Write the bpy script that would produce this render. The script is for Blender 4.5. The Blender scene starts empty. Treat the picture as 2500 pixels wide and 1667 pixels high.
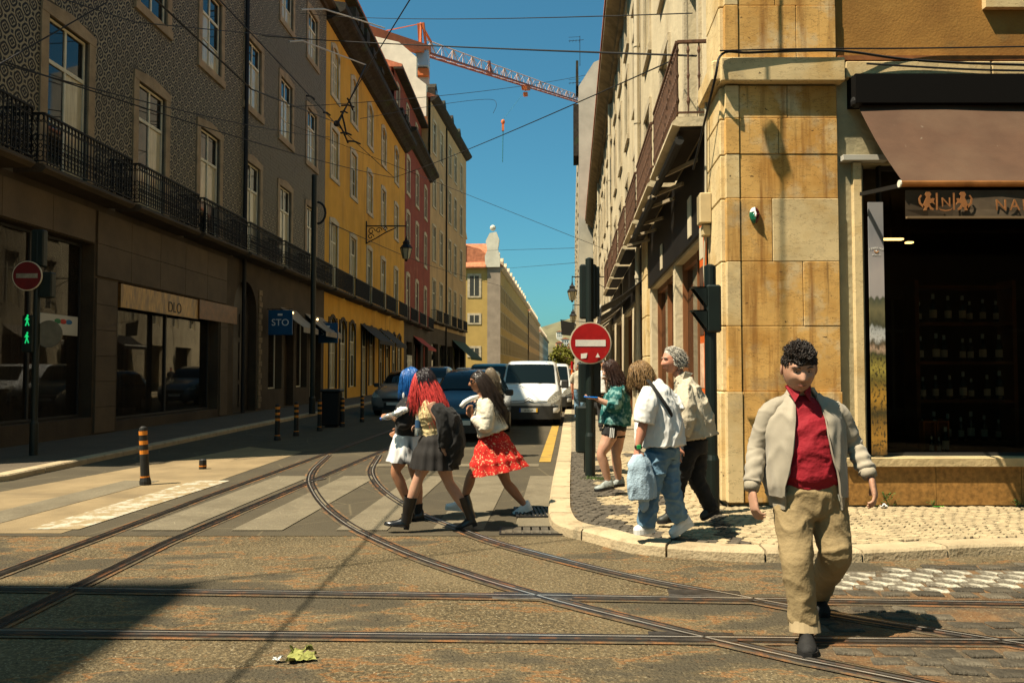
import bpy, math, random
from mathutils import Vector, Matrix, noise
R = math.radians
rnd = random.Random(7)
SC = bpy.context.scene
COL = SC.collection

# ---------------------------------------------------------------- camera
FPX = 1950.0                      # focal length in photograph pixels (2500 wide)
PITCH = math.atan(73.5 / FPX)
CAMH = 1.55
cam_data = bpy.data.cameras.new('camera')
cam_data.sensor_width = 36.0
cam_data.lens = 36.0 * FPX / 2500.0
cam_data.clip_start = 0.1
cam_data.clip_end = 3000.0
cam = bpy.data.objects.new('camera', cam_data)
COL.objects.link(cam)
cam.location = (0, 0, CAMH)
cam.rotation_euler = (math.pi / 2 + PITCH, 0, 0)
SC.camera = cam

# ---------------------------------------------------------------- light
SUN_EL = R(60)
SAZ = Vector((0.885, 0.465, 0)).normalized()          # the way the shadows fall
SUN_DIR = Vector((SAZ.x * math.cos(SUN_EL), SAZ.y * math.cos(SUN_EL), -math.sin(SUN_EL)))
world = bpy.data.worlds.new('World')
SC.world = world
world.use_nodes = True
wn = world.node_tree.nodes
wl = world.node_tree.links
wn.clear()
w_out = wn.new('ShaderNodeOutputWorld')
w_bg = wn.new('ShaderNodeBackground')
w_sky = wn.new('ShaderNodeTexSky')
w_sky.sky_type = 'NISHITA'
w_sky.sun_disc = False
w_sky.sun_elevation = SUN_EL
w_sky.sun_rotation = math.atan2(-SAZ.x, -SAZ.y)
w_sky.altitude = 20
w_sky.air_density = 1.0
w_sky.dust_density = 1.4
w_sky.ozone_density = 2.2
w_tint = wn.new('ShaderNodeMix'); w_tint.data_type = 'RGBA'; w_tint.blend_type = 'MULTIPLY'
w_tint.inputs[0].default_value = 1.0
w_tint.inputs[7].default_value = (0.46, 1.06, 1.04, 1)
wl.new(w_sky.outputs[0], w_tint.inputs[6])
wl.new(w_tint.outputs[2], w_bg.inputs[0])
w_bg.inputs[1].default_value = 0.056
wl.new(w_bg.outputs[0], w_out.inputs[0])
sun_data = bpy.data.lights.new('sun', 'SUN')
sun_data.energy = 5.0
sun_data.angle = R(0.5)
sun_data.color = (1.0, 0.885, 0.69)
sun = bpy.data.objects.new('sun', sun_data)
COL.objects.link(sun)
sun.location = (-20, -12, 40)
sun.rotation_euler = SUN_DIR.to_track_quat('-Z', 'Y').to_euler()
SC.view_settings.view_transform = 'Standard'
SC.view_settings.look = 'None'
SC.view_settings.exposure = 1.0
SC.view_settings.gamma = 1.0
SC.view_settings.use_curve_mapping = False
SC.cycles.max_bounces = 5
SC.cycles.diffuse_bounces = 1
SC.cycles.glossy_bounces = 2
SC.cycles.transmission_bounces = 4

# ---------------------------------------------------------------- where a picture point lies in the place
CP, SP = math.cos(PITCH), math.sin(PITCH)
def ray(u, v):
    x = (u - 1250.0) / FPX; y = (833.5 - v) / FPX
    return Vector((x, CP - y * SP, SP + y * CP))
def P(u, v, Y):
    d = ray(u, v)
    return Vector((0, 0, CAMH)) + d * (Y / d.y)
def G(u, v, z=0.0):
    d = ray(u, v)
    return Vector((0, 0, CAMH)) + d * ((z - CAMH) / d.z)

# ---------------------------------------------------------------- objects
def link(o, parent=None):
    COL.objects.link(o)
    if parent is not None:
        o.parent = parent
    return o
def tag(o, label=None, cat=None, group=None, kind=None):
    if label: o['label'] = label
    if cat: o['category'] = cat
    if group: o['group'] = group
    if kind: o['kind'] = kind
    return o
def empty(name, loc=(0, 0, 0), rz=0.0, label=None, cat=None, group=None):
    o = bpy.data.objects.new(name, None)
    o.empty_display_size = 0.2
    o.location = loc
    o.rotation_euler = (0, 0, rz)
    link(o)
    return tag(o, label, cat, group)
def place(name, mesh, parent=None, loc=(0, 0, 0), rot=(0, 0, 0), scale=None):
    o = bpy.data.objects.new(name, mesh)
    o.location = loc; o.rotation_euler = rot
    if scale: o.scale = scale
    return link(o, parent)
def copy_tree(o, parent=None):
    c = o.copy()
    COL.objects.link(c)
    c.parent = parent
    for ch in list(o.children):
        copy_tree(ch, c)
    return c

class MB:
    """collects shapes and builds them as one mesh"""
    def __init__(s):
        s.v = []; s.f = []; s.mi = []; s.sm = []; s.cur = 0; s.smooth = False; s.uv = {}
    def face(s, idx):
        s.f.append(tuple(idx)); s.mi.append(s.cur); s.sm.append(s.smooth)
    def add(s, pts):
        b = len(s.v); s.v.extend([tuple(p) for p in pts]); return b
    def poly(s, pts):
        b = s.add(pts); s.face(range(b, b + len(pts)))
    def box(s, x0, x1, y0, y1, z0, z1):
        b = s.add([(x0, y0, z0), (x1, y0, z0), (x1, y1, z0), (x0, y1, z0), (x0, y0, z1), (x1, y0, z1), (x1, y1, z1), (x0, y1, z1)])
        for q in ((0, 3, 2, 1), (4, 5, 6, 7), (0, 1, 5, 4), (1, 2, 6, 5), (2, 3, 7, 6), (3, 0, 4, 7)):
            s.face([b + i for i in q])
        return s
    def cbox(s, x0, x1, y0, y1, z0, z1, c=0.01):
        """box with chamfered vertical edges and top"""
        P8 = [(x0 + c, y0), (x1 - c, y0), (x1, y0 + c), (x1, y1 - c), (x1 - c, y1), (x0 + c, y1), (x0, y1 - c), (x0, y0 + c)]
        cx, cy = (x0 + x1) / 2, (y0 + y1) / 2
        def ins(p):
            return (p[0] + (c if p[0] < cx else -c) * 0.8, p[1] + (c if p[1] < cy else -c) * 0.8)
        rings = [[(ins(p)[0], ins(p)[1], z0) for p in P8], [(p[0], p[1], z0 + c) for p in P8], [(p[0], p[1], z1 - c) for p in P8], [(ins(p)[0], ins(p)[1], z1) for p in P8]]
        s.rings(rings, closed=True, cap=True)
        return s
    def rings(s, rings, closed=True, cap=True):
        n = len(rings[0]); base = []
        for r in rings:
            base.append(s.add(r))
        for a, b in zip(base[:-1], base[1:]):
            for i in range(n if closed else n - 1):
                j = (i + 1) % n
                s.face((a + i, a + j, b + j, b + i))
        if cap:
            s.face([base[0] + i for i in reversed(range(n))])
            s.face([base[-1] + i for i in range(n)])
        return s
    def bar(s, a, b, w, h, up=(0, 0, 1)):
        a = Vector(a); b = Vector(b); d = (b - a)
        if d.length < 1e-6: return s
        d.normalize(); up = Vector(up)
        if abs(d.dot(up)) > 0.98: up = Vector((1, 0, 0)) if abs(d.x) < 0.9 else Vector((0, 1, 0))
        x = d.cross(up).normalized(); y = x.cross(d).normalized()
        q = [x * w / 2 + y * h / 2, -x * w / 2 + y * h / 2, -x * w / 2 - y * h / 2, x * w / 2 - y * h / 2]
        s.rings([[a + k for k in q], [b + k for k in q]])
        return s
    def tube(s, pts, r, n=8, side=None, cap=True, ratio=1.0, fn=None):
        """round or oval tube; r number or list (number or (a,b))"""
        pts = [Vector(p) for p in pts]; m = len(pts); rings = []
        prev = Vector(side) if side is not None else None
        for i, p in enumerate(pts):
            t = (pts[min(i + 1, m - 1)] - pts[max(i - 1, 0)])
            if t.length < 1e-9: t = Vector((0, 0, 1))
            t.normalize()
            if prev is None:
                prev = Vector((0, 0, 1)) if abs(t.z) < 0.9 else Vector((1, 0, 0))
            x = (prev - t * prev.dot(t))
            if x.length < 1e-4: x = t.orthogonal()
            x.normalize(); y = t.cross(x)
            if side is None: prev = x
            rr = r[i] if isinstance(r, (list, tuple)) else r
            ra, rb = rr if isinstance(rr, tuple) else (rr, rr * ratio)
            ring = []
            for k in range(n):
                a = 2 * math.pi * k / n
                q = 1.0 if fn is None else fn(i / max(1, m - 1), a)
                ring.append(p + x * (math.cos(a) * ra * q) + y * (math.sin(a) * rb * q))
            rings.append(ring)
        s.rings(rings, True, cap)
        return s
    def lathe(s, prof, n=16, c=(0, 0, 0)):
        rings = []
        for r, z in prof:
            rings.append([(c[0] + r * math.cos(2 * math.pi * k / n), c[1] + r * math.sin(2 * math.pi * k / n), c[2] + z) for k in range(n)])
        s.rings(rings)
        return s
    def ball(s, c, r, n=12, m=8, rot=None):
        c = Vector(c); rx, ry, rz = r if isinstance(r, (tuple, list)) else (r, r, r)
        rings = []
        for i in range(m + 1):
            t = math.pi * (0.02 + 0.96 * i / m)
            ring = []
            for k in range(n):
                p = Vector((rx * math.sin(t) * math.cos(2 * math.pi * k / n), ry * math.sin(t) * math.sin(2 * math.pi * k / n), -rz * math.cos(t)))
                if rot is not None: p = rot @ p
                ring.append(c + p)
            rings.append(ring)
        s.rings(rings)
        return s
    def prism(s, poly, axis, a, b):
        """poly 2D extruded along axis 'x','y','z' from a to b"""
        def q(p, t):
            return {'x': (t, p[0], p[1]), 'y': (p[0], t, p[1]), 'z': (p[0], p[1], t)}[axis]
        s.rings([[q(p, a) for p in poly], [q(p, b) for p in poly]])
        return s
    def offset(s, d):
        d = Vector(d); s.v = [tuple(Vector(p) + d) for p in s.v]; return s
    def mesh(s, name, mats):
        me = bpy.data.meshes.new(name)
        me.from_pydata(s.v, [], s.f)
        if not isinstance(mats, (list, tuple)): mats = [mats]
        for m in mats: me.materials.append(m)
        me.polygons.foreach_set('material_index', s.mi)
        me.polygons.foreach_set('use_smooth', s.sm)
        me.update()
        return me
    def build(s, name, mats, parent=None, loc=(0, 0, 0), rot=(0, 0, 0), fix=True):
        me = s.mesh(name, mats)
        if fix: fix_normals(me)
        return place(name, me, parent, loc, rot)
def fix_normals(me):
    import bmesh
    bm = bmesh.new(); bm.from_mesh(me)
    bmesh.ops.recalc_face_normals(bm, faces=bm.faces[:])
    bm.to_mesh(me); bm.free()

# ---------------------------------------------------------------- materials
MAT = {}
def sock(node, name):
    return node.inputs[name]
def mat(name, col, rough=0.8, var=0.0, scale=3.0, bump=0.0, bscale=None, metal=0.0, spec=0.3, col2=None, detail=6, rndvar=0.0, stretch=(1, 1, 1), thr=(0.35, 0.65), coat=0.0, ior=None, emit=None, sheen=0.0, coords='Object', tr=0.0):
    if name in MAT: return MAT[name]
    m = bpy.data.materials.new(name); m.use_nodes = True
    nt = m.node_tree; N = nt.nodes; L = nt.links
    b = N['Principled BSDF']
    c4 = (col[0], col[1], col[2], 1)
    b.inputs['Base Color'].default_value = c4
    b.inputs['Roughness'].default_value = rough
    b.inputs['Metallic'].default_value = metal
    b.inputs['Specular IOR Level'].default_value = spec
    if ior: b.inputs['IOR'].default_value = ior
    if coat: b.inputs['Coat Weight'].default_value = coat; b.inputs['Coat Roughness'].default_value = 0.06
    if sheen: b.inputs['Sheen Weight'].default_value = sheen
    if tr: b.inputs['Transmission Weight'].default_value = tr
    if emit:
        b.inputs['Emission Color'].default_value = (*emit[:3], 1); b.inputs['Emission Strength'].default_value = emit[3]
    tc = N.new('ShaderNodeTexCoord'); mp = N.new('ShaderNodeMapping'); mp.inputs['Scale'].default_value = stretch
    L.new(tc.outputs[coords] if coords != 'World' else N.new('ShaderNodeNewGeometry').outputs['Position'], mp.inputs[0])
    out = None
    if var or col2:
        nz = N.new('ShaderNodeTexNoise'); nz.inputs['Scale'].default_value = scale; nz.inputs['Detail'].default_value = detail; nz.inputs['Roughness'].default_value = 0.62
        L.new(mp.outputs[0], nz.inputs['Vector'])
        rp = N.new('ShaderNodeValToRGB')
        lo, hi = rp.color_ramp.elements
        lo.position, hi.position = thr
        if col2:
            lo.color = c4; hi.color = (*col2, 1)
        else:
            lo.color = (col[0] * (1 - var), col[1] * (1 - var), col[2] * (1 - var), 1)
            hi.color = (min(1, col[0] * (1 + var)), min(1, col[1] * (1 + var)), min(1, col[2] * (1 + var)), 1)
        L.new(nz.outputs['Fac'], rp.inputs[0])
        out = rp.outputs[0]
    if rndvar:
        oi = N.new('ShaderNodeObjectInfo'); mr = N.new('ShaderNodeMapRange')
        mr.inputs[3].default_value = 1 - rndvar; mr.inputs[4].default_value = 1 + rndvar
        L.new(oi.outputs['Random'], mr.inputs[0])
        mx = N.new('ShaderNodeMix'); mx.data_type = 'RGBA'; mx.blend_type = 'MULTIPLY'; mx.inputs[0].default_value = 1
        cmb = N.new('ShaderNodeCombineColor')
        for i in range(3): L.new(mr.outputs[0], cmb.inputs[i])
        if out: L.new(out, mx.inputs[6])
        else: mx.inputs[6].default_value = c4
        L.new(cmb.outputs[0], mx.inputs[7]); out = mx.outputs[2]
    if out: L.new(out, b.inputs['Base Color'])
    if bump:
        nb = N.new('ShaderNodeTexNoise'); nb.inputs['Scale'].default_value = bscale or scale * 6; nb.inputs['Detail'].default_value = 5
        L.new(mp.outputs[0], nb.inputs['Vector'])
        bp = N.new('ShaderNodeBump'); bp.inputs['Strength'].default_value = min(1.0, bump); bp.inputs['Distance'].default_value = 0.02 * max(1.0, bump)
        L.new(nb.outputs['Fac'], bp.inputs['Height']); L.new(bp.outputs[0], b.inputs['Normal'])
    MAT[name] = m
    return m
def nodes_of(m):
    return m.node_tree.nodes, m.node_tree.links, m.node_tree.nodes['Principled BSDF']
def layer(m, col, scale, thr, stretch=(1, 1, 1), detail=5, amount=1.0, rough=0.6, kind='noise', coords='Object', loc=None, band=None):
    """mix a further colour over a material's base colour through a noise mask"""
    N, L, b = nodes_of(m)
    tc = N.new('ShaderNodeTexCoord'); mp = N.new('ShaderNodeMapping'); mp.inputs['Scale'].default_value = stretch
    mp.inputs['Location'].default_value = loc or (rnd.uniform(-9, 9), rnd.uniform(-9, 9), rnd.uniform(-9, 9))
    L.new(tc.outputs[coords] if coords != 'World' else N.new('ShaderNodeNewGeometry').outputs['Position'], mp.inputs[0])
    if kind == 'noise':
        nz = N.new('ShaderNodeTexNoise'); nz.inputs['Detail'].default_value = detail; nz.inputs['Roughness'].default_value = rough; o = nz.outputs['Fac']
    else:
        nz = N.new('ShaderNodeTexVoronoi'); nz.feature = 'DISTANCE_TO_EDGE' if kind == 'edge' else 'F1'; o = nz.outputs['Distance']
    nz.inputs['Scale'].default_value = scale
    L.new(mp.outputs[0], nz.inputs['Vector'])
    mr = N.new('ShaderNodeMapRange'); mr.inputs[1].default_value, mr.inputs[2].default_value = thr
    mr.inputs[3].default_value = 0; mr.inputs[4].default_value = amount
    if band is not None:
        s1 = N.new('ShaderNodeMath'); s1.operation = 'SUBTRACT'; s1.inputs[1].default_value = band; s2 = N.new('ShaderNodeMath'); s2.operation = 'ABSOLUTE'
        L.new(o, s1.inputs[0]); L.new(s1.outputs[0], s2.inputs[0]); o = s2.outputs[0]
    L.new(o, mr.inputs[0])
    mx = N.new('ShaderNodeMix'); mx.data_type = 'RGBA'
    L.new(mr.outputs[0], mx.inputs[0])
    bc = b.inputs['Base Color']
    if bc.is_linked: L.new(bc.links[0].from_socket, mx.inputs[6])
    else: mx.inputs[6].default_value = bc.default_value
    mx.inputs[7].default_value = (*col, 1)
    L.new(mx.outputs[2], bc)
    return m
# ================================================================ GROUND
m_ground = mat('ground dirt', (0.10, 0.085, 0.06), 0.95, 0.3, 0.3)
m_old = mat('old asphalt', (0.105, 0.080, 0.044), 0.92, 0.3, 1.1, bump=1.0, bscale=60, spec=0.12)
layer(m_old, (0.20, 0.148, 0.078), 38, (0.50, 0.58), amount=0.8)          # pale chippings
layer(m_old, (0.36, 0.30, 0.19), 55, (0.60, 0.66), amount=0.85)
layer(m_old, (0.066, 0.056, 0.038), 0.5, (0.52, 0.56), stretch=(0.8, 1.7, 1), detail=8, amount=0.85, loc=(3.1, 1.7, 0))   # tar patches
layer(m_old, (0.27, 0.115, 0.035), 0.5, (0.008, 0.0), stretch=(0.8, 1.7, 1), detail=8, amount=0.6, loc=(3.1, 1.7, 0), band=0.517)   # rusty rims of the patches
layer(m_old, (0.23, 0.105, 0.035), 5.0, (0.58, 0.68), detail=10, amount=0.5, rough=0.75)              # rust-coloured dirt
layer(m_old, (0.025, 0.02, 0.014), 34, (0.60, 0.66), amount=0.75)
m_new = mat('street asphalt', (0.128, 0.102, 0.060), 0.9, 0.14, 1.5, bump=0.6, bscale=120, spec=0.2)
layer(m_new, (0.075, 0.062, 0.042), 0.4, (0.52, 0.60), stretch=(1.5, 0.5, 1), detail=6, amount=0.5)
layer(m_new, (0.19, 0.155, 0.10), 140, (0.58, 0.72), amount=0.6)
layer(m_new, (0.035, 0.03, 0.022), 0.9, (0.0, 0.012), kind='edge', amount=0.55)                          # cracks
m_sand = mat('sandy concrete', (0.235, 0.17, 0.088), 0.92, 0.18, 1.3, bump=0.5, bscale=90)
layer(m_sand, (0.15, 0.11, 0.06), 0.9, (0.52, 0.64), stretch=(0.4, 2, 1), amount=0.6)

def sheet(name, pts, z, m, kind='structure', parent=None):
    b = MB(); b.poly([(p[0], p[1], z) for p in pts])
    o = b.build(name, m, parent, fix=False)
    if parent is None: o['kind'] = kind
    return o
sheet('ground', [(-900, -300), (900, -300), (900, 1500), (-900, 1500)], -0.012, m_ground)
SEAM = 7.62
sheet('intersection_road', [(-70, -25), (70, -25), (70, SEAM), (-70, SEAM)], -0.004, m_old)
sheet('street_road', [(-70, SEAM), (70, SEAM), (70, 420), (-70, 420)], 0.0, m_new)
# sandy strip of paving left of the tracks
sheet('paved_strip', [(-9.0, SEAM + 0.1), (-4.32, SEAM + 0.1), (-4.18, 11.0), (-4.05, 15.5), (-5.4, 16.5), (-6.6, 10.3), (-9, 10.2)], 0.004, m_sand)

# ---------------------------------------------------------------- kerb line of the right pavement
def catmull(pts, n=8):
    pts = [Vector(p) for p in pts]; out = []
    for i in range(len(pts) - 1):
        p0 = pts[max(i - 1, 0)]; p1 = pts[i]; p2 = pts[i + 1]; p3 = pts[min(i + 2, len(pts) - 1)]
        for k in range(n):
            t = k / n
            out.append(0.5 * ((2 * p1) + (p2 - p0) * t + (2 * p0 - 5 * p1 + 4 * p2 - p3) * t * t + (3 * p1 - p0 - 3 * p2 + p3) * t ** 3))
    out.append(pts[-1]); return out
def resample(pts, step):
    out = [pts[0].copy()]; acc = 0.0
    for a, b in zip(pts[:-1], pts[1:]):
        l = (b - a).length; pos = 0.0
        while acc + (l - pos) >= step:
            pos += step - acc; acc = 0.0
            out.append(a.lerp(b, pos / l))
        acc += l - pos
    return out
SDIR = Vector((0.0744, 1, 0)).normalized()
def wallx(Y): return 2.36 + 0.0744 * (Y - 8.75)
FY = 8.75                                              # plane of the corner shop front
kp = [G(*q) for q in ((1365, 1100), (1350.5, 1175), (1341, 1235), (1339, 1267), (1359, 1300), (1446, 1324), (1548, 1350), (1727, 1366), (1912, 1372), (2059, 1372), (2193, 1367), (2500, 1353))]
far = [kp[0] + SDIR * d for d in (130, 90, 60, 40, 25, 15, 7)]
kerb_out = catmull(far + kp + [Vector((7, 6.95, 0)), Vector((14, 7.0, 0)), Vector((40, 7.2, 0))], 8)
kerb_out = resample(kerb_out, 0.16)
def offset_line(pts, d):
    out = []
    for i, p in enumerate(pts):
        t = (pts[min(i + 1, len(pts) - 1)] - pts[max(i - 1, 0)]).normalized()
        out.append(p + Vector((-t.y, t.x, 0)) * d)
    return out
KW = 0.24
kerb_in = offset_line(kerb_out, KW)
KH = 0.095
m_kerb = mat('kerb limestone', (0.40, 0.31, 0.185), 0.85, 0.16, 2.2, bump=0.5, bscale=40, rndvar=0.10)
layer(m_kerb, (0.20, 0.14, 0.075), 5, (0.56, 0.68), amount=0.6)
m_bed = mat('pavement bedding', (0.085, 0.062, 0.036), 0.95, 0.25, 6, bump=0.5, bscale=60)
m_walk_far = mat('pale stone setts', (0.40, 0.33, 0.22), 0.85, 0.15, 1.2, bump=0.6, bscale=30)
layer(m_walk_far, (0.13, 0.10, 0.06), 9.5, (0.0, 0.055), kind='edge', amount=0.7)
side_r = MB()
base_poly = kerb_in
walk_poly = [(p.x, p.y) for p in kerb_in] + [(40, FY + 0.2), (2.36, FY + 0.2), (wallx(140) + 1, 140)]
sidewalk = sheet('right_pavement', walk_poly, KH - 0.022, m_bed)
far_strip = [p for p in kerb_in if p.y > 14.6]
b = MB(); b.poly([(p.x, p.y, KH - 0.006) for p in far_strip] + [(wallx(14.6) + .3, 14.6, KH - 0.006), (wallx(140) + .3, 140, KH - 0.006)])
b.build('far_paving', m_walk_far, sidewalk, fix=False)
# kerb stones, one object each
i = 0; nk = len(kerb_out)
while i < nk - 2:
    Yc = kerb_out[i].y; Xc = kerb_out[i].x
    seg = rnd.choice((5, 6, 7)) if Yc < 40 and Xc < 9 else 40
    j = min(i + seg, nk - 1)
    o_ = kerb_out[i:j + 1]; n_ = kerb_in[i:j + 1]
    c = o_[0].copy(); k = MB(); dz = rnd.uniform(-0.006, 0.006)
    gap = 0.06
    secs = []
    for q in range(len(o_)):
        a, e = o_[q], n_[q]
        if q == 0: a = a.lerp(o_[1], gap); e = e.lerp(n_[1], gap)
        if q == len(o_) - 1: a = a.lerp(o_[q - 1], gap); e = e.lerp(n_[q - 1], gap)
        w = (e - a).normalized()
        ch = 0.022
        secs.append([(a + Vector((0, 0, -0.03))) - c, a + w * 0.004 + Vector((0, 0, KH - ch + dz)) - c, a + w * ch + Vector((0, 0, KH + dz)) - c, e + Vector((0, 0, KH + dz)) - c, e + Vector((0, 0, 0.02)) - c])
    k.rings(secs, True, True)
    k.build('kerb_stone', m_kerb, sidewalk, loc=c)
    i = j

def inside(p, poly):
    x, y = p; r = False; j = len(poly) - 1
    for i in range(len(poly)):
        xi, yi = poly[i]; xj, yj = poly[j]
        if (yi > y) != (yj > y) and x < (xj - xi) * (y - yi) / (yj - yi) + xi: r = not r
        j = i
    return r
def dist_line(p, pts):
    best = 1e9
    for a, b in zip(pts[:-1], pts[1:]):
        d = b - a; t = max(0, min(1, (p - a).dot(d) / max(1e-9, d.length_squared)))
        best = min(best, (p - a - d * t).length)
    return best
# pavement stones: pale limestone with dark basalt bands
m_lime = mat('pale limestone sett', (0.35, 0.27, 0.155), 0.8, 0.16, 8, bump=0.5, bscale=60, rndvar=0.2)
m_basalt = mat('dark basalt sett', (0.085, 0.07, 0.05), 0.8, 0.25, 8, bump=0.5, bscale=60, rndvar=0.25)
near_in = [p for p in kerb_in if p.y < 17 and p.x < 7.5]
near_poly = [(p.x, p.y) for p in near_in] + [(7.4, FY - 0.03), (2.30, FY - 0.03), (wallx(15) - .03, 15)]
coarse = near_in[::3]
dk = [G(*q, KH) for q in ((1738, 1235), (1752, 1275), (1790, 1312), (1850, 1352))]
ang = R(38); stones = []
for ia in range(-140, 190):
    for ib in range(-140, 190):
        sp = 0.088
        off = 0.5 * (ia % 2)
        px = ia * sp * 1.0; py = (ib + off) * sp * 1.12
        bend = 0.10 * math.sin(px * 2.6)
        x = 2.5 + px * math.cos(ang) - (py + bend) * math.sin(ang); y = 9.0 + px * math.sin(ang) + (py + bend) * math.cos(ang)
        if not (0.2 < x < 7.2 and 6.4 < y < 14.7): continue
        if x > 2.3 and y > FY: continue
        if x / y > 0.69 or not inside((x, y), near_poly): continue
        p = Vector((x, y, 0)); dl = dist_line(p, coarse)
        if dl < 0.03: continue
        dark = (0.09 < dl < 0.34 and x < 1.35) or (dl < 0.13 and x < 1.8) or dist_line(p, dk) < 0.13
        if not dark and x < 2.4 and y > 8.2:
            gx = (x - 0.0744 * (y - 8.75)) ; iy = int(math.floor((y - 8.2) / 0.62)); 
            dark = 0.98 < gx < 1.28 and iy % 2 == 0 or 1.55 < gx < 1.85 and iy % 2 == 1
        stones.append((y + 0.25 * abs(x - 2), x, y, dark))
stones.sort()
def stone_mesh(name, m, w, l, h, seed):
    r = random.Random(seed); k = MB()
    c = [(-w / 2, -l / 2), (w / 2, -l / 2), (w / 2, l / 2), (-w / 2, l / 2)]
    c = [(x + r.uniform(-.09, .09) * w, y + r.uniform(-.09, .09) * l) for x, y in c]
    k.rings([[(x, y, -h) for x, y in c], [(x, y, -0.010) for x, y in c], [(x * .93, y * .93, -.003) for x, y in c], [(x * .76, y * .76, r.uniform(-.0015, .0015)) for x, y in c]])
    me = k.mesh(name, m); fix_normals(me); return me
lime_v = [stone_mesh('pavement_stone', m_lime, 0.077, 0.087, 0.03, q) for q in range(8)]
bas_v = [stone_mesh('pavement_stone', m_basalt, 0.077, 0.087, 0.03, q + 20) for q in range(5)]
rest = [MB(), MB()]
for n_, (_, x, y, dark) in enumerate(stones):
    rz = ang + rnd.uniform(-.16, .16) + 0.25 * math.cos((x + y) * 2.2); dz = rnd.uniform(-.006, .003)
    if n_ < 300:
        place('pavement_stone', rnd.choice(bas_v if dark else lime_v), sidewalk, (x, y, KH + dz), (rnd.uniform(-.05, .05), rnd.uniform(-.05, .05), rz))
    else:
        me = rnd.choice(bas_v if dark else lime_v); k = rest[1 if dark else 0]
        ca, sa = math.cos(rz), math.sin(rz); bse = len(k.v)
        for v in me.vertices:
            k.v.append((x + v.co.x * ca - v.co.y * sa, y + v.co.x * sa + v.co.y * ca, KH + dz + v.co.z))
        for f in me.polygons: k.face([bse + q for q in f.vertices])
m_lime2 = mat('pale limestone setts', (0.35, 0.27, 0.155), 0.8, 0.28, 9, bump=0.5, bscale=60)
m_bas2 = mat('dark basalt setts', (0.085, 0.07, 0.05), 0.8, 0.35, 9, bump=0.5, bscale=60)
rest[0].build('pale_pavement_stones', m_lime2, sidewalk, fix=False)['kind'] = 'stuff'
rest[1].build('dark_pavement_stones', m_bas2, sidewalk, fix=False)['kind'] = 'stuff'

# ---------------------------------------------------------------- left pavement
lk = resample(catmull([Vector(q) for q in ((-60, 10.2, 0), (-12, 10.35, 0), (-8.2, 10.5, 0), (-7.25, 11.2, 0), (-7.15, 13, 0), (-7.05, 25, 0), (-6.6, 45, 0), (-5.9, 75, 0), (-4.8, 120, 0))], 8), 0.3)
lk_in = offset_line(lk, 0.24)
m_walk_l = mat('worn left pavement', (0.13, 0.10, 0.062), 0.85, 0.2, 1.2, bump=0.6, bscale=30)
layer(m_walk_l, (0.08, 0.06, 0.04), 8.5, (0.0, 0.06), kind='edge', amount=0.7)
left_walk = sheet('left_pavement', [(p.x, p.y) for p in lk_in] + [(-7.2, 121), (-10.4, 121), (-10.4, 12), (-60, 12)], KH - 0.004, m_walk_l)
i = 0
while i < len(lk) - 1:
    seg = 4 if lk[i].x > -12 and lk[i].y < 40 else 60
    j = min(i + seg, len(lk) - 1); c = lk[i].copy(); k = MB(); secs = []
    for q in range(i, j + 1):
        a, e = lk[q], lk_in[q]
        if q == i: a = a.lerp(lk[i + 1], .05); e = e.lerp(lk_in[i + 1], .05)
        secs.append([a + Vector((0, 0, -.03)) - c, a + Vector((0, 0, KH - .02)) - c, a.lerp(e, .08) + Vector((0, 0, KH)) - c, e + Vector((0, 0, KH)) - c, e - c])
    k.rings(secs); k.build('kerb_stone', m_kerb, left_walk, loc=c)
    i = j

# ---------------------------------------------------------------- tram rails
m_rail = mat('worn rail steel', (0.10, 0.085, 0.07), 0.42, 0.35, 7, metal=1.0, bump=0.1, bscale=50, stretch=(1, 1, 1))
m_railshine = mat('polished rail head', (0.52, 0.47, 0.40), 0.26, 0.2, 5, metal=0.6)
m_raildark = mat('rail groove dirt', (0.030, 0.023, 0.016), 0.7, 0.4, 9, spec=0.3)
layer(m_raildark, (0.13, 0.05, 0.016), 7, (0.5, 0.66), amount=0.8)
m_railedge = mat('rusty dirt beside rails', (0.10, 0.075, 0.042), 0.95, 0.3, 4, bump=0.8, bscale=55)
layer(m_railedge, (0.25, 0.10, 0.03), 3.5, (0.48, 0.62), amount=0.75, detail=8)
layer(m_railedge, (0.05, 0.04, 0.028), 9, (0.52, 0.62), amount=0.7)
RAILS = []
def rail(pts, label, flip=1, shine=True, w=0.115):
    pts = resample([Vector((p[0], p[1], 0)) for p in pts], 0.12)
    RAILS.append(pts)
    n = [Vector((-t.y, t.x, 0)) * flip for t in [(pts[min(i + 1, len(pts) - 1)] - pts[max(i - 1, 0)]).normalized() for i in range(len(pts))]]
    k = MB(); h = 0.012
    # across the rail: dark border, head, groove, keeper, dark border
    prof = [(-w * .5 - .03, .0042, 3), (-w * .5, .0046, 2), (-w * .5 + .004, h, 0), (-w * .5 + .030, h + .001, 1), (-w * .5 + .044, h + .001, 0), (-w * .5 + .062, h - .001, 2), (-w * .5 + .068, .0046, 2), (w * .5 - .028, .0046, 2), (w * .5 - .022, h - .002, 0), (w * .5 - .002, h - .002, 2), (w * .5, .0046, 3), (w * .5 + .03, .0042, 3)]
    rings = []
    for p, q in zip(pts, n):
        rings.append(k.add([p + q * a + Vector((0, 0, z)) for a, z, _ in prof]))
    for a, b in zip(rings[:-1], rings[1:]):
        for i in range(len(prof) - 1):
            k.cur = prof[i][2] if not (prof[i][2] == 1 and not shine) else 0
            k.face((a + i, b + i, b + i + 1, a + i + 1))
    o = k.build('tram_rail', [m_rail, m_railshine, m_raildark, m_railedge], fix=False)
    tag(o, label, 'rail', 'tram rails set in the road')
    return o
def gl(uvs): return [G(u, v) for u, v in uvs]
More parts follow.
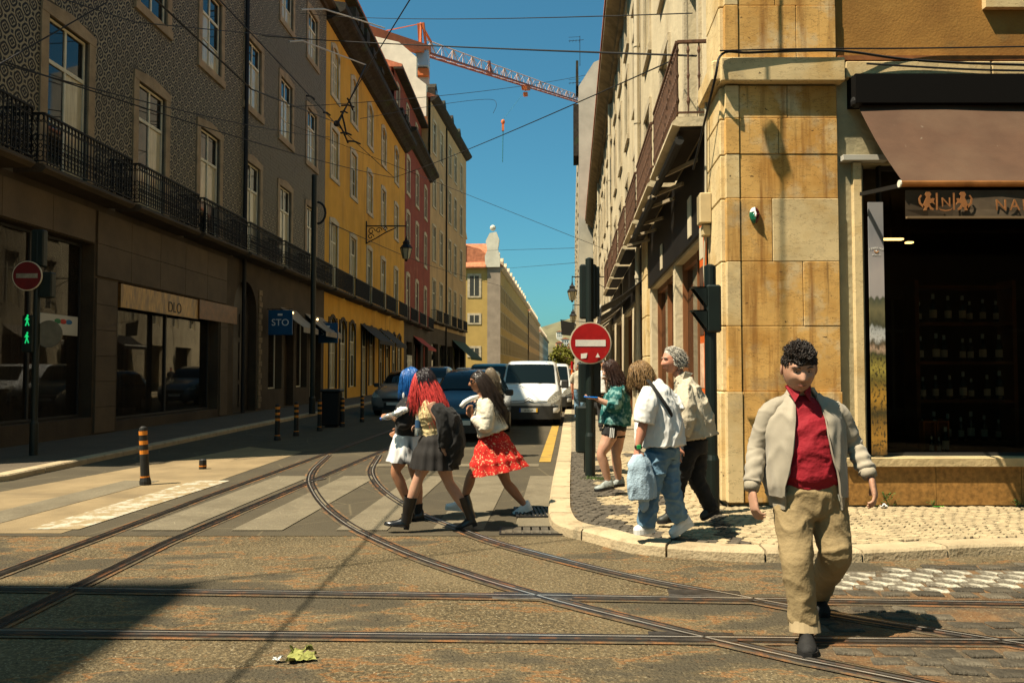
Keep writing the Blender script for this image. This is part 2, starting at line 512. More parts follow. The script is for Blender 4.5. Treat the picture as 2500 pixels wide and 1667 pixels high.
def extend(pts, a=0, b=0):
    pts = list(pts)
    if a: pts = [pts[0] + (pts[0] - pts[1]).normalized() * a] + pts
    if b: pts = pts + [pts[-1] + (pts[-1] - pts[-2]).normalized() * b]
    return pts
rail(extend(gl([(404, 1444), (1395, 1459)]), 30, 30), 'straight tram rail across the intersection, farther of the two parallel rails', -1)
rail(extend(gl([(238, 1547), (2400, 1568)]), 30, 30), 'straight tram rail across the intersection, nearest to the camera', -1)
c1 = catmull(extend(gl([(803, 1112), (768, 1145), (757, 1172), (767, 1200), (790, 1232), (828, 1265), (880, 1298), (1000, 1353), (1140, 1402), (1338, 1461), (1600, 1527), (1752, 1563), (1957, 1610), (2275, 1675)]), 0, 6), 10)
rail(c1, 'left curved tram rail sweeping past the crosswalk towards the walking man', 1)
c2 = catmull(extend(gl([(926, 1112), (909, 1140), (907, 1158), (920, 1182), (945, 1206), (984, 1232), (1033, 1258), (1122, 1293), (1210, 1325), (1383, 1371), (1574, 1416), (1778, 1454), (1925, 1482), (2180, 1526), (2500, 1577)]), 0, 6), 10)
rail(c2, 'right curved tram rail under the feet of the crossing women', -1)
rail(extend(gl([(0, 1402), (242, 1312), (502, 1214), (757, 1122)]), 5, 45), 'straight tram rail running up the street, left of its pair', 1, False)
rail(extend(gl([(213, 1421), (408, 1325), (740, 1184), (906, 1113)]), 1.6, 45), 'straight tram rail running up the street, right of its pair', -1, False)
m_plate = mat('rail crossing plate', (0.12, 0.105, 0.09), 0.5, 0.4, 9, metal=0.9)
for (u, v, wd, rz) in ((1300, 1456, 0.55, -0.05), (1690, 1556, 0.5, -0.05), (1720, 1450, 0.5, -.1), (770, 1172, 0.34, 1.2)):
    p = G(u, v); k = MB(); k.cbox(-wd / 2, wd / 2, -.075, .075, 0, .0075, .003)
    tag(k.build('crossing_plate', m_plate, loc=(p.x, p.y, 0.0035), rot=(0, 0, rz)), {1300: 'steel plate where the left curved rail crosses the farther straight rail', 1690: 'steel plate where the left curved rail crosses the nearest straight rail', 1720: 'steel plate where the right curved rail meets the farther straight rail', 770: 'steel plate at the rail fork on the crosswalk'}[u], 'plate', 'steel plates at rail crossings')

# ---------------------------------------------------------------- dark setts at lower right
m_sett = mat('dark granite sett', (0.075, 0.062, 0.042), 0.75, 0.35, 7, bump=1.0, bscale=30, rndvar=0.4)
m_settw = mat('white painted sett', (0.38, 0.345, 0.26), 0.8, 0.2, 9, bump=0.6, bscale=35, rndvar=0.15)
layer(m_settw, (0.09, 0.073, 0.05), 10, (0.45, 0.57), amount=0.9)
m_dirt = mat('rusty joint dirt', (0.145, 0.078, 0.032), 0.95, 0.4, 5, bump=1.0, bscale=50)
layer(m_dirt, (0.075, 0.06, 0.038), 2.2, (0.42, 0.56), amount=0.9, detail=8)
layer(m_dirt, (0.22, 0.17, 0.095), 45, (0.56, 0.64), amount=0.7)
dirt_poly = [G(*q) for q in ((1950, 1402), (2140, 1392), (2420, 1378), (2560, 1376), (2700, 1660), (2330, 1668), (2050, 1612), (1900, 1585), (1960, 1520), (2060, 1470))]
bed = sheet('sett_bed', [(p.x, p.y) for p in dirt_poly], 0.0, m_dirt)
dp = [(p.x, p.y) for p in dirt_poly]
sv = [stone_mesh('granite_sett', m_sett, 0.20, 0.115, 0.03, q + 50) for q in range(7)]
sw = [stone_mesh('granite_sett', m_settw, 0.20, 0.115, 0.03, q + 70) for q in range(5)]
rowa = R(-4); nset = 0
for iy in range(-4, 30):
    for ix in range(-2, 34):
        x = 0.9 + (ix + 0.5 * (iy % 2)) * 0.222 + rnd.uniform(-.015, .015); y = 3.5 + iy * 0.134 + rnd.uniform(-.01, .01)
        y += (x - 2.5) * math.tan(rowa)
        if not inside((x, y), dp) or x / y > 0.70: continue
        p = Vector((x, y, 0))
        if min(dist_line(p, r[::4] + [r[-1]]) for r in RAILS) < 0.17: continue
        if noise.noise(Vector((x * 1.1, y * 1.6, 3))) > 0.32 and y < 6: continue
        white = 5.82 < y + 0.03 * x < 6.42
        place('granite_sett', rnd.choice(sw if white else sv), bed, (x, y, 0.014 + rnd.uniform(-.004, .004)), (rnd.uniform(-.03, .03), rnd.uniform(-.03, .03), rowa + rnd.uniform(-.08, .08)), (rnd.uniform(.86, 1.04), rnd.uniform(.85, 1.04), 1))
        nset += 1

# ---------------------------------------------------------------- paint on the road
m_paint = mat('worn crosswalk paint', (0.25, 0.208, 0.133), 0.88, 0.16, 2, bump=0.5, bscale=110)
layer(m_paint, (0.128, 0.102, 0.062), 2.2, (0.50, 0.66), detail=10, amount=0.75, rough=0.7)
layer(m_paint, (0.11, 0.088, 0.055), 30, (0.56, 0.66), amount=0.6)
layer(m_paint, (0.10, 0.08, 0.05), 5, (0.0, 0.012), kind='edge', amount=0.6)
m_paintw = mat('flaking white paint', (0.42, 0.38, 0.29), 0.85, 0.1, 3)
layer(m_paintw, (0.27, 0.20, 0.105), 5, (0.44, 0.52), detail=10, amount=1.0, rough=0.75)
m_painty = mat('yellow road paint', (0.36, 0.22, 0.04), 0.8, 0.15, 3)
layer(m_painty, (0.16, 0.12, 0.06), 4, (0.55, 0.66), detail=8, amount=0.7)
def stripe(name, pts, m, label, z=0.008, group=None):
    b = MB(); b.poly([(p[0], p[1], z) for p in pts])
    return tag(b.build(name, m, fix=False), label, 'road marking', group)
for x, m, lab in ((-5.75, m_paint, 'leftmost sunlit crosswalk stripe on the sandy paving'), (-4.75, m_paintw, 'flaking white crosswalk stripe left of the straight tram rails'), (-3.72, m_paint, 'crosswalk stripe between the two straight tram rails'), (-2.74, m_paint, 'crosswalk stripe just right of the straight tram rails'), (-1.72, m_paint, 'crosswalk stripe between the two curved rails'), (-0.78, m_paint, 'crosswalk stripe under the red-haired woman'), (0.02, m_paint, 'crosswalk stripe next to the drain grate')):
    y0, y1 = (7.85, 11.9) if x > -4 else (7.9, 11.4)
    w = 0.5 if x < -.2 else .36
    stripe('crosswalk_stripe', [(x, y0), (x + w, y0), (x + w + .25, y1), (x + .25, y1)], m, lab, group='crosswalk stripes')
p0 = G(930, 1120); p1 = G(1316, 1133)
stripe('stop_line', [(p0.x, 13.1), (p1.x - .02, 13.1), (p1.x, 13.45), (p0.x, 13.45)], m_paint, 'worn white stop line behind the crossing women')
y0 = G(1330, 1128); 
stripe('yellow_line', [(y0.x - .1, y0.y), (y0.x + .1, y0.y), (y0.x + .1 + .0744 * 110, y0.y + 110), (y0.x - .1 + .0744 * 110, y0.y + 110)], m_painty, 'yellow no-parking line along the right kerb')
# drain grate and utility cover
m_iron = mat('cast iron', (0.035, 0.032, 0.028), 0.55, 0.3, 12, metal=0.7)
g0 = G(1304, 1253)
dr = empty('drain_grate', (g0.x, g0.y, 0.006), 0.05, 'black slotted drain grate against the kerb by the white sneaker', 'drain grate')
k = MB(); k.box(-.21, .21, -.30, -.27, 0, .02).box(-.21, .21, .27, .30, 0, .02).box(-.21, -.18, -.27, .27, 0, .02).box(.18, .21, -.27, .27, 0, .02).box(-.20, .20, -.29, .29, -.004, .001); k.build('frame', m_iron, dr)
bar_me = MB().box(-.011, .011, -.265, .265, 0.002, .018).mesh('bar', m_iron)
for q in range(8): place('bar', bar_me, dr, (-.155 + q * .044, 0, 0))
g0 = G(1297, 1296)
mc = empty('utility_cover', (g0.x, g0.y, 0.004), 0.0, 'rectangular rusty utility cover in the asphalt below the drain', 'utility cover')
m_cover = mat('rusty cover', (0.12, 0.10, 0.07), 0.6, 0.4, 8, metal=0.4)
k = MB(); k.box(-.29, .29, -.17, .17, 0, .004); k.build('plate', m_cover, mc)
k = MB(); k.box(-.31, .31, -.19, -.172, 0, .008).box(-.31, .31, .172, .19, 0, .008).box(-.31, -.292, -.172, .172, 0, .008).box(.292, .31, -.172, .172, 0, .008); k.build('rim', m_iron, mc)
rib = MB().box(-.035, .035, -.14, .14, 0.0042, .009).mesh('rib', m_cover)
for q in range(6): place('rib', rib, mc, (-.22 + q * .088, 0, 0))
# ================================================================ BUILDINGS: shared pieces
m_glass = mat('window glass', (0.012, 0.012, 0.010), 0.03, ior=1.6, spec=0.5)
m_shopglass = mat('reflecting shop glass', (0.010, 0.010, 0.008), 0.015, ior=2.1, spec=0.5)
m_glass_pale = mat('cream window glass', (0.48, 0.40, 0.24), 0.05, 0.2, 2.5, ior=1.6, spec=0.5, stretch=(6, 1, 0.4))  # glossy panes with a streaked cream base colour
m_glass_far = mat('dim window glass', (0.05, 0.055, 0.05), 0.06, ior=1.9, spec=0.6)
m_frame_pale = mat('pale painted window frame', (0.66, 0.58, 0.40), 0.6, 0.1, 4)
m_frame_dark = mat('dark window frame', (0.03, 0.028, 0.024), 0.6)
m_stone = mat('window limestone', (0.30, 0.21, 0.115), 0.85, 0.25, 1.8, bump=0.4, bscale=30)
m_stone_pale = mat('pale limestone', (0.47, 0.385, 0.25), 0.85, 0.2, 1.6, bump=0.4, bscale=30)
m_ironblack = mat('black wrought iron', (0.012, 0.011, 0.010), 0.6, spec=0.25)
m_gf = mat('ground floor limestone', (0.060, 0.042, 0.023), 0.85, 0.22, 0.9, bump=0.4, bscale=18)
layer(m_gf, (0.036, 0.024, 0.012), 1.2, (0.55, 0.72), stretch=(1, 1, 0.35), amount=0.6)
m_dark = mat('dark interior', (0.012, 0.011, 0.009), 0.9)
m_roof = mat('red clay roof tiles', (0.46, 0.16, 0.075), 0.85, 0.25, 2, bump=0.8, bscale=12)
m_gutter = mat('mossy dark cornice', (0.026, 0.020, 0.012), 0.9, 0.5, 3, bump=0.8, bscale=14)
layer(m_gutter, (0.035, 0.05, 0.014), 1.1, (0.55, 0.68), amount=0.7)

MESHC = {}
def cached(key, fn):
    if key not in MESHC: MESHC[key] = fn()
    return MESHC[key]
def facade(parent, name, x0, x1, z0, z1, ops, m, depth=0.22, y=0.0):
    """front wall with real openings; ops = (xa, xb, za, zb, arch)"""
    xs = sorted(set([x0, x1] + [q for o in ops for q in o[:2]])); zs = sorted(set([z0, z1] + [q for o in ops for q in o[2:4]]))
    xs = [q for q in xs if x0 <= q <= x1]; zs = [q for q in zs if z0 <= q <= z1]
    k = MB(); idx = {}
    def vid(i, j):
        if (i, j) not in idx: idx[(i, j)] = k.add([(xs[i], y, zs[j])])
        return idx[(i, j)]
    for i in range(len(xs) - 1):
        for j in range(len(zs) - 1):
            cx = (xs[i] + xs[i + 1]) / 2; cz = (zs[j] + zs[j + 1]) / 2
            if any(o[0] < cx < o[1] and o[2] < cz < o[3] for o in ops): continue
            k.face((vid(i, j), vid(i + 1, j), vid(i + 1, j + 1), vid(i, j + 1)))
    for o in ops:
        a, b, c, d = o[:4]; ar = o[4] if len(o) > 4 else 0
        k.poly([(a, y, c), (a, y + depth, c), (a, y + depth, d), (a, y, d)])
        k.poly([(b, y, c), (b, y, d), (b, y + depth, d), (b, y + depth, c)])
        k.poly([(a, y, d), (a, y + depth, d), (b, y + depth, d), (b, y, d)])
        k.poly([(a, y, c), (b, y, c), (b, y + depth, c), (a, y + depth, c)])
        if ar:
            n = 10; w = b - a; cx = (a + b) / 2
            for s in (-1, 1):
                pts = []
                for q in range(n + 1):
                    t = q / n * math.pi / 2
                    pts.append((cx + s * math.sin(t) * w / 2, d - ar + math.cos(t) * ar))
                poly = [(cx + s * w / 2, d)] + [(px, pz) for px, pz in pts]
                k.rings([[(px, y + 0.001, pz) for px, pz in poly], [(px, y + depth * .9, pz) for px, pz in poly]])
    return k.build(name, m, parent, fix=False)
def window(parent, xa, xb, za, zb, nx=2, zsplit=(0.30, 0.65), mf=None, ms=None, sur=0.22, arch=0, y=0.0, sill=True, panes='mix', proud=0.045, name='window', depth=0.085, seed=0):
    """stone surround (the part) > frame, panes"""
    w = xb - xa; h = zb - za; mf = mf or m_frame_pale; ms = ms or m_stone
    def sur_mesh():
        k = MB(); p = -proud
        k.box(-sur, 0, p, 0.02, -0.02, h)
        k.box(w, w + sur, p, 0.02, -0.02, h)
        if arch:
            n = 8; pts = []; 
            for q in range(n + 1):
                t = math.pi * q / n
                pts.append((w / 2 - math.cos(t) * w / 2, h - arch + math.sin(t) * arch))
            outer = []
            for q in range(n + 1):
                t = math.pi * q / n
                outer.append((w / 2 - math.cos(t) * (w / 2 + sur), h - arch + math.sin(t) * (arch + sur)))
            for q in range(n):
                k.rings([[(pts[q][0], p, pts[q][1]), (pts[q + 1][0], p, pts[q + 1][1]), (outer[q + 1][0], p, outer[q + 1][1]), (outer[q][0], p, outer[q][1])], [(pts[q][0], .02, pts[q][1]), (pts[q + 1][0], .02, pts[q + 1][1]), (outer[q + 1][0], .02, outer[q + 1][1]), (outer[q][0], .02, outer[q][1])]])
        else:
            k.prism([(-sur, h), (w + sur, h), (w + sur, h + sur * .8), (w / 2, h + sur * 1.3), (-sur, h + sur * .8)], 'y', p - .01, .02)
        if sill: k.box(-sur - .03, w + sur + .03, p - .03, .03, -sur, -0.021)
        me = k.mesh('window', ms); fix_normals(me); return me
    key = (round(w, 3), round(h, 3), sur, arch, sill, proud, ms.name)
    win = place(name, cached(('sur',) + key, sur_mesh), parent, (xa, y, za))
    def frame_mesh():
        k = MB(); t = 0.055; d0, d1 = depth - .02, depth + .03
        k.box(0, t, d0, d1, 0, h).box(w - t, w, d0, d1, 0, h).box(t, w - t, d0, d1, 0, t).box(t, w - t, d0, d1, h - t, h)
        for q in range(1, nx):
            k.box(w * q / nx - t * .6, w * q / nx + t * .6, d0 - .006, d1 - .001, t, h - t)
        zz = h
        for n_, s in enumerate(zsplit):
            z = h * (1 - s); tt = t * (0.75 if n_ == 0 else .32)
            k.box(t, w - t, d0 - (.012 if n_ == 0 else -.004), d1 - .003, z - tt, z + tt)
        return k.mesh('frame', mf)
    place('frame', cached(('fr', nx, zsplit, mf.name, depth) + key, frame_mesh), win)
    zs = [0] + sorted(h * (1 - s) for s in zsplit) + [h]
    r = random.Random(seed * 31 + int(xa * 17) + int(za * 7))
    for q in range(nx):
        for n_ in range(len(zs) - 1):
            pw, ph = w / nx - .06, zs[n_ + 1] - zs[n_] - .06
            top = n_ == len(zs) - 2
            mm = m_glass
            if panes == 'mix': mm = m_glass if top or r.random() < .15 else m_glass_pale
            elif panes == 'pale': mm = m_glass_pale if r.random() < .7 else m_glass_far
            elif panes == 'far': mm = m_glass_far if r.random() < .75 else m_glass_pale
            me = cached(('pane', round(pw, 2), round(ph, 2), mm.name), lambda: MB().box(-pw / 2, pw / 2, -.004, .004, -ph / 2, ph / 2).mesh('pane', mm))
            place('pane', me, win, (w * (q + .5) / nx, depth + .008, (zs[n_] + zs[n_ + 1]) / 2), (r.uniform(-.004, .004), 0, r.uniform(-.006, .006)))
    return win
def railing_mesh(L, D, H, ornate=True, step=0.12, bal=False, name='railing', mm=None):
    k = MB(); t = 0.012
    def run(a, b):
        a = Vector(a); b = Vector(b); d = b - a; n = max(2, int(round(d.length / step)))
        k.bar(a + Vector((0, 0, H)), b + Vector((0, 0, H)), .045, .035)
        k.bar(a + Vector((0, 0, .06)), b + Vector((0, 0, .06)), .03, .02)
        if ornate: k.bar(a + Vector((0, 0, H - .16)), b + Vector((0, 0, H - .16)), .02, .014)
        for q in range(n + 1):
            p = a.lerp(b, q / n)
            if bal:
                k.lathe([(.010, .06), (.012, .15), (.026, .20), (.014, .26), (.012, H * .5), (.022, H * .55), (.012, H * .6), (.012, H - .15), (.024, H - .11), (.011, H - .05), (.011, H - .01)], 6, p)
            else:
                k.bar(p + Vector((0, 0, .06)), p + Vector((0, 0, H)), t * 1.7, t * 1.7)
        if ornate:
            u = d.normalized()
            for q in range(n):
                c = a.lerp(b, (q + .5) / n); r = d.length / n * .42
                for zc, rr in ((H - .08, r), (H * .52, r), (.2, r), (H*.36, r*.7)):
                    pts = [c + u * (math.cos(s * math.pi / 4) * rr) + Vector((0, 0, zc + math.sin(s * math.pi / 4) * rr * 1.25)) for s in range(9)]
                    k.tube(pts, .0105, 3, cap=False)
    run((0, 0, 0), (L, 0, 0)); run((0, 0, 0), (0, D, 0)); run((L, 0, 0), (L, D, 0))
    return k.mesh(name, mm or m_ironblack)
def balcony(parent, x0, x1, z, depth=0.6, H=1.0, ornate=True, ms=None, bal=False, step=0.12, mm=None, thick=0.17, soffit=False):
    L = x1 - x0; ms = ms or m_gf
    def slab():
        k = MB(); k.prism([(-depth, -.02), (-depth - .05, -.06), (-depth - .05, -.10), (-depth + .04, -thick), (0.02, -thick), (0.02, 0), (-depth, 0)], 'x', 0, L)
        me = k.mesh('balcony', ms); fix_normals(me); return me
    o = place('balcony', cached(('slab', round(L, 2), depth, thick, ms.name), slab), parent, (x0, 0, z))
    if soffit:  # black board under the slab, painting in the shade there
        place('soffit', cached(('soff', round(L, 2), depth), lambda: MB().box(.02, L - .02, -depth + .05, -.06, -thick - .035, -thick - .002).mesh('soffit', mat('shade-black slab underside', (.03, .022, .014), .9))), o)
    place('railing', cached(('rail', round(L, 2), depth, H, ornate, bal, step, (mm or m_ironblack).name), lambda: railing_mesh(L - .06, depth, H, ornate, step, bal, mm=mm)), o, (.03, -depth + .02, 0))
    return o
def body(parent, x0, x1, H, D=11.0, m=None, roof=True, over=0.45, rise=2.6, y0=0.3, roofm=None):
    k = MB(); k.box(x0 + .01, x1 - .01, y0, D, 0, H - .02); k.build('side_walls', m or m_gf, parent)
    if roof:
        k = MB(); k.prism([(-over, H + .02), (-over, H + .10), (D / 2, H + rise), (D + .3, H + .1), (D + .3, H + .02)], 'x', x0, x1)
        k.build('roof', roofm or m_roof, parent)
def cornice(parent, x0, x1, z, prof, m, name='cornice'):
    k = MB(); k.prism(prof, 'x', x0, x1); o = k.build(name, m, parent, loc=(0, 0, z)); return o
def awning(parent, x0, x1, z0, z1, out, m, valance=0.22, name='awning', loc_y=0.0):
    k = MB(); n = 8; top = []
    for q in range(n + 1):
        t = q / n; top.append((loc_y - out * t, z0 + (z1 - z0) * t - .05 * math.sin(math.pi * t)))
    prof = top + [(loc_y - out, z1 - valance), (loc_y - out + .012, z1 - valance)] + [(a + .012, b - .012) for a, b in reversed(top)]
    k.prism(prof, 'x', x0, x1)
    return k.build(name, m, parent)
def txt(s, size, m, parent=None, loc=(0, 0, 0), rot=(math.pi / 2, 0, 0), ext=0.004, align='LEFT', name='lettering', space=1.0, serif=False, sx=1.0):
    cu = bpy.data.curves.new(name, 'FONT'); cu.body = s; cu.size = size; cu.extrude = ext; cu.align_x = align; cu.space_character = space
    o = bpy.data.objects.new(name, cu); COL.objects.link(o)
    dg = bpy.context.evaluated_depsgraph_get(); dg.update()
    me = bpy.data.meshes.new_from_object(o.evaluated_get(dg)); bpy.data.objects.remove(o)
    me.name = name; me.materials.clear(); me.materials.append(m)
    return place(name, me, parent, loc, rot, (sx, 1, 1))

# ---------------------------------------------------------------- left block, rotated so local x runs up the street, local y goes into the block
LA = math.atan2(1, 0.0256)
def lpos(Y): return Vector((-10.17 + 0.0256 * Y, Y, 0))
TY0 = 11.8
tb = empty('tiled_building', lpos(TY0), LA, 'shaded building faced with patterned grey-blue tiles above stone shop fronts', 'building')
TL = 27.1
cols = [0.87 + 3.835 * q for q in range(7)]; WW = 1.52
rows = [(5.62, 9.05), (11.1, 13.5), (15.9, 18.05)]
ops = [(c, c + WW, a, b) for c in cols for a, b in rows]
m_tilewall = mat('wall behind tiles', (0.10, 0.085, 0.06), 0.9, 0.2, 3)
facade(tb, 'wall', 0, TL, 5.45, 19.6, ops, m_tilewall, 0.24)
body(tb, 0, TL, 19.6)
for q, c in enumerate(cols):
    for n_, (a, b) in enumerate(rows):
        window(tb, c, c + WW, a, b, 2, (0.27, 0.64) if n_ == 0 else (0.32, 0.66), y=0, sur=0.26, seed=q + n_ * 10, sill=n_ > 0, panes='mix')
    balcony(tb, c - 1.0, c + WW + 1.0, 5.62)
cornice(tb, 0, TL, 19.3, [(0.02, 0), (-.15, 0), (-.2, .12), (-.45, .2), (-.5, .32), (0.02, .32)], m_gf)
k = MB(); k.tube([(16.0, -.11, .12), (16.0, -.11, 19.4)], .075, 8); k.build('drainpipe', m_ironblack, tb)
# patterned wall tiles
m_tile = mat('patterned wall tile', (0.30, 0.255, 0.17), 0.6, spec=0.12)
def tile_pattern(m, per=0.297):
    N, L, b = nodes_of(m)
    tc = N.new('ShaderNodeTexCoord'); sp = N.new('ShaderNodeSeparateXYZ'); L.new(tc.outputs['Object'], sp.inputs[0])
    def M(op, a, bb=None):
        n = N.new('ShaderNodeMath'); n.operation = op
        for i, q in enumerate((a, bb)):
            if q is None: continue
            if isinstance(q, (int, float)): n.inputs[i].default_value = q
            else: L.new(q, n.inputs[i])
        return n.outputs[0]
    def cell(s, o): return M('SUBTRACT', M('FRACT', M('ADD', M('DIVIDE', s, per), o)), 0.5)
    rx = M('MULTIPLY', M('ADD', sp.outputs[0], sp.outputs[2]), .7071); rz_ = M('MULTIPLY', M('SUBTRACT', sp.outputs[0], sp.outputs[2]), .7071)
    fx = cell(rx, 0.0); fz = cell(rz_, 0.0)
    r = M('SQRT', M('ADD', M('MULTIPLY', fx, fx), M('MULTIPLY', fz, fz)))
    ang = M('ARCTAN2', fz, fx)
    pet = M('MULTIPLY', M('COSINE', M('MULTIPLY', ang, 4.0)), 0.05)
    ring = M('LESS_THAN', M('ABSOLUTE', M('SUBTRACT', M('ADD', r, M('MULTIPLY', pet, 0.4)), 0.37)), 0.075)   # outer ring
    flow = M('LESS_THAN', M('ADD', r, pet), 0.20)
    dot = M('LESS_THAN', r, 0.07)
    fx2 = cell(rx, 0.5); fz2 = cell(rz_, 0.5)
    dia = M('LESS_THAN', M('ADD', M('ABSOLUTE', fx2), M('ABSOLUTE', fz2)), 0.17)
    k1 = M('MAXIMUM', M('MAXIMUM', ring, dia), flow); k2 = M('SUBTRACT', k1, M('MULTIPLY', dot, 1.0))
    mx = N.new('ShaderNodeMix'); mx.data_type = 'RGBA'
    mx.inputs[6].default_value = (0.31, 0.25, 0.15, 1); mx.inputs[7].default_value = (0.020, 0.020, 0.020, 1)
    mx.clamp_factor = True
    L.new(k2, mx.inputs[0])
    L.new(mx.outputs[2], b.inputs['Base Color'])
    layer(m, (0.11, 0.082, 0.048), 0.7, (0.45, 0.75), amount=0.35)
    layer(m, (0.13, 0.10, 0.06), 22, (0.5, 0.8), amount=0.3)
tile_pattern(m_tile)
TS = 0.14; tl = MB(); cnt = 0; singles = []
occ = [(c - .27, c + WW + .27, a - .27, b + .36) for c in cols for a, b in rows]
for ix in range(int(TL / TS)):
    xa = ix * TS + .02
    for iz in range(int((19.3 - 5.6) / TS)):
        za = 5.6 + iz * TS
        if any(o[0] < xa + TS * .5 < o[1] and o[2] < za + TS * .5 < o[3] for o in occ): continue
        g = .0025; yy = -.010 + rnd.uniform(-.0025, .0025); t1 = rnd.uniform(-.0015, .0015)
        q = [(xa + g, za + g), (xa + TS - g, za + g), (xa + TS - g, za + TS - g), (xa + g, za + TS - g)]
        pts = [(x, 0.0, z) for x, z in q] + [(x, yy + (t1 if i in (0, 3) else -t1), z) for i, (x, z) in enumerate(q)]
        if 3.6 < xa < 6.0 and 5.8 < za < 9.2 and len(singles) < 300: singles.append(pts); continue
        bse = tl.add(pts)
        for f in ((4, 5, 6, 7), (0, 1, 5, 4), (1, 2, 6, 5), (2, 3, 7, 6), (3, 0, 4, 7)): tl.face([bse + i for i in f])
tl.build('wall_tiles', m_tile, tb, fix=False)['kind'] = 'stuff'
for pts in singles:
    k = MB(); bse = k.add(pts)
    for f in ((4, 5, 6, 7), (0, 1, 5, 4), (1, 2, 6, 5), (2, 3, 7, 6), (3, 0, 4, 7)): k.face(f)
    k.build('wall_tile', m_tile, tb, fix=False)
# ground floor
gops = [(0.9, 6.66, 0.5, 4.5), (7.75, 14.05, 0.35, 3.75), (15.35, 17.6, 0.12, 4.75, 1.1), (18.95, 20.6, 0.85, 4.0, .7), (20.95, 22.2, 0.12, 4.0, .6), (22.6, 24.2, .85, 4.0, .7), (24.7, 26.6, .12, 4.0, .7)]
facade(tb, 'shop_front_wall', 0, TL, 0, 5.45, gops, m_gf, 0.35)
# stone slabs facing the wall between the two big shops and above the second one
m_slab = mat('facing stone slab', (0.085, 0.058, 0.031), 0.7, 0.2, 1.2, bump=0.2, bscale=25, rndvar=0.08)
def slabs(x0, x1, z0, z1, nx, nz):
    for i in range(nx):
        for j in range(nz):
            xa = x0 + (x1 - x0) * i / nx; xb = x0 + (x1 - x0) * (i + 1) / nx; za = z0 + (z1 - z0) * j / nz; zb = z0 + (z1 - z0) * (j + 1) / nz
            k = MB(); k.box(xa + .006, xb - .006, -.045, 0.01, za + .006, zb - .006); k.build('stone_slab', m_slab, tb, fix=False)
slabs(6.72, 7.62, .12, 3.72, 1, 6); slabs(6.72, 14.6, 3.78, 5.30, 5, 2); slabs(14.12, 14.75, .12, 3.72, 1, 5); slabs(0.1, 6.6, 4.52, 5.3, 4, 1)
k = MB()
for a, b_ in ((0.0, .85),): k.box(a, b_, -.05, .02, .12, 4.5)
k.build('pilaster', m_slab, tb)
def shopglass(xa, xb, za, zb, nm=1, d=0.3, frame=None):
    k = MB(); k.box(xa, xb, d, d + .01, za, zb); p = k.build('shop_window', m_shopglass, tb)
    k = MB(); t = .05; f = frame or m_frame_dark
    k.box(xa, xa + t, d - .04, d - .004, za, zb).box(xb - t, xb, d - .04, d - .004, za, zb).box(xa + t, xb - t, d - .04, d - .004, zb - t, zb).box(xa + t, xb - t, d - .04, d - .004, za, za + t)
    for q in range(1, nm):
        x = xa + (xb - xa) * q / nm; k.box(x - .03, x + .03, d - .045, d - .006, za + t, zb - t)
    k.build('frame', f, p)
shopglass(.95, 6.6, .52, 4.48, 3); shopglass(7.9, 13.9, .37, 3.74, 2); shopglass(19.0, 20.55, .87, 3.98, 1, frame=m_frame_pale); shopglass(22.65, 24.15, .87, 3.98, 1, frame=m_frame_pale); shopglass(24.75, 26.55, .14, 3.98, 2, frame=m_frame_pale)
m_door = mat('dark painted door', (0.02, 0.016, 0.012), 0.5, 0.3, 5)
k = MB(); k.box(15.36, 17.59, .28, .34, .12, 4.74)
for q in range(2):
    for z0, z1 in ((.3, 1.1), (1.25, 2.6), (2.75, 3.6)): k.box(15.55 + q * 1.05, 16.4 + q * 1.05, .25, .281, z0, z1)
k.build('door', m_door, tb)
k = MB(); k.box(20.96, 22.19, .32, .36, .12, 4.0); k.build('door', m_dark, tb)
ws_ = empty('mirrored_sign', lpos(TY0 + 5.1), LA, 'white panel with coloured dots painting a mirrored sign in the left shop window', 'sign')
k = MB(); k.cbox(0, 1.4, .262, .285, 2.36, 2.80, .01); k.build('panel', mat('mirrored sign white', (.5, .47, .38), .6), ws_)  # added panel standing in for a sign reflected in the glass
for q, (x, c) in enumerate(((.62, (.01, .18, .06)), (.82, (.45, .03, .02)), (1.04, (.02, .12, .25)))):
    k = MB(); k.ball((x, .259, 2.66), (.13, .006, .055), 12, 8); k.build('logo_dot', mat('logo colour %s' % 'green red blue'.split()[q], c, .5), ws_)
# quoined strip beside the arched door
m_quoin = mat('rusticated strip', (0.20, 0.145, 0.08), 0.9, 0.3, 6, bump=0.8, bscale=30)
for q in range(20):
    k = MB(); k.cbox(17.75, 18.0 + .12 * (q % 2), -.05, .02, .2 + q * .22, .40 + q * .22, .012); k.build('quoin', m_quoin, tb)
# fascia sign of the second shop
m_fascia = mat('worn golden shop sign', (0.38, 0.19, 0.028), 0.35, 0.5, 6, stretch=(6, 1, 0.6), spec=0.5)
layer(m_fascia, (0.10, 0.045, 0.012), 1.5, (0.45, 0.6), stretch=(3, 1, 1), amount=0.7)
m_copper = mat('copper brown sign end', (0.14, 0.048, 0.011), 0.4, 0.3, 5)
m_letter_dark = mat('dark lettering', (0.015, 0.014, 0.012), 0.6)
k = MB(); k.box(7.85, 12.4, -.02, .1, 3.14, 3.72); fas = k.build('fascia_sign', m_fascia, tb)
txt('DLO', .42, m_letter_dark, fas, (10.4, -.024, 3.22), ext=.003)
k = MB(); k.box(12.42, 15.5, -.06, .08, 3.16, 3.74); k.build('fascia_end', m_copper, tb)
m_canvas = mat('faded striped awning canvas', (0.30, 0.25, 0.185), 0.85, 0.2, 2)
awning(tb, 20.4, 22.6, 4.15, 3.35, .95, m_canvas); awning(tb, 23.9, 26.9, 4.15, 3.35, .95, m_canvas)
m_wt = mat('shop lamp glow', (1, .8, .4), 0.5, emit=(1.0, 0.62, 0.22, 5.0))
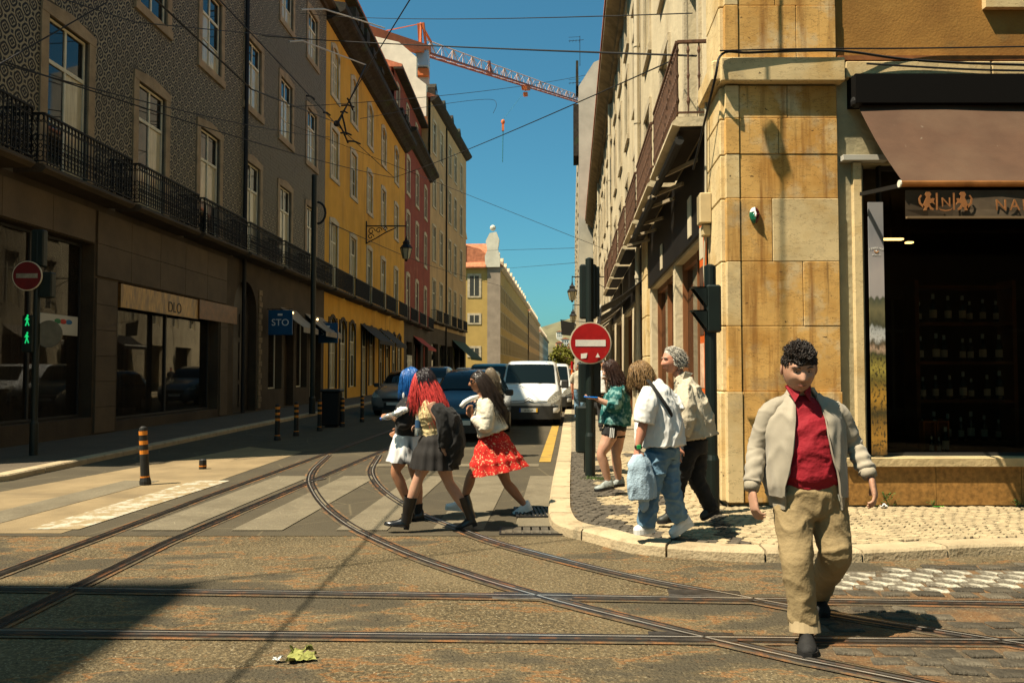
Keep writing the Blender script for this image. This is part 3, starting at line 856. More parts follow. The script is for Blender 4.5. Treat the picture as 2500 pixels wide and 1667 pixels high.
k = MB(); k.ball((21.2, -.25, 3.98), .045, 8, 6); k.build('shop_lamp', m_wt, tb)
k = MB(); k.ball((24.9, -.28, 3.95), .045, 8, 6); k.build('shop_lamp', m_wt, tb)
# blue projecting signs
m_blue = mat('blue sign panel', (0.008, 0.07, 0.16), 0.45, 0.1, 3)
m_white = mat('white lettering', (0.75, 0.72, 0.65), 0.6)
for s, z, h, lab in ((18.75, 2.95, .95, 'square blue hanging sign reading STO beside the awnings'), (25.9, 2.9, .95, 'farther blue hanging sign reading STO behind the second awning')):
    w = lpos(TY0 + s)
    sg = empty('hanging_sign', (w.x, w.y, z), 0.0, lab, 'sign', 'blue hanging shop signs')
    k = MB(); k.cbox(0.06, .98, -.03, .03, 0, h, .008); k.build('panel', m_blue, sg)
    k = MB(); k.bar((-.05, 0, h + .04), (.98, 0, h + .04), .025, .025); k.bar((.2, 0, h), (.2, 0, h + .05), .02, .02); k.bar((.85, 0, h), (.85, 0, h + .05), .02, .02); k.build('bracket', m_ironblack, sg)
    txt('STO', .36, m_white, sg, (.52, -.034, h * .38), align='CENTER', ext=.003)
    k = MB(); k.box(.42, .60, -.036, -.029, h * .78, h * .86); k.build('mark', m_white, sg)

# ---------------------------------------------------------------- yellow building
m_yel = mat('ochre yellow plaster', (0.60, 0.31, 0.035), 0.9, 0.10, 0.6, bump=0.25, bscale=20)
layer(m_yel, (0.30, 0.15, 0.03), 0.5, (0.55, 0.75), stretch=(1, 1, 0.3), amount=0.5)
layer(m_yel, (0.20, 0.10, 0.022), 0.8, (0.56, 0.72), stretch=(2.2, 1, .16), amount=0.6, detail=8)
layer(m_yel, (0.62, 0.40, 0.12), 1.1, (0.58, 0.70), amount=0.4, detail=8)
YY0, YY1 = TY0 + TL, 63.2
yb = empty('yellow_building', lpos(YY0), LA, 'ochre yellow building with arched top windows and a wall lantern', 'building')
YL = YY1 - YY0
yc = [Y - YY0 for Y in (40.0, 44.4, 48.9, 53.5, 58.6)]
yops = [(c, c + 1.35, a, b, ar) for c in yc for a, b, ar in ((5.62, 9.1, 0), (11.5, 13.9, 0), (15.7, 18.2, .5))]
facade(yb, 'wall', 0, YL, 5.45, 19.2, yops, m_yel, .24)
facade(yb, 'shop_front_wall', 0, YL, 0, 5.45, [(c, c + 1.4, .12 if q % 2 else .7, 4.3, .7) for q, c in enumerate((1.0, 3.2, 5.4, 8.6, 10.8, 14, 16.4, 19, 21.3))], m_yel, .3)
for q, c in enumerate((1.0, 3.2, 5.4, 8.6, 10.8, 14, 16.4, 19, 21.3)):
    window(yb, c, c + 1.4, .12 if q % 2 else .7, 4.3, 2, (.3, .5), arch=.7, sur=.18, ms=m_gf, panes='mix', sill=False, seed=q)
body(yb, 0, YL, 19.2, m=m_yel, roof=False)
for q, c in enumerate(yc):
    window(yb, c, c + 1.35, 5.62, 9.1, 2, (.27, .64), sur=.24, ms=m_stone_pale, sill=False, panes='pale', seed=q)
    window(yb, c, c + 1.35, 11.5, 13.9, 2, (.32, .66), sur=.24, ms=m_stone_pale, panes='pale', seed=q + 5)
    window(yb, c, c + 1.35, 15.7, 18.2, 2, (.32, .66), sur=.24, ms=m_stone_pale, arch=.5, panes='pale', seed=q + 9)
    balcony(yb, c - 1.2, c + 2.55, 5.62, ornate=False, step=.11)
cornice(yb, 0, YL, 18.95, [(0.02, 0), (-.25, .05), (-.55, .3), (-.85, .45), (-.95, .55), (-.95, .85), (-.2, .95), (.02, .95)], m_gutter)
facade(yb, 'attic_wall', 0, YL, 19.8, 24.2, [(c + .1, c + 1.2, 20.6, 22.6, .4) for c in yc], m_yel, .2, y=1.2)
for q, c in enumerate(yc): window(yb, c + .1, c + 1.2, 20.6, 22.6, 2, (.4,), sur=.18, ms=m_stone_pale, arch=.4, y=1.2, panes='far', seed=q)
k = MB(); k.box(0.01, YL - .01, 1.45, 11, 19.2, 24.1); k.build('attic_body', m_yel, yb)
k = MB(); k.prism([(.6, 24.2), (.55, 24.4), (6, 26.5), (11.3, 24.4), (11.3, 24.2)], 'x', 0, YL); k.build('roof', m_roof, yb)
k = MB(); k.box(0, YL, .52, 1.25, 24.02, 24.19); k.build('attic_gutter', m_gutter, yb)
for q in range(9):
    k = MB(); x = rnd.uniform(1, YL - 1); k.box(x, x + .8, -.99, -.1, 19.9, 20.15 + rnd.uniform(0, .5)); k.build('roof_clutter', m_gutter, yb)
m_cl = mat('dark canvas awning', (0.022, 0.02, 0.016), 0.8)
awning(yb, 8.2, 13.2, 4.4, 3.4, 1.2, m_cl); awning(yb, 13.8, 18.2, 4.4, 3.4, 1.2, m_cl)

# ---------------------------------------------------------------- red building
m_red = mat('brick red plaster', (0.24, 0.05, 0.024), 0.9, 0.14, 0.6, bump=0.25, bscale=20)
layer(m_red, (0.13, 0.035, 0.018), 0.8, (0.52, 0.70), stretch=(2.2, 1, .2), amount=0.6, detail=8)
layer(m_red, (0.36, 0.12, 0.06), 0.9, (0.56, 0.70), amount=0.45, detail=8)
RY0, RY1 = YY1, 79.0
rb = empty('red_building', lpos(RY0), LA, 'narrow brick-red building between the yellow and the beige house', 'building')
RL = RY1 - RY0
rc = [Y - RY0 for Y in (64.2, 69.3, 74.8)]
rops = [(c, c + 1.4, a, b) for c in rc for a, b in ((5.62, 9.3), (11.6, 14.4), (16.2, 18.9))]
facade(rb, 'wall', 0, RL, 5.45, 20.6, rops, m_red, .24)
facade(rb, 'shop_front_wall', 0, RL, 0, 5.45, [(1.2, 4.2, .3, 4.0), (5.6, 9.4, .3, 4.0), (10.8, 14.4, .3, 4.0)], m_gf, .3)
body(rb, 0, RL, 20.6, m=m_red, roof=False)
for q, c in enumerate(rc):
    for n_, (a, b_) in enumerate(((5.62, 9.3), (11.6, 14.4), (16.2, 18.9))):
        window(rb, c, c + 1.4, a, b_, 2, (.3, .65), sur=.3, ms=m_stone_pale, sill=n_ > 0, panes='far' if n_ else 'pale', seed=q + n_ * 4)
    balcony(rb, c - 1.3, c + 2.7, 5.62, ornate=False, step=.13)
cornice(rb, 0, RL, 20.3, [(0.02, 0), (-.25, .05), (-.6, .4), (-.9, .55), (-.9, .8), (.02, .9)], m_gutter)
facade(rb, 'attic_wall', 0, RL, 21.1, 26.0, [(c + .2, c + 1.4, 22, 25) for c in rc], m_red, .2, y=.9)
for q, c in enumerate(rc): window(rb, c + .2, c + 1.4, 22, 25, 2, (.4,), sur=.2, ms=m_stone_pale, y=.9, panes='far', seed=q)
k = MB(); k.box(0.01, RL - .01, 1.15, 11, 20.6, 25.9); k.build('attic_body', m_red, rb)
k = MB(); k.prism([(.3, 26), (.25, 26.2), (6, 28.0), (11.3, 26.2), (11.3, 26)], 'x', 0, RL); k.build('roof', m_roof, rb)
k = MB(); k.box(0, RL, .2, .95, 25.82, 25.99); k.build('attic_gutter', m_gutter, rb)
for q in range(3): 
    k = MB(); k.box(1.3 + q * 4.7, 4.1 + q * 4.7, .28, .3, .3, 3.99); k.build('shop_window', m_glass, rb)
m_redcanvas = mat('red awning canvas', (0.33, 0.035, 0.02), 0.8, 0.15, 3)
awning(rb, 5, 10.5, 4.6, 3.6, 1.3, m_redcanvas)
m_bright = mat('pale shop display', (0.6, 0.55, 0.42), 0.7, 0.6, 2.2)
k = MB(); k.box(1.4, 4.0, -.04, -.01, 1.0, 2.9); k.build('poster_board', m_bright, rb)

# ---------------------------------------------------------------- beige building (its front turns a little into the street)
BA = math.atan2(1, 0.097)
m_bei = mat('beige plaster', (0.46, 0.30, 0.135), 0.9, 0.12, 0.5, bump=0.2, bscale=15)
layer(m_bei, (0.2, 0.145, 0.075), 0.4, (0.55, 0.7), stretch=(1, 1, .4), amount=0.5)
bb = empty('beige_building', lpos(79.0), BA, 'tall beige building at the end of the left row, with a white gable wall', 'building')
BL = 23.2
bc = [Y - 79 for Y in (80.3, 84.2, 89.4, 93.1, 97.4)]
brow = [(6.6, 10.8), (12.9, 16.3), (18.4, 21.8), (23.9, 27.0)]
facade(bb, 'wall', 0, BL, 6.0, 29.0, [(c, c + 1.5, a, b) for c in bc for a, b in brow], m_bei, .25)
facade(bb, 'shop_front_wall', 0, BL, 0, 6.0, [(1.0 + 4.4 * q, 4.4 + 4.4 * q, .3, 4.4) for q in range(5)], m_gf, .3)
for q in range(5):
    k = MB(); k.box(1.05 + 4.4 * q, 4.35 + 4.4 * q, .28, .3, .32, 4.38); k.build('shop_window', m_glass, bb)
body(bb, 0, BL, 29.0, m=m_bei, over=.6, rise=3.2, D=13)
for q, c in enumerate(bc):
    for n_, (a, b_) in enumerate(brow):
        window(bb, c, c + 1.5, a, b_, 2, (.3,), sur=.22, ms=m_stone_pale, sill=n_ > 0, panes='far', seed=q + 3 * n_)
    balcony(bb, c - .8, c + 2.3, 6.55, ornate=False, step=.14, H=1.15)
cornice(bb, 0, BL, 28.6, [(0.02, 0), (-.3, .1), (-.7, .4), (-.8, .6), (.02, .7)], m_gutter)
k = MB(); k.tube([(8.6, -.1, .2), (8.6, -.1, 28.5)], .09, 6); k.build('drainpipe', m_gutter, bb)
m_whitew = mat('white limewash', (0.62, 0.57, 0.44), 0.9, 0.12, .7)
k = MB(); k.prism([(.4, 27), (.4, 30.2), (1.4, 31.0), (1.4, 33.0), (3.2, 34.6), (9, 36.2), (9, 27)], 'x', -.25, .3); k.build('gable_wall', m_whitew, bb)
for q in range(4):
    x = 4 + q * 5.2
    k = MB(); k.prism([(x - .7, 29.1), (x + .7, 29.1), (x + .7, 31.2), (x, 31.8), (x - .7, 31.2)], 'y', .2, 3.0); d = k.build('dormer', m_gutter, bb)
    k = MB(); k.box(x - .45, x + .45, .17, .205, 29.5, 31.0); k.build('pane', m_glass_far, d)
m_green = mat('dark green awning canvas', (0.012, 0.04, 0.022), 0.8)
awning(bb, 13, 22.5, 5.2, 3.2, 2.2, m_green, .3)
# ================================================================ RIGHT SIDE
RA = math.atan2(-1, -0.0744)
RYF = 62.0
RK = math.sqrt(1 + 0.0744 ** 2)
def rs(Y): return (RYF - Y) * RK
rb_loc = Vector((wallx(RYF), RYF, 0))
cb = empty('corner_building', rb_loc, RA, 'sunlit ochre limestone corner building with a wine shop and balconies', 'building')
CBM = Matrix.Translation(rb_loc) @ Matrix.Rotation(RA, 4, 'Z')
CBI = CBM.inverted()
def wpar(o, sub=None):
    o.parent = cb; o.matrix_parent_inverse = CBI; return o
m_lim = mat('cream limestone render', (0.58, 0.475, 0.30), 0.9, 0.14, 0.8, bump=0.5, bscale=12)  # even cream tone, stained by the layers below
layer(m_lim, (0.33, 0.24, 0.13), 0.8, (0.54, 0.72), stretch=(1, 1, .35), amount=0.55)
layer(m_lim, (0.15, 0.11, 0.06), 3.0, (0.66, 0.74), stretch=(1, 1, .4), amount=0.5)
m_block = mat('ochre stained limestone block', (0.62, 0.355, 0.105), 0.9, 0.14, 2.2, bump=0.11, bscale=60, rndvar=0.05, coords='World')
layer(m_block, (0.45, 0.20, 0.03), 1.5, (0.47, 0.66), amount=0.85, coords='World', detail=8)
layer(m_block, (0.62, 0.48, 0.27), 2.6, (0.53, 0.66), amount=0.75, coords='World', detail=8)
layer(m_block, (0.30, 0.22, 0.12), 3.2, (0.59, 0.70), amount=0.55, coords='World', detail=8)
layer(m_block, (0.24, 0.095, 0.016), 2.6, (0.50, 0.68), stretch=(3.2, 1, .22), amount=0.8, coords='World', detail=7)
layer(m_block, (0.07, 0.038, 0.014), 3.6, (0.60, 0.72), stretch=(3.0, 1, .16), amount=0.75, coords='World', detail=7)
layer(m_block, (0.16, 0.08, 0.025), 5.0, (0.010, 0.0), stretch=(.7, 1, 2.4), amount=0.75, coords='World', detail=6, band=0.5)
layer(m_block, (0.035, 0.02, 0.01), 13, (0.69, 0.72), stretch=(.6, 1, 1.3), amount=0.9, coords='World', detail=4)
m_blockpale = mat('pale limestone block', (0.64, 0.48, 0.245), 0.9, 0.12, 2.2, bump=0.11, bscale=60, rndvar=0.05, coords='World')
layer(m_blockpale, (0.50, 0.30, 0.09), 1.6, (0.50, 0.66), amount=0.65, coords='World', detail=8)
layer(m_blockpale, (0.34, 0.26, 0.15), 3.0, (0.58, 0.70), amount=0.5, coords='World', detail=8)
layer(m_blockpale, (0.18, 0.10, 0.04), 5.0, (0.009, 0.0), stretch=(.7, .7, 2.2), amount=0.7, coords='World', detail=6, band=0.5)
layer(m_blockpale, (0.04, 0.025, 0.012), 14, (0.69, 0.72), amount=0.85, coords='World', detail=4)
m_joint = mat('block joints', (0.36, 0.23, 0.095), 0.95, 0.3, 6)
# --- street side wall with openings (local frame)
S0, S1 = 0.0, rs(8.80)
shops = [(10.0, 13.1), (13.35, 16.9)]
gf = [(rs(b), rs(a), .5, 3.3) for a, b in shops] + [(rs(b), rs(a), .2, 3.3) for a, b in ((18.9, 21.4), (22.4, 25.6), (27, 30), (31.5, 34), (36, 39), (41, 44), (46, 49), (51, 54), (56, 59))]
wcol = [10.4, 13.6, 16.8, 20.0, 23.2, 26.4, 29.6, 32.8, 36, 39.2, 42.4, 45.6, 48.8, 52, 55.2, 58.4]
wr = [(4.72, 7.2), (8.5, 10.4), (11.3, 12.5)]
ups = [(rs(Y + 1.15), rs(Y), a, b) for Y in wcol for a, b in wr]
facade(cb, 'street_wall', S0, S1, 0, 13.0, gf + ups, m_lim, .3)
for q, Y in enumerate(wcol):
    for n_, (a, b_) in enumerate(wr):
        window(cb, rs(Y + 1.15), rs(Y), a, b_, 2, (.3,), sur=.17, ms=m_stone_pale, sill=n_ > 0, panes='far', seed=q + n_, depth=.2)
for (a, b_) in ((9.75, 12.6), (13.0, 15.9), (16.3, 19.2), (19.7, 22.3), (22.9, 25.5), (26, 28.6), (29.2, 31.8)):
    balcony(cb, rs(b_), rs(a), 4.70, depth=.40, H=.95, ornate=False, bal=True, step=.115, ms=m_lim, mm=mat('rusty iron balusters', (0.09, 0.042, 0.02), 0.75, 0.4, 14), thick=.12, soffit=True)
cornice(cb, S0, S1 + .1, 12.75, [(0.02, 0), (-.16, .0), (-.2, .1), (-.42, .28), (-.57, .36), (-.57, .55), (.02, .6)], mat('dark eaves stone', (0.27, 0.20, 0.11), 0.9, .3, 2))  # eaves stone is a darker brown than the wall
k = MB(); k.prism([(-.62, 13.3), (-.62, 13.42), (6, 16), (12, 13.4), (12, 13.3)], 'x', S0, S1 + .1); k.build('roof', m_roof, cb)
for Y in (19.3, 33, 47):
    k = MB(); k.tube([(rs(Y), -.09, .3), (rs(Y), -.09, 12.7)], .065, 8)
    for z in range(1, 7): k.tube([(rs(Y), -.09, z * 1.9), (rs(Y), -.09, z * 1.9 + .08)], .08, 8)
    k.build('drainpipe', mat('painted drainpipe', (0.52, 0.44, 0.30), .7, .1, 4), cb)
# fascia and shop windows on the street side
m_fasb = mat('black shop fascia', (0.008, 0.006, 0.004), 0.6, spec=.2)
for a, b_, z0 in ((9.72, 17.2, 3.34), (18.7, 25.8, 3.4), (26.8, 34.2, 3.5)):
    k = MB(); k.box(rs(b_), rs(a), -.05, .015, z0, 4.52); k.build('fascia', m_fasb, cb)
m_wood = mat('reddish shop joinery', (0.22, 0.085, 0.03), 0.5, .25, 5, stretch=(1, 1, .2))
for (a, b_) in [(10.0, 13.1), (13.35, 16.9), (18.9, 21.4), (22.4, 25.6), (27, 30), (31.5, 34), (36, 39), (41, 44), (46, 49)]:
    x0, x1 = rs(b_), rs(a); z0 = .5 if a < 17 else .2
    k = MB(); k.box(x0 + .01, x1 - .01, .2, .21, z0 + .01, 3.29); p = k.build('shop_window', m_shopglass, cb)
    k = MB()
    for x in (x0, (x0 + x1) / 2 - .03, x1 - .07): k.box(x + .002, x + .068, .12, .198, z0 + .003, 3.297)
    k.box(x0 + .07, x1 - .07, .13, .197, 3.2, 3.296); k.build('frame', m_wood, p)
# warm window cards seen under the fascia, one orange banner at the corner
m_card = mat('pale paper notice', (0.56, 0.47, 0.31), 0.8, .1, 5)
for Y, z0, h in ((10.9, 3.42, .55), (14.4, 3.42, .45)):
    k = MB(); k.box(rs(Y + .32), rs(Y), -.065, -.052, z0, z0 + h); k.build('notice_board', m_card, cb)
m_orange = mat('orange banner print', (0.62, 0.11, 0.012), 0.6, .15, 4)
k = MB(); k.box(rs(10.05), rs(9.72), -.085, -.055, .55, 3.45); ban = k.build('corner_banner', m_orange, cb)
for z0, z1, m in ((2.95, 3.35, m_card), (2.0, 2.85, mat('dark banner picture', (0.06, .03, .015), .6, .6, 6)), (1.35, 1.9, mat('pinkish banner picture', (0.62, .38, .24), .6, .3, 5)), (.75, 1.25, mat('dark banner picture'  , (0.06, .03, .015)))):
    k = MB(); k.box(rs(10.03), rs(9.75), -.09, -.086, z0, z1); k.build('banner_picture', m, ban)
m_sill = mat('stone shop sill', (0.50, 0.37, 0.19), .85, .2, 3, bump=.4, bscale=20)
k = MB(); k.box(rs(16.9), rs(10.0), -.06, .19, .40, .497); k.build('sill', m_sill, cb)
# stone pier between the shops
for q in range(5):
    k = MB(); k.cbox(rs(18.45), rs(17.35), -.07, .02, .13 + q * .88, .995 + q * .88, .012); k.build('stone_block', m_blockpale, cb)
# folded awning arms and awnings
m_arm = mat('awning arm', (0.30, 0.235, 0.15), .6)
for Y in (10.3, 11.6, 12.6, 14.2, 15.4, 16.6):
    k = MB(); k.bar((rs(Y), -.07, 4.30), (rs(Y + 1.5), -.42, 4.42), .035, .05); k.build('awning_arm', m_arm, cb)
for a, b_, z in ((9.8, 12.7, 4.42), (12.9, 16.9, 4.40)):
    k = MB(); k.tube([(rs(b_), -.36, z), (rs(a), -.36, z)], .06, 8); k.build('awning_roll', m_cl, cb)
m_wstripe = mat('white awning edge', (0.72, 0.66, 0.52), .8)
for a, b_, mm, o_ in ((18.8, 21.6, m_cl, 1.0), (22.2, 25.8, m_cl, .9), (27, 30.2, m_canvas, 1.0), (31.4, 34.2, m_cl, 1.0), (36, 39.4, m_canvas, 1.0), (41, 44, m_cl, 1.0), (46, 49, m_cl, 1.0)):
    awning(cb, rs(b_), rs(a), 3.75, 3.1, o_, mm, .2)
    k = MB(); k.box(rs(b_), rs(a), -o_ - .012, -o_ - .002, 3.08, 3.16); k.build('awning_edge', m_wstripe, cb)
# --- mass of the building (world frame)
k = MB()
k.prism([(wallx(8.9) + .32, 8.92), (22, 8.92), (22, 61.9), (wallx(61.9) + .32, 61.9)], 'z', 4.62, 12.98)
k.prism([(wallx(12.6) + 1.3, 12.6), (22, 12.6), (22, 61.9), (wallx(61.9) + 1.3, 61.9)], 'z', 0, 4.6)
wpar(k.build('inner_walls', m_lim))
# --- shop front facing the cross street (world frame)
m_ochre = mat('brown ochre plaster', (0.34, 0.165, 0.034), .9, .16, .9, bump=.2, bscale=40)
layer(m_ochre, (0.20, 0.085, 0.017), .9, (.46, .66), amount=.8, detail=8)
layer(m_ochre, (0.44, 0.24, 0.06), 2.1, (.56, .70), amount=.5, detail=8)
layer(m_ochre, (0.20, 0.14, 0.05), 2.2, (.6, .74), amount=.5)
FW = FY + .06
def wfacade(name, x0, x1, z0, z1, ops_, m, depth=.25, y=FW):
    o = facade(None, name, x0, x1, z0, z1, ops_, m, depth, y); return wpar(o)
wfacade('upper_front_wall', 2.40, 22, 5.02, 13.0, [(5.6, 6.9, 5.9, 8.4), (9.2, 10.5, 5.9, 8.4)], m_ochre)
for x in (5.6, 9.2):
    w_ = window(None, x, x + 1.3, 5.9, 8.4, 2, (.3,), ms=m_blockpale, y=FW, sur=.3, panes='far'); wpar(w_)
wfacade('front_wall', 2.40, 22, 0, 5.0, [(3.90, 9.2, .62, 3.86)], mat('greenish grey stone', (0.34, 0.285, 0.165), .9, .2, 1.5, bump=.5, bscale=14))
# corner pier: separate blocks
pz = [.13, 1.33, 2.05, 2.76, 3.46, 3.95, 4.35, 4.72]
k = MB(); k.box(2.372, 3.60, FY + .03, FW + .25, .1, 13.0); wpar(k.build('pier_core', m_joint))
def block(x0, x1, y0, y1, z0, z1, m, c=.012, name='stone_block'):
    cx, cy, cz = (x0 + x1) / 2, (y0 + y1) / 2, (z0 + z1) / 2
    k = MB(); k.cbox(x0 - cx, x1 - cx, y0 - cy, y1 - cy, z0 - cz, z1 - cz, c * .45)
    o = k.build(name, m); o.location = (cx, cy, cz); return wpar(o)
upz = [5.02, 5.62, 6.35, 7.1, 7.85, 8.6, 9.35, 10.1, 10.9, 11.7, 12.6]
for n_, (a, b_) in enumerate(list(zip(pz[:-1], pz[1:])) + list(zip(upz[:-1], upz[1:]))):
    fr = FY - (.035 if n_ == 0 else rnd.uniform(0, .008))
    sp = (3.16, 2.93, 3.2, 2.87, 3.1, 2.95, 3.05)[n_ % 7]
    g = .0028
    if n_ in (1, 4):
        block(2.52, 3.60, fr, FY + .1, a + g, b_ - g, m_block)
    else:
        block(2.52, sp - g, fr, FY + .1, a + g, b_ - g, m_block)
        block(sp + g, 3.60, fr - rnd.uniform(-.004, .006), FY + .1, a + g, b_ - g, m_blockpale if n_ == 3 else m_block)
    block(2.362 if n_ else 2.34, 2.512, fr - .012, FY + .12, a + g, b_ - g, m_block if n_ % 2 else m_blockpale)
# street-side blocks of the pier
def sblock(Ya, Yb, z0, z1, m, out=.045, name='stone_block'):
    k = MB(); k.cbox(rs(Yb), rs(Ya), -out, .02, z0, z1, .012); k.build(name, m, cb)
for n_, (a, b_) in enumerate(list(zip(pz[:-1], pz[1:])) + list(zip(upz[:-1], upz[1:]))):
    s = 9.62
    sblock(8.80, s, a + .004, b_ - .004, m_blockpale, .05 if n_ else .075)
# cornice band round the corner
for x0, x1 in ((2.30, 3.66),):
    block(x0, x1, FY - .10, FY + .1, 4.74, 5.0, m_blockpale, .02, 'cornice_block')
k = MB(); k.cbox(rs(9.66), rs(8.70), -.15, .02, 4.76, 4.99, .02); k.build('cornice_block', m_blockpale, cb)
for x0, x1 in ((3.70, 5.3), (5.32, 7.2), (7.22, 9.2)):
    block(x0, x1, FY - .03, FY + .12, 4.80, 4.98, m_blockpale, .015, 'cornice_block')
k = MB(); k.box(3.62, 9.4, FY - .02, FW + .02, 5.0, 5.05); wpar(k.build('ledge', mat('rusty ledge', (.25, .09, .025), .8, .3, 6)))
# left jamb, sill, dado panels, awning
m_granite = mat('polished brown granite', (0.30, 0.15, 0.04), .45, .35, 18, detail=8)
layer(m_granite, (0.38, 0.21, 0.06), 3, (.5, .7), stretch=(2, 1, .3), amount=.5)
block(3.77, 3.86, FY - .005, FW + .02, .62, 3.86, m_blockpale, .008, 'window_jamb')
block(3.64, 4.14, FY - .06, FW, 3.87, 3.93, mat('lead flashing', (.45, .42, .35), .5), .005, 'flashing')
block(3.62, 9.4, FY - .05, FW + .2, .52, .615, m_sill, .01, 'sill')
xs_ = [3.64, 4.62, 5.55, 6.5, 7.45, 8.4, 9.35]
for a, b_ in zip(xs_[:-1], xs_[1:]): block(a + .003, b_ - .003, FY + .0, FW + .03, .10, .515, m_granite, .004, 'granite_panel')
m_awn = mat('brown awning canvas', (0.085, 0.043, 0.023), .85, .14, 2.2, bump=.2, bscale=120)
layer(m_awn, (0.115, 0.070, 0.04), 1.2, (.5, .75), amount=.6)
layer(m_awn, (0.30, 0.25, 0.18), 9, (.70, .76), stretch=(1, 1, .5), amount=.6)
ax0, ax1 = 3.80, 9.4
k = MB(); n = 10; prof = []
for q in range(n + 1):
    t = q / n; prof.append((FY - .06 - t * 1.0, 4.50 - t * 1.12 - .05 * math.sin(math.pi * t)))
kk = 12
for sx in range(kk):
    xa = ax0 + (ax1 - ax0) * sx / kk; xb = ax0 + (ax1 - ax0) * (sx + 1) / kk
    for q in range(n):
        (ya, za), (yb, zb) = prof[q], prof[q + 1]
        wob = lambda x, t: .018 * math.sin(x * 3.1) * (1 - t)
        k.poly([(xa - .0 + (.0), ya, za + wob(xa, q / n)), (xb, ya, za + wob(xb, q / n)), (xb, yb, zb + wob(xb, (q + 1) / n)), (xa, yb, zb + wob(xa, (q + 1) / n))])
aw = wpar(k.build('awning', m_awn, fix=False))
for p in aw.data.polygons: p.use_smooth = True
k = MB(); k.tube([(ax0 - .03, FY - 1.06, 3.37), (ax1, FY - 1.06, 3.37)], .032, 10); bar_ = k.build('front_bar', mat('copper awning bar', (.42, .17, .05), .35, .25, 5, metal=.6)); bar_.parent = aw
k = MB(); k.tube([(ax0 - .045, FY - 1.06, 3.37), (ax0 - .031, FY - 1.06, 3.37)], .036, 10); c_ = k.build('bar_cap', m_wstripe); c_.parent = aw
m_val = mat('dark awning valance', (0.075, 0.05, 0.027), .85, .2, 4)
k = MB(); vz = [3.31, 3.22, 3.12, 3.05]
for sx in range(24):
    xa = ax0 + .02 + (ax1 - ax0) * sx / 24; xb = ax0 + .02 + (ax1 - ax0) * (sx + 1) / 24
    for q in range(3):
        f = lambda x, q: FY - 1.05 + .012 * math.sin(x * 5) * q
        k.poly([(xa, f(xa, q), vz[q]), (xb, f(xb, q), vz[q]), (xb, f(xb, q + 1), vz[q + 1]), (xa, f(xa, q + 1), vz[q + 1])])
val = k.build('valance', m_val, fix=False); val.parent = aw
k = MB(); k.box(ax0 + .02, ax1, FY - 1.085, FY - 1.05, 3.03, 3.05); vh = k.build('valance_hem', mat('valance hem', (.17, .11, .055), .8)); vh.parent = aw
m_bronze = mat('bronze awning print', (0.27, 0.105, 0.03), .7, .2, 8)
t_ = txt('NAPOLEÃO', .155, m_bronze, aw, (4.665, FY - 1.088, 3.105), ext=.002, space=1.25)
# emblem: shield with N between two rampant lions
k = MB()
def em(pts, y=FY - 1.088):
    k.rings([[(x, y, z) for x, z in pts], [(x, y + .006, z) for x, z in pts]])
ex, ez = 4.19, 3.19
for s in (-1, 1):
    em([(ex + s * .075, ez + .085), (ex + s * .090, ez + .085), (ex + s * .090, ez - .08), (ex + s * .075, ez - .08)])
    L_ = [(.10, -.03), (.115, .0), (.105, .03), (.125, .035), (.14, .02), (.15, .05), (.135, .07), (.15, .095), (.185, .095), (.20, .07), (.185, .04), (.20, .01), (.215, -.03), (.20, -.055), (.215, -.085), (.185, -.085), (.18, -.06), (.16, -.05), (.15, -.075), (.12, -.085), (.115, -.07), (.14, -.05), (.155, -.02), (.13, -.01)]
    em([(ex + s * a, ez + b_) for a, b_ in L_])
    T_ = [(.215, -.03), (.24, -.01), (.245, .03), (.225, .06), (.24, .065), (.262, .03), (.255, -.02), (.22, -.06)]
    em([(ex + s * a, ez + b_) for a, b_ in T_])
em([(ex - .07, ez - .06), (ex - .05, ez - .085), (ex, ez - .095), (ex + .05, ez - .085), (ex + .07, ez - .06), (ex + .05, ez - .072), (ex, ez - .082), (ex - .05, ez - .072)])
e_ = k.build('emblem', m_bronze); e_.parent = aw
txt('N', .13, m_bronze, aw, (ex - .046, FY - 1.088, ez - .05), ext=.002)
k = MB(); k.box(3.74, 9.4, FY - .17, FW, 4.47, 4.79); wpar(k.build('awning_hood', mat('black awning hood', (.005, .004, .003), .8, spec=.1)))
for x in (3.84,):
    k = MB(); k.bar((x, FY - .03, 3.5), (x, FY - 1.04, 3.37), .03, .04); b2 = k.build('awning_arm', m_ironblack); b2.parent = aw
    k = MB(); k.ball((x - .06, FY - .1, 4.5), .07, 8, 6); b2 = k.build('awning_arm', m_ironblack); b2.parent = aw
# --- shop window: clear glass, poster, dark room with shelves and bottles
m_clear = bpy.data.materials.new('clear shop glass'); m_clear.use_nodes = True
N = m_clear.node_tree.nodes; L = m_clear.node_tree.links; N.clear()
o1 = N.new('ShaderNodeOutputMaterial'); mx = N.new('ShaderNodeMixShader'); t1 = N.new('ShaderNodeBsdfTransparent'); g1 = N.new('ShaderNodeBsdfGlossy'); fz = N.new('ShaderNodeFresnel')
t1.inputs[0].default_value = (.62, .60, .55, 1); g1.inputs['Roughness'].default_value = .02; fz.inputs[0].default_value = 1.25
L.new(fz.outputs[0], mx.inputs[0]); L.new(t1.outputs[0], mx.inputs[1]); L.new(g1.outputs[0], mx.inputs[2]); L.new(mx.outputs[0], o1.inputs[0])
k = MB(); k.box(4.13, 9.19, FW + .10, FW + .112, .63, 3.85); wpar(k.build('shop_window', m_clear))
k = MB(); k.box(3.905, 3.93, FW + .05, FW + .13, .63, 3.85).box(4.105, 4.13, FW + .05, FW + .13, .63, 3.85).box(4.13, 9.19, FW + .08, FW + .13, 3.80, 3.85).box(4.13, 9.19, FW + .08, FW + .13, .621, .655); wpar(k.build('window_frame', m_frame_dark))
k = MB()
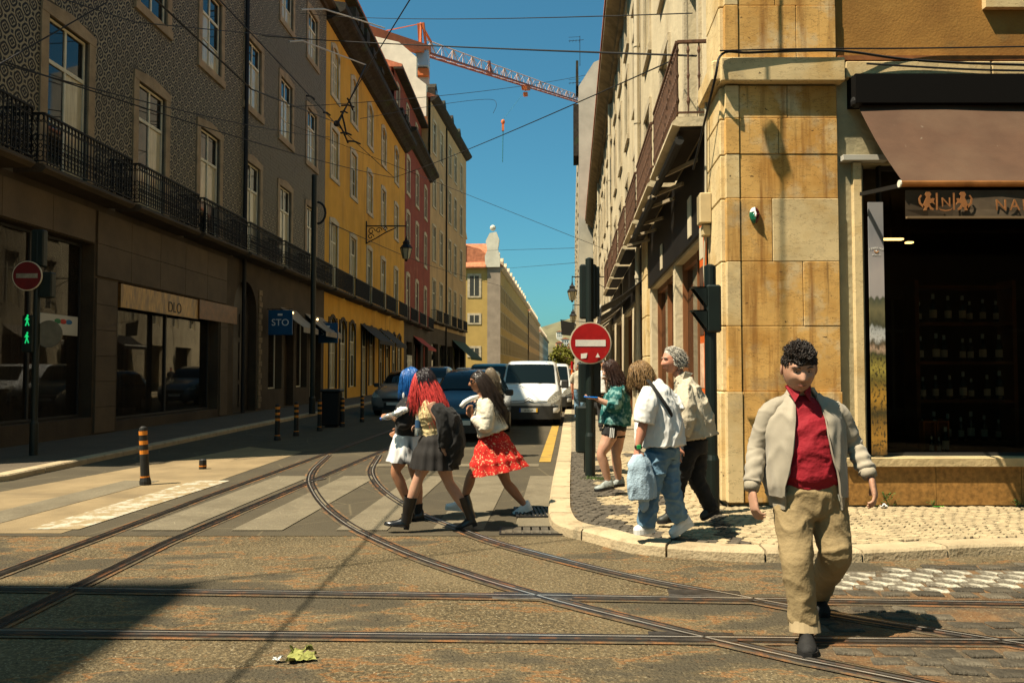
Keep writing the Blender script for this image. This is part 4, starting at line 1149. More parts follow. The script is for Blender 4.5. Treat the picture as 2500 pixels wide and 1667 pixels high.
for q in (((3.9, FW + .25), (3.9, 12.4)), ((3.9, 12.4), (9.3, 12.4)), ((9.3, 12.4), (9.3, FW + .25))):
    (xa, ya), (xb, yb) = q; k.poly([(xa, ya, .4), (xb, yb, .4), (xb, yb, 4.1), (xa, ya, 4.1)])
k.poly([(3.9, FW + .25, 4.0), (9.3, FW + .25, 4.0), (9.3, 12.4, 4.0), (3.9, 12.4, 4.0)]); k.poly([(3.9, FW + .25, .62), (9.3, FW + .25, .62), (9.3, 12.4, .62), (3.9, 12.4, .62)])
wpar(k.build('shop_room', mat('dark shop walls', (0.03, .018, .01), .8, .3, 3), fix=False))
# printed poster: sky, hill, river, village, vineyards
m_post = bpy.data.materials.new('landscape poster print'); m_post.use_nodes = True
N, L, b_ = nodes_of(m_post); b_.inputs['Roughness'].default_value = .5
tc = N.new('ShaderNodeTexCoord'); sp = N.new('ShaderNodeSeparateXYZ'); L.new(tc.outputs['Generated'], sp.inputs[0])
nz = N.new('ShaderNodeTexNoise'); nz.inputs['Scale'].default_value = 5; mpn = N.new('ShaderNodeMapping'); mpn.inputs['Scale'].default_value = (.5, 1, 2.6); L.new(tc.outputs['Generated'], mpn.inputs[0]); L.new(mpn.outputs[0], nz.inputs[0])
ad = N.new('ShaderNodeMath'); ad.operation = 'MULTIPLY_ADD'; ad.inputs[1].default_value = .07; L.new(nz.outputs[0], ad.inputs[0]); L.new(sp.outputs[2], ad.inputs[2])
cr = N.new('ShaderNodeValToRGB'); cr.color_ramp.interpolation = 'LINEAR'; L.new(ad.outputs[0], cr.inputs[0])
e = cr.color_ramp.elements
stops = [(0.03, (.05, .03, .01)), (.10, (.40, .20, .03)), (.20, (.05, .04, .012)), (.26, (.42, .22, .03)), (.33, (.13, .10, .02)), (.37, (.35, .27, .05)), (.43, (.06, .06, .02)), (.455, (.45, .30, .2)), (.475, (.08, .06, .03)), (.495, (.52, .50, .46)), (.53, (.4, .4, .38)), (.545, (.06, .06, .03)), (.60, (.17, .145, .07)), (.65, (.07, .075, .045)), (.66, (.36, .32, .30)), (.75, (.40, .35, .33)), (.92, (.22, .22, .23)), (1.0, (.27, .26, .26))]
e[0].position, e[0].color = stops[0][0], (*stops[0][1], 1); e[1].position, e[1].color = stops[-1][0], (*stops[-1][1], 1)
for p_, c in stops[1:-1]:
    q = e.new(p_); q.color = (*c, 1)
n2 = N.new('ShaderNodeTexNoise'); n2.inputs['Scale'].default_value = 26; n2.inputs['Detail'].default_value = 8; mp2 = N.new('ShaderNodeMapping'); mp2.inputs['Scale'].default_value = (.25, 1, 2.6); L.new(tc.outputs['Generated'], mp2.inputs[0]); L.new(mp2.outputs[0], n2.inputs[0])
lt = N.new('ShaderNodeMapRange'); lt.inputs[1].default_value = .60; lt.inputs[2].default_value = .35; lt.inputs[3].default_value = 0; lt.inputs[4].default_value = .9; L.new(sp.outputs[2], lt.inputs[0])
mm_ = N.new('ShaderNodeMapRange'); mm_.inputs[1].default_value = .52; mm_.inputs[2].default_value = .6; L.new(n2.outputs[0], mm_.inputs[0])
mu = N.new('ShaderNodeMath'); mu.operation = 'MULTIPLY'; L.new(lt.outputs[0], mu.inputs[0]); L.new(mm_.outputs[0], mu.inputs[1])
mx = N.new('ShaderNodeMix'); mx.data_type = 'RGBA'; L.new(mu.outputs[0], mx.inputs[0]); L.new(cr.outputs[0], mx.inputs[6]); mx.inputs[7].default_value = (.035, .025, .01, 1); L.new(mx.outputs[2], b_.inputs['Base Color'])
k = MB(); k.box(3.935, 4.10, FY + .015, FY + .028, .64, 3.42); po = k.build('poster', m_post); wpar(po)
for ch, i in zip('FERREIRA', range(8)):
    a = (i - 3.5) / 3.5
    t_ = txt(ch, .032, m_white, po, (4.0175 + a * .068, FY + .0125, 2.90 - a * a * .016), rot=(math.pi / 2, a * .35, 0), ext=.001, align='CENTER')
txt('PORTO', .024, m_white, po, (4.0175, FY + .0125, 2.825), ext=.001, align='CENTER', space=1.2)
k = MB(); k.tube([(4.0175 + math.cos(R(a)) * .02, FY + .013, 2.875 + math.sin(R(a)) * .016) for a in range(150, 391, 20)], .004, 4); em_ = k.build('poster_crest', mat('gold print', (.45, .2, .05), .6)); em_.parent = po
k = MB(); k.ball((4.0175, FY + .013, 2.878), (.009, .002, .009), 8, 6); em_ = k.build('poster_bird', m_white); em_.parent = po
# shelf unit with bottles
m_shelf = mat('brown shelf wood', (0.16, 0.06, 0.022), .6, .3, 4)
sh = empty('shelf_unit', (5.55, 9.75, .62), 0, 'tall wooden shelf of bottles inside the dark wine shop', 'shelf')
k = MB(); k.box(-.62, -.57, 0, .3, 0, 2.05).box(.57, .62, 0, .3, 0, 2.05); k.build('upright', m_shelf, sh)
for q, z in enumerate((.05, .55, 1.02, 1.5, 1.95)):
    k = MB(); k.box(-.565, .565, 0.005, .295, z, z + .035); k.build('shelf_board', m_shelf, sh)
m_bot = mat('dark bottle glass', (0.012, 0.02, 0.012), .08, spec=.6)
m_botg = mat('green bottle glass', (0.02, 0.06, 0.045), .08, spec=.6)
m_label = mat('cream bottle label', (0.6, 0.53, 0.4), .7, .1, 20)
m_foil = mat('pale bottle foil', (0.45, 0.55, 0.5), .35)
bot_prof = [(.001, 0), (.036, .002), (.038, .01), (.038, .19), (.034, .215), (.016, .245), (.0145, .30), (.016, .302), (.016, .315), (.001, .316)]
me_b = MB(); me_b.smooth = True; me_b.lathe(bot_prof, 12); me_b = me_b.mesh('glass_body', m_bot); fix_normals(me_b)
me_g = MB(); me_g.smooth = True; me_g.lathe(bot_prof, 12); me_g = me_g.mesh('glass_body', m_botg); fix_normals(me_g)
me_l = MB().lathe([(.0388, .05), (.0388, .14)], 12).mesh('label', m_label); me_f = MB().lathe([(.0172, .262), (.0172, .318), (.002, .319)], 10).mesh('foil', m_foil)
BOT = 0
spots = []
for q, z in enumerate((.62 + .086, .62 + .586, .62 + 1.056, .62 + 1.536)):
    for i in range(7): spots.append((5.07 + i * .155 + rnd.uniform(-.03, .03), 9.86 + rnd.uniform(-.04, .04), z, rnd.uniform(.8, 1.12), ['bottom', 'second', 'third', 'fourth'][q]))
for x, y, z, s, rn in spots:
    o = empty('wine_bottle', (x, y, z), rnd.uniform(0, 6), 'dark wine bottle with a pale label on the %s shelf of the shop' % rn, 'bottle', 'wine bottles on the %s shelf' % rn)
    place('glass_body', me_b, o, scale=(s, s, s)); place('label', me_l, o, scale=(s, s, s)); place('foil', me_f, o, scale=(s, s, s))
for (u, v, hs, me, lab, nm) in ((2284, 1040, 1.18, me_g, 'tall green bottle standing behind the wooden boxes in the shop window', 0), (2275, 1100, .62, me_b, 'small round-labelled bottle in front of the left wooden box in the shop window', 0), (2293, 1100, .55, me_b, 'small bottle with round white label in the shop window', 0), (2309, 1096, .95, me_b, 'dark bottle with a large white label right of the wooden boxes', 0)):
    p = P(u, 1107, 9.12 if v > 1050 else 9.3)
    o = empty('display_bottle', (p.x, p.y, .62), 0, lab, 'bottle'); place('glass_body', me, o, scale=(hs, hs, hs)); place('foil', me_f, o, scale=(hs, hs, hs)); place('label', me_l, o, scale=(hs * 1.01, hs * 1.01, hs * 1.1))
m_box = mat('orange pine box', (0.36, 0.13, 0.03), .6, .25, 6, stretch=(1, 1, .3))
for u, lab in ((2271, 'left open pine bottle box in the shop window'), (2304, 'right open pine bottle box in the shop window')):
    p = P(u, 1107, 9.2); o = empty('pine_box', (p.x, p.y, .622), 0, lab, 'box', 'pine boxes in the shop window')
    k = MB(); k.box(-.07, -.055, 0, .1, 0, .36).box(.055, .07, 0, .1, 0, .36).box(-.055, .055, 0, .1, .345, .36).box(-.055, .055, 0, .1, 0, .015); k.build('frame', m_box, o)
    k = MB(); k.box(-.055, .055, .09, .099, .015, .345); k.build('back_panel', m_shelf, o)
    k = MB(); k.tube([(-.03, .05, .36), (-.02, .05, .38), (.02, .05, .38), (.03, .05, .36)], .006, 5); k.build('handle', m_box, o)
for x, y, z in ((5.35, 11.2, 3.4), (5.9, 11.8, 3.45)):
    o = empty('ceiling_lamp', (x, y, z), 0, 'small lit ceiling lamp inside the dark wine shop, %s' % ('left and longer' if x < 5.5 else 'right and smaller'), 'lamp', 'lit lamps in the wine shop')
    w_ = .16 if x < 5.5 else .05
    k = MB(); k.cbox(-w_, w_, -.04, .04, 0, .025, .006); k.build('lamp_tube', mat('warm shop lamp', (1, .8, .4), .5, emit=(1, .68, .25, 4.0)), o)
    k = MB(); k.bar((0, 0, .025), (0, 0, 4.0 - z), .01, .01); k.build('lamp_rod', m_ironblack, o)
# --- cables along the corner
m_cable = mat('black cable', (0.012, 0.011, 0.01), .7)
def wire(name, pts, r, label, sag=0.0, group='overhead wires and cables', n=14, m=None, cat='cable', smooth=False):
    pts = [Vector(p) for p in pts]; out = []
    if smooth: pts2 = catmull(pts, 6)
    elif len(pts) == 2:
        pts2 = [pts[0].lerp(pts[1], t / n) - Vector((0, 0, sag * 4 * (t / n) * (1 - t / n))) for t in range(n + 1)]
    else: pts2 = pts
    k = MB(); k.tube(pts2, r, 6); o = k.build(name, m or m_cable); return tag(o, label, cat, group)
wire('wall_cable', [(2.20, 9.6, 4.0), (2.22, 8.66, 4.72), (2.30, 8.62, 5.02), (2.6, 8.63, 5.04), (3.2, 8.63, 5.06), (3.66, 8.64, 5.06), (4.4, 8.68, 4.98), (5.4, 8.68, 4.93), (7, 8.68, 4.9)], .014, 'thick black cable running over the corner ledge above the pier', smooth=True)
wire('wall_cable', [(2.27, 8.6, 5.05), (3.0, 8.62, 5.075), (3.66, 8.64, 5.09), (4.6, 8.7, 5.12), (7, 8.7, 5.16)], .009, 'thin black cable above the corner ledge and the awning', smooth=True)
wire('wall_cable', [(3.9, 8.66, 4.93), (5.2, 8.66, 4.86), (7, 8.66, 4.84)], .012, 'sagging black cable just above the brown awning', smooth=True)
# meter box with conduit on the street side of the pier
mb_ = empty('meter_box', CBM @ Vector((rs(9.45), -.05, 3.3)), RA, 'beige junction box high on the corner pier beside the black fascia', 'junction box')
m_mbox = mat('beige painted box', (0.50, 0.38, 0.20), .7, .1, 5)
k = MB(); k.cbox(-.11, .11, -.14, 0, 0, .36, .012); k.build('box', m_mbox, mb_)
k = MB(); k.box(-.008, .008, -.145, -.139, .02, .34); k.build('door_seam', m_frame_dark, mb_)
k = MB(); k.cbox(-.08, .06, -.10, 0, -.14, -.01, .01); k.build('lower_box', m_mbox, mb_)
k = MB(); k.tube([(0.02, -.05, .36), (0.02, -.04, 1.5)], .018, 6); k.tube([(-.02, -.06, -.14), (-.05, -.07, -.5), (-.02, -.05, -1.0), (-.02, -.05, -2.9)], .014, 6); k.build('conduit', mat('grey conduit', (.42, .36, .25), .7), mb_)
# painted face mask on the pier
mk = empty('wall_mask', (P(1841, 527, FY).x, FY - .012, P(1841, 527, FY).z), 0, 'small painted mask of a face, half green half dark red, on the corner pier', 'mask')
def mask_part(test, m, name):
    k = MB(); k.smooth = True; n = 22; mm2 = 26; grid = {}
    for i in range(n + 1):
        for j in range(mm2 + 1):
            x = (i / n * 2 - 1); z = (j / mm2 * 2 - 1)
            w_ = math.sqrt(max(0, 1 - z * z)) * (1 - .12 * max(0, -z))
            X = x * w_ * .058; Z = z * .092
            h = .045 * math.sqrt(max(0, 1 - x * x * .98)) * (.35 + .65 * w_)
            h += .026 * math.exp(-((X / .009) ** 2)) * math.exp(-(((Z - .0) / .026) ** 2)) * (1 if Z > -.02 else math.exp(-((Z + .02) / .006) ** 2))
            for s in (-1, 1): h -= .014 * math.exp(-(((X - s * .022) / .012) ** 2)) * math.exp(-(((Z - .024) / .009) ** 2))
            h += .008 * math.exp(-((X / .018) ** 2)) * math.exp(-(((Z + .045) / .007) ** 2))
            grid[(i, j)] = (X, -h, Z)
    used = {}
    for i in range(n):
        for j in range(mm2):
            c = [grid[(i, j)], grid[(i + 1, j)], grid[(i + 1, j + 1)], grid[(i, j + 1)]]
            cx = sum(p[0] for p in c) / 4; cz = sum(p[2] for p in c) / 4
            if test(cx, cz):
                ids = []
                for q in ((i, j), (i + 1, j), (i + 1, j + 1), (i, j + 1)):
                    if q not in used: used[q] = k.add([grid[q]])
                    ids.append(used[q])
                k.face(ids)
    return k.build(name, m, mk, fix=False)
W_ = lambda x, z: (z > .035 and x < 0) or (abs(x) < .012 and -.02 < z < .035)
mask_part(W_, mat('glossy white paint', (.75, .73, .68), .2, spec=.6), 'forehead')
mask_part(lambda x, z: not W_(x, z) and x < .004, mat('glossy green paint', (.01, .12, .055), .2, .5, 30, spec=.6), 'green_half')
mask_part(lambda x, z: not W_(x, z) and x >= .004, mat('glossy dark red paint', (.11, .012, .012), .2, .5, 30, spec=.6), 'red_half')

# ---------------------------------------------------------------- grey gable building behind, and the rest of the right row
m_gray = mat('weathered grey render', (0.42, 0.385, 0.30), .9, .18, .35, bump=.3, bscale=8)
layer(m_gray, (.2, .17, .12), .25, (.52, .7), stretch=(1, 1, .2), amount=.6)
gx = 5.25
gb = empty('grey_gable_building', (gx, 62.2, 0), RA, 'tall grey building with a blank side wall past the corner building', 'building')
GL = 70
def gy(Y): return -(Y - 62.2) * RK
facade(gb, 'wall', -GL, 0, 0, 25.0, [(gy(Y + 1.3), gy(Y), a, b) for Y in range(65, 128, 4) for a, b in ((5, 8), (10, 12.6), (14.6, 17), (19, 21.2))], m_gray, .25)
for Y in range(65, 128, 4):
    for a, b in ((5, 8), (10, 12.6), (14.6, 17), (19, 21.2)): window(gb, gy(Y + 1.3), gy(Y), a, b, 1, (.4,), sur=.15, ms=m_stone_pale, panes='far')
k = MB(); k.prism([(-.002, 0), (-.002, 24.0), (1.2, 25.9), (5, 27.5), (14, 25), (14, 0)], 'x', -GL + .02, -.005); k.build('side_walls', m_gray, gb)
k = MB(); k.box(-3, .0, -.42, .0, 18.5, 22.6); k.box(-3.0, -.3, -.2, -.005, 24.2, 26.2); k.build('roof_overhang', m_gutter, gb)
ant = empty('roof_antenna', (5.4, 62.6, 25.8), 0, 'thin television aerials on the grey gable roof', 'antenna')
k = MB(); k.bar((0, 0, 0), (0, 0, 2.4), .04, .04); k.build('mast', m_ironblack, ant)
for z in (-2.6, -1.4, 2.0):
    k = MB(); k.bar((-.9, 0, z), (.3, 0, z + .1), .03, .03)
    for q in range(4): k.bar((-.8 + q * .25, -.25, z), (-.8 + q * .25, .25, z), .02, .02); 
    k.bar((-.9, 0, z + .3), (0, 0, z + .35), .02, .02); k.build('aerial', m_ironblack, ant)
fr_ = empty('far_right_row', (gx + .0744 * 72, 134, 0), RA, 'far pale buildings closing the right side of the street', 'building')
k = MB(); k.box(-190, 0, 0, 12, 0, 17); k.build('wall', m_lim, fr_)
for q in range(24):
    for z in (4.5, 8.6, 12.6):
        k = MB(); k.box(-186 + q * 7.8, -184.4 + q * 7.8, -.05, .02, z, z + 2.2); k.build('window', m_glass_far, fr_, fix=False)

# ---------------------------------------------------------------- far left blocks
VA = math.atan2(1, 0.0744)
def farblock(name, label, x0, Y0, L, H, m, floors, ncol, roof=True, shop=True):
    o = empty(name, (x0, Y0, 0), VA, label, 'building')
    sp = L / ncol; ops_ = [(sp * q + sp * .3, sp * q + sp * .3 + 1.4, a, b) for q in range(ncol) for a, b in floors]
    facade(o, 'wall', 0, L, 0, H, ops_, m, .25)
    k = MB(); k.box(0.01, L - .01, .28, 14, 0, H - .05); k.build('inner_walls', m_dark, o)
    for (a, b_, c, d) in ops_:
        me = cached(('fw', round(d - c, 2)), lambda: MB().box(-.2, 1.6, -.05, 0, -.18, 0).box(-.18, 0, -.05, .0, 0, d - c).box(1.4, 1.58, -.05, .0, 0, d - c).box(-.2, 1.6, -.06, 0, d - c, d - c + .2).mesh('window', m_stone_pale))
        w_ = place('window', me, o, (a, 0, c))
        if Y0 < 200: place('pane', cached(('fp', round(d - c, 2)), lambda: MB().box(0, 1.4, .2, .22, 0, d - c).mesh('pane', m_glass_far)), w_)
    cornice(o, 0, L, H - .4, [(0.02, 0), (-.2, .05), (-.6, .4), (-.6, .55), (.02, .55)], m_stone_pale)
    if roof:
        k = MB(); k.prism([(-.6, H + .16), (-.6, H + .3), (3.4, H + 3.2), (7.2, H + 4.2), (14.4, H + .2)], 'x', 0, L); k.build('roof', m_roof, o)
        for q in range(int(L / 7)):
            k = MB(); x = 3 + q * 7; k.prism([(x - .6, H + .5), (x + .6, H + .5), (x + .6, H + 2.3), (x, H + 3.0), (x - .6, H + 2.3)], 'y', .3, 3.5); k.build('dormer', m_stone_pale, o, fix=True)
    return o
m_fyel = mat('pale ochre plaster', (0.44, 0.29, 0.085), .9, .1, .4)
XB = -1.95
fb = farblock('far_yellow_building', 'far yellow corner building with red tiled roof and a white baroque gable', XB, 131, 84, 18.6, m_fyel, ((4.6, 7.4), (9.0, 11.4), (13.2, 15.6)), 24)
# its front towards the cross street, in the block's own frame (x runs away, y into the block)
k = MB(); k.box(-.12, .02, 0.0, 14, 0, 18.6); k.build('front_wall', m_fyel, fb)
k = MB(); k.box(-.22, -.11, -.05, 2.1, 0, 18.7); k.build('corner_pilaster', mat('grey pink stone', (.30, .235, .17), .9, .15, .8), fb)
for z0, z1, ar in ((14.0, 17.3, .7), (9.6, 10.8, 0), (4.2, 5.4, 0)):
    k = MB(); k.box(-.2, -.1, 3.1, 5.4, z0 - .3, z1 + .35); w_ = k.build('window', m_stone_pale, fb)
    k = MB(); k.box(-.215, -.19, 3.5, 5.0, z0, z1); k.build('pane', m_glass_far, w_)
    k = MB(); k.box(-.225, -.214, 4.2, 4.3, z0, z1); k.build('frame', m_frame_pale, w_)
k = MB(); k.prism([(-.55, 18.6), (-.75, 18.6), (-.75, 18.8), (-.5, 19.1), (3.5, 23.2), (3.5, 18.6)], 'y', 2.3, 14.4); k.build('front_roof', m_roof, fb)
k = MB(); k.prism([(0, 18.7), (2.4, 18.7), (2.5, 20.5), (2.1, 21.5), (2.35, 23.0), (1.7, 24.3), (.6, 24.5), (.1, 23.2), (.35, 21.6), (0, 20.4)], 'x', -.5, .3); k.ball((-.1, 1.2, 25.2), .5, 8, 6); k.build('baroque_gable', m_whitew, fb)
k = MB(); k.box(-.3, 2.5, 6, 13, 19.5, 23.8); k.prism([(-.5, 23.8), (2.7, 23.8), (1.1, 24.8)], 'y', 5.8, 13.2); k.build('attic_storey', m_fyel, fb)
farblock('far_beige_building', 'far beige building beyond the yellow corner building, with a white drainpipe', XB + .0744 * 88, 218, 70, 18.0, m_bei, ((4.4, 7), (8.8, 11), (12.8, 15)), 16)
farblock('far_white_building', 'farthest pale building on the left side of the street', XB + .0744 * 160, 290, 110, 16.0, m_whitew, ((4.4, 7), (8.8, 11), (12.8, 15)), 18)
# hill with pale and pink houses closing the view
m_hill = mat('hill earth', (0.16, 0.14, .07), .95, .3, .05)
k = MB(); k.smooth = True; n = 24
k.rings([[(-120 + 300 * i / n, 520 + 60 * abs(i / n - .5), 0) for i in range(n + 1)], [(-120 + 300 * i / n, 620, 26 + 10 * math.sin(i * .8)) for i in range(n + 1)], [(-120 + 300 * i / n, 700, 44 + 8 * math.sin(i * .5)) for i in range(n + 1)], [(-120 + 300 * i / n, 820, 10) for i in range(n + 1)]], False, False)
k.build('hill', m_hill, fix=False)['kind'] = 'structure'
hc = [mat('pink house plaster', (.55, .30, .22), .9), mat('white house plaster', (.62, .58, .5), .9), mat('salmon house plaster', (.55, .24, .14), .9), mat('blue grey house plaster', (.16, .24, .33), .9)]
cn = ['pink', 'white', 'salmon', 'blue-grey']
for q, (u, v, w_, h_, c) in enumerate(((1362, 866, 15, 22, 1), (1374, 858, 16, 24, 0), (1385, 850, 18, 26, 0), (1398, 862, 14, 22, 2), (1366, 836, 16, 18, 2), (1380, 828, 20, 20, 1), (1366, 810, 14, 14, 1), (1374, 882, 12, 26, 3), (1360, 890, 10, 22, 2), (1395, 838, 14, 20, 0))):
    Y = 470 - q * 2 + (900 - v) * 2.0; p = P(u, v, Y); W = w_ * Y / FPX; H = h_ * Y / FPX
    o = empty('hill_house', (p.x, p.y, p.z - H), 0, '%s house on the far hill, %s' % (cn[c], ['low at the left', 'left of the tall pink one', 'tall, in the middle', 'at the right beside the traffic sign', 'midway up on the left', 'midway up, widest', 'highest on the left', 'just behind the green tree', 'lowest at the street end', 'midway up on the right'][q]), 'house', 'houses on the far hill')
    k = MB(); k.box(-W / 2, W / 2, 0, 8, -10, H); k.build('wall', hc[c], o)
    k = MB(); k.prism([(-W / 2 - .3, H), (W / 2 + .3, H), (0, H + W * .22)], 'y', -.3, 8.3); k.build('roof', m_roof, o)
    for i in range(3):
        for j in range(2):
            k = MB(); k.box(-W * .36 + i * W * .28, -W * .22 + i * W * .28, -.06, 0.02, H * .2 + j * H * .4, H * .42 + j * H * .4); k.build('window', m_glass_far, o, fix=False)

# ---------------------------------------------------------------- block behind the camera on the right, mirrored in the shop glass
xb_ = empty('near_right_building', (4.2, -2.0, 0), math.pi, 'sandy corner building facing the wine shop across the cross street', 'building')
m_near2 = mat('darker sand plaster', (0.33, .24, .13), .9, .1, .5)  # slightly darker than the sand plaster of the left block
xo = [(-c - 1.4, -c, a, b_) for c in (1.2, 4.6, 8.0, 11.4, 14.8) for a, b_ in ((.6, 3.4), (5.4, 8.2), (10.2, 12.6), (14.2, 16))]
facade(xb_, 'wall', -18, 0, 0, 18.0, xo, m_near2, .25)
for q in xo: window(xb_, q[0], q[1], q[2], q[3], 2, (.3,), ms=m_stone_pale, panes='far')
k = MB(); k.box(-18, -.01, .3, 14, 0, 17.98); k.build('side_walls', m_near2, xb_)
k = MB(); k.box(-18.1, .05, -.1, 14, 18.0, 18.3); k.build('roof', m_roof, xb_)
# ---------------------------------------------------------------- corner block behind the camera on the left (throws the shadow at lower left)
nb = empty('near_left_building', (-11.65, 1.0, 0), LA + math.pi, 'plain plastered corner building across the junction', 'building')
m_near = mat('sand plaster', (0.40, .30, .17), .9, .1, .5)
no = [(c, c + 1.4, a, b_) for c in (1.5, 5.5, 9.5, 13.5) for a, b_ in ((1, 3.6), (5.6, 8.6), (10.4, 12.6), (14.2, 16))]
nb.rotation_euler = (0, 0, math.pi / 2)
facade(nb, 'wall', -18, 0, 0, 18.0, [(-q[1], -q[0], q[2], q[3]) for q in no], m_near, .25)
for q in no: window(nb, -q[1], -q[0], q[2], q[3], 2, (.3,), ms=m_stone_pale, panes='far')
k = MB(); k.box(-18, -.01, .3, 18, 0, 17.98); k.build('side_walls', m_near, nb)
k = MB(); k.box(-18.1, .02, -.05, 18, 18.0, 18.3); k.build('roof', m_roof, nb)
# ================================================================ STREET FURNITURE
m_green = mat('dark green painted steel', (0.004, 0.0095, 0.0065), .5, .2, 6, spec=.4)
m_signred = mat('faded red sign face', (0.36, 0.008, 0.008), .4, .2, 4)
layer(m_signred, (0.55, .10, .07), 9, (.66, .76), amount=.6)
m_signwhite = mat('white sign face', (0.70, 0.66, 0.57), .5, .08, 8)
m_rim = mat('sign rim', (0.60, 0.52, 0.36), .5)
def no_entry(parent, c, r, name='sign_disc', rz=0.0, mr=None, mw=None):
    def disc(rr, y0, y1, m, nm, par):
        k = MB(); n = 40
        k.rings([[(math.cos(2 * math.pi * i / n) * rr, y0, math.sin(2 * math.pi * i / n) * rr) for i in range(n)], [(math.cos(2 * math.pi * i / n) * rr, y1, math.sin(2 * math.pi * i / n) * rr) for i in range(n)]])
        return k.build(nm, m, par)
    d = disc(r, -.012, .012, m_rim, name, parent); d.location = c; d.rotation_euler = (0, 0, rz)
    disc(r * .945, -.016, -.0125, mr or m_signred, 'red_field', d)
    k = MB(); k.box(-r * .72, r * .72, -.020, -.0165, -r * .155, r * .155); k.build('white_bar', mw or m_signwhite, d)
    return d
def pole(name, loc, h, r, label, cat, base=True):
    o = empty(name, loc, 0, label, cat)
    k = MB(); k.smooth = False; k.lathe([(r * 1.25, 0), (r * 1.25, .55), (r, .60), (r, h), (r * .4, h + .02)], 14); k.build('post', m_green, o)
    return o
# no-entry sign and signal on the right kerb
p = G(1441, 1160, KH)
sp1 = pole('traffic_signal_post', (p.x, p.y, KH), 3.05, .058, 'green post by the right kerb with a no-entry sign and a signal seen from behind', 'traffic signal')
no_entry(sp1, (0.0, -.09, P(1443, 838, p.y).z - KH), .295, rz=.06)
for x, z, s in ((.10, -.20, .06), (-.09, -.17, .075)):
    k = MB(); zc = P(1443, 838, p.y).z - KH
    if x > 0: k.rings([[(x - s / 2, -.116, zc + z), (x + s / 2, -.116, zc + z), (x, -.116, zc + z + s)], [(x - s / 2, -.112, zc + z), (x + s / 2, -.112, zc + z), (x, -.112, zc + z + s)]])
    else: k.rings([[(x - s * .6, -.1165, zc + z - .05), (x + s * .4, -.1165, zc + z - .04), (x + s * .6, -.1165, zc + z + .03), (x - s * .6, -.1165, zc + z + .02)], [(x - s * .6, -.112, zc + z - .05), (x + s * .4, -.112, zc + z - .04), (x + s * .6, -.112, zc + z + .03), (x - s * .6, -.112, zc + z + .02)]])
    k.build('sticker', m_signwhite, sp1)
z0 = P(1447, 778, p.y).z - KH; z1 = P(1447, 645, p.y).z - KH
k = MB(); k.cbox(-.135, .10, -.02, .12, z0, z1, .02); k.box(.10, .145, .02, .10, z0 + .03, z1 - .03); k.build('signal_housing', m_green, sp1)
k = MB(); k.lathe([(.05, z1), (.06, z1 + .02), (.03, z1 + .05)], 10); k.build('finial', m_green, sp1)
k = MB(); k.cbox(-.15, .16, .03, .2, z0 - 1.18, z0 - .62, .02); k.build('rear_signal', m_green, sp1)
lb = empty('litter_bin', (p.x - .07, p.y + .35, KH), 0, 'flat dark litter bin standing behind the no-entry post', 'bin')
k = MB(); k.cbox(-.1, .18, -.06, .14, .28, .95, .02); k.build('bin_body', m_green, lb); k = MB(); k.tube([(.04, .04, 0), (.04, .04, .3)], .025, 8); k.build('bin_leg', m_green, lb)
# second signal post in front of the corner pier
p = Vector((2.06, 8.28, KH))
sp2 = pole('traffic_signal_post', p, 2.55, .062, 'green signal post with two hooded lamps in front of the corner pier', 'traffic signal')
za = P(1735, 812, p.y).z - KH; zb = P(1735, 697, p.y).z - KH
k = MB(); k.cbox(-.055, .095, -.09, .07, za, zb, .018); k.build('signal_housing', m_green, sp2)
for q in range(2):
    zc = zb - .02 - q * (zb - za) * .49; h = (zb - za) * .40
    k = MB(); k.prism([(-.075, zc), (.06, zc), (.06, zc - h), (.02, zc - h)], 'x', -.056, -.2)   # hood sides
    k = MB()
    pts_t = [(-.055, zc), (-.20, zc), (-.055, zc - h * 1.0)]
    for y in (-.085, .055): k.rings([[(x, y, z) for x, z in pts_t], [(x, y + .012, z) for x, z in pts_t]])
    k.box(-.2, -.055, -.085, .067, zc - .012, zc); k.build('signal_hood', m_green, sp2)
    k = MB(); k.tube([(-.058, -.01, zc - h * .5), (-.064, -.01, zc - h * .5)], .055, 14); k.build('signal_lens', m_dark, sp2)
# left post in the shade
p = Vector((-8.35, 14.0, KH))
sp3 = pole('traffic_signal_post', p, 3.9, .055, 'dark post in the left shade with a no-entry sign and a lit green walking man', 'traffic signal')
no_entry(sp3, (-.12, -.09, P(65, 675, 14).z - KH), .26, mr=mat('shade-darkened red sign face', (.12, .008, .006), .6, .2, 5), mw=mat('shade-darkened sign bar', (.22, .19, .13), .7, .3, 9))  # both sign colours darkened to paint in the deep shade
k = MB(); k.cbox(-.2, .0, -.1, .08, P(85, 860, 14).z - KH, P(85, 770, 14).z - KH, .02); k.build('signal_housing', m_green, sp3)
k = MB(); k.cbox(-.1, .12, -.05, .1, 3.3, 3.95, .02); k.build('signal_housing', m_green, sp3)
k = MB(); k.cbox(.05, .28, -.05, .1, 2.75, 3.2, .02); k.build('signal_housing', m_green, sp3)
m_gl = mat('lit green signal', (0.0, .3, .08), .5, emit=(0.02, .9, .25, .3))
def manfig(zc):
    k = MB(); y = -.108; x0 = -.10
    k.ball((x0 + .01, y, zc + .105), (.017, .004, .019), 8, 6)
    for a, b, w in (((x0, zc + .085), (x0 + .003, zc + .02), .034), ((x0 + .003, zc + .02), (x0 - .025, zc - .075), .018), ((x0 + .003, zc + .02), (x0 + .035, zc - .07), .018), ((x0, zc + .075), (x0 - .035, zc + .03), .013), ((x0, zc + .075), (x0 + .035, zc + .035), .013)):
        k.bar((a[0], y, a[1]), (b[0], y, b[1]), w, .006, up=(0, 1, 0))
    k.build('green_figure', m_gl, sp3)
manfig(P(85, 828, 14).z - KH); manfig(P(85, 786, 14).z - KH)
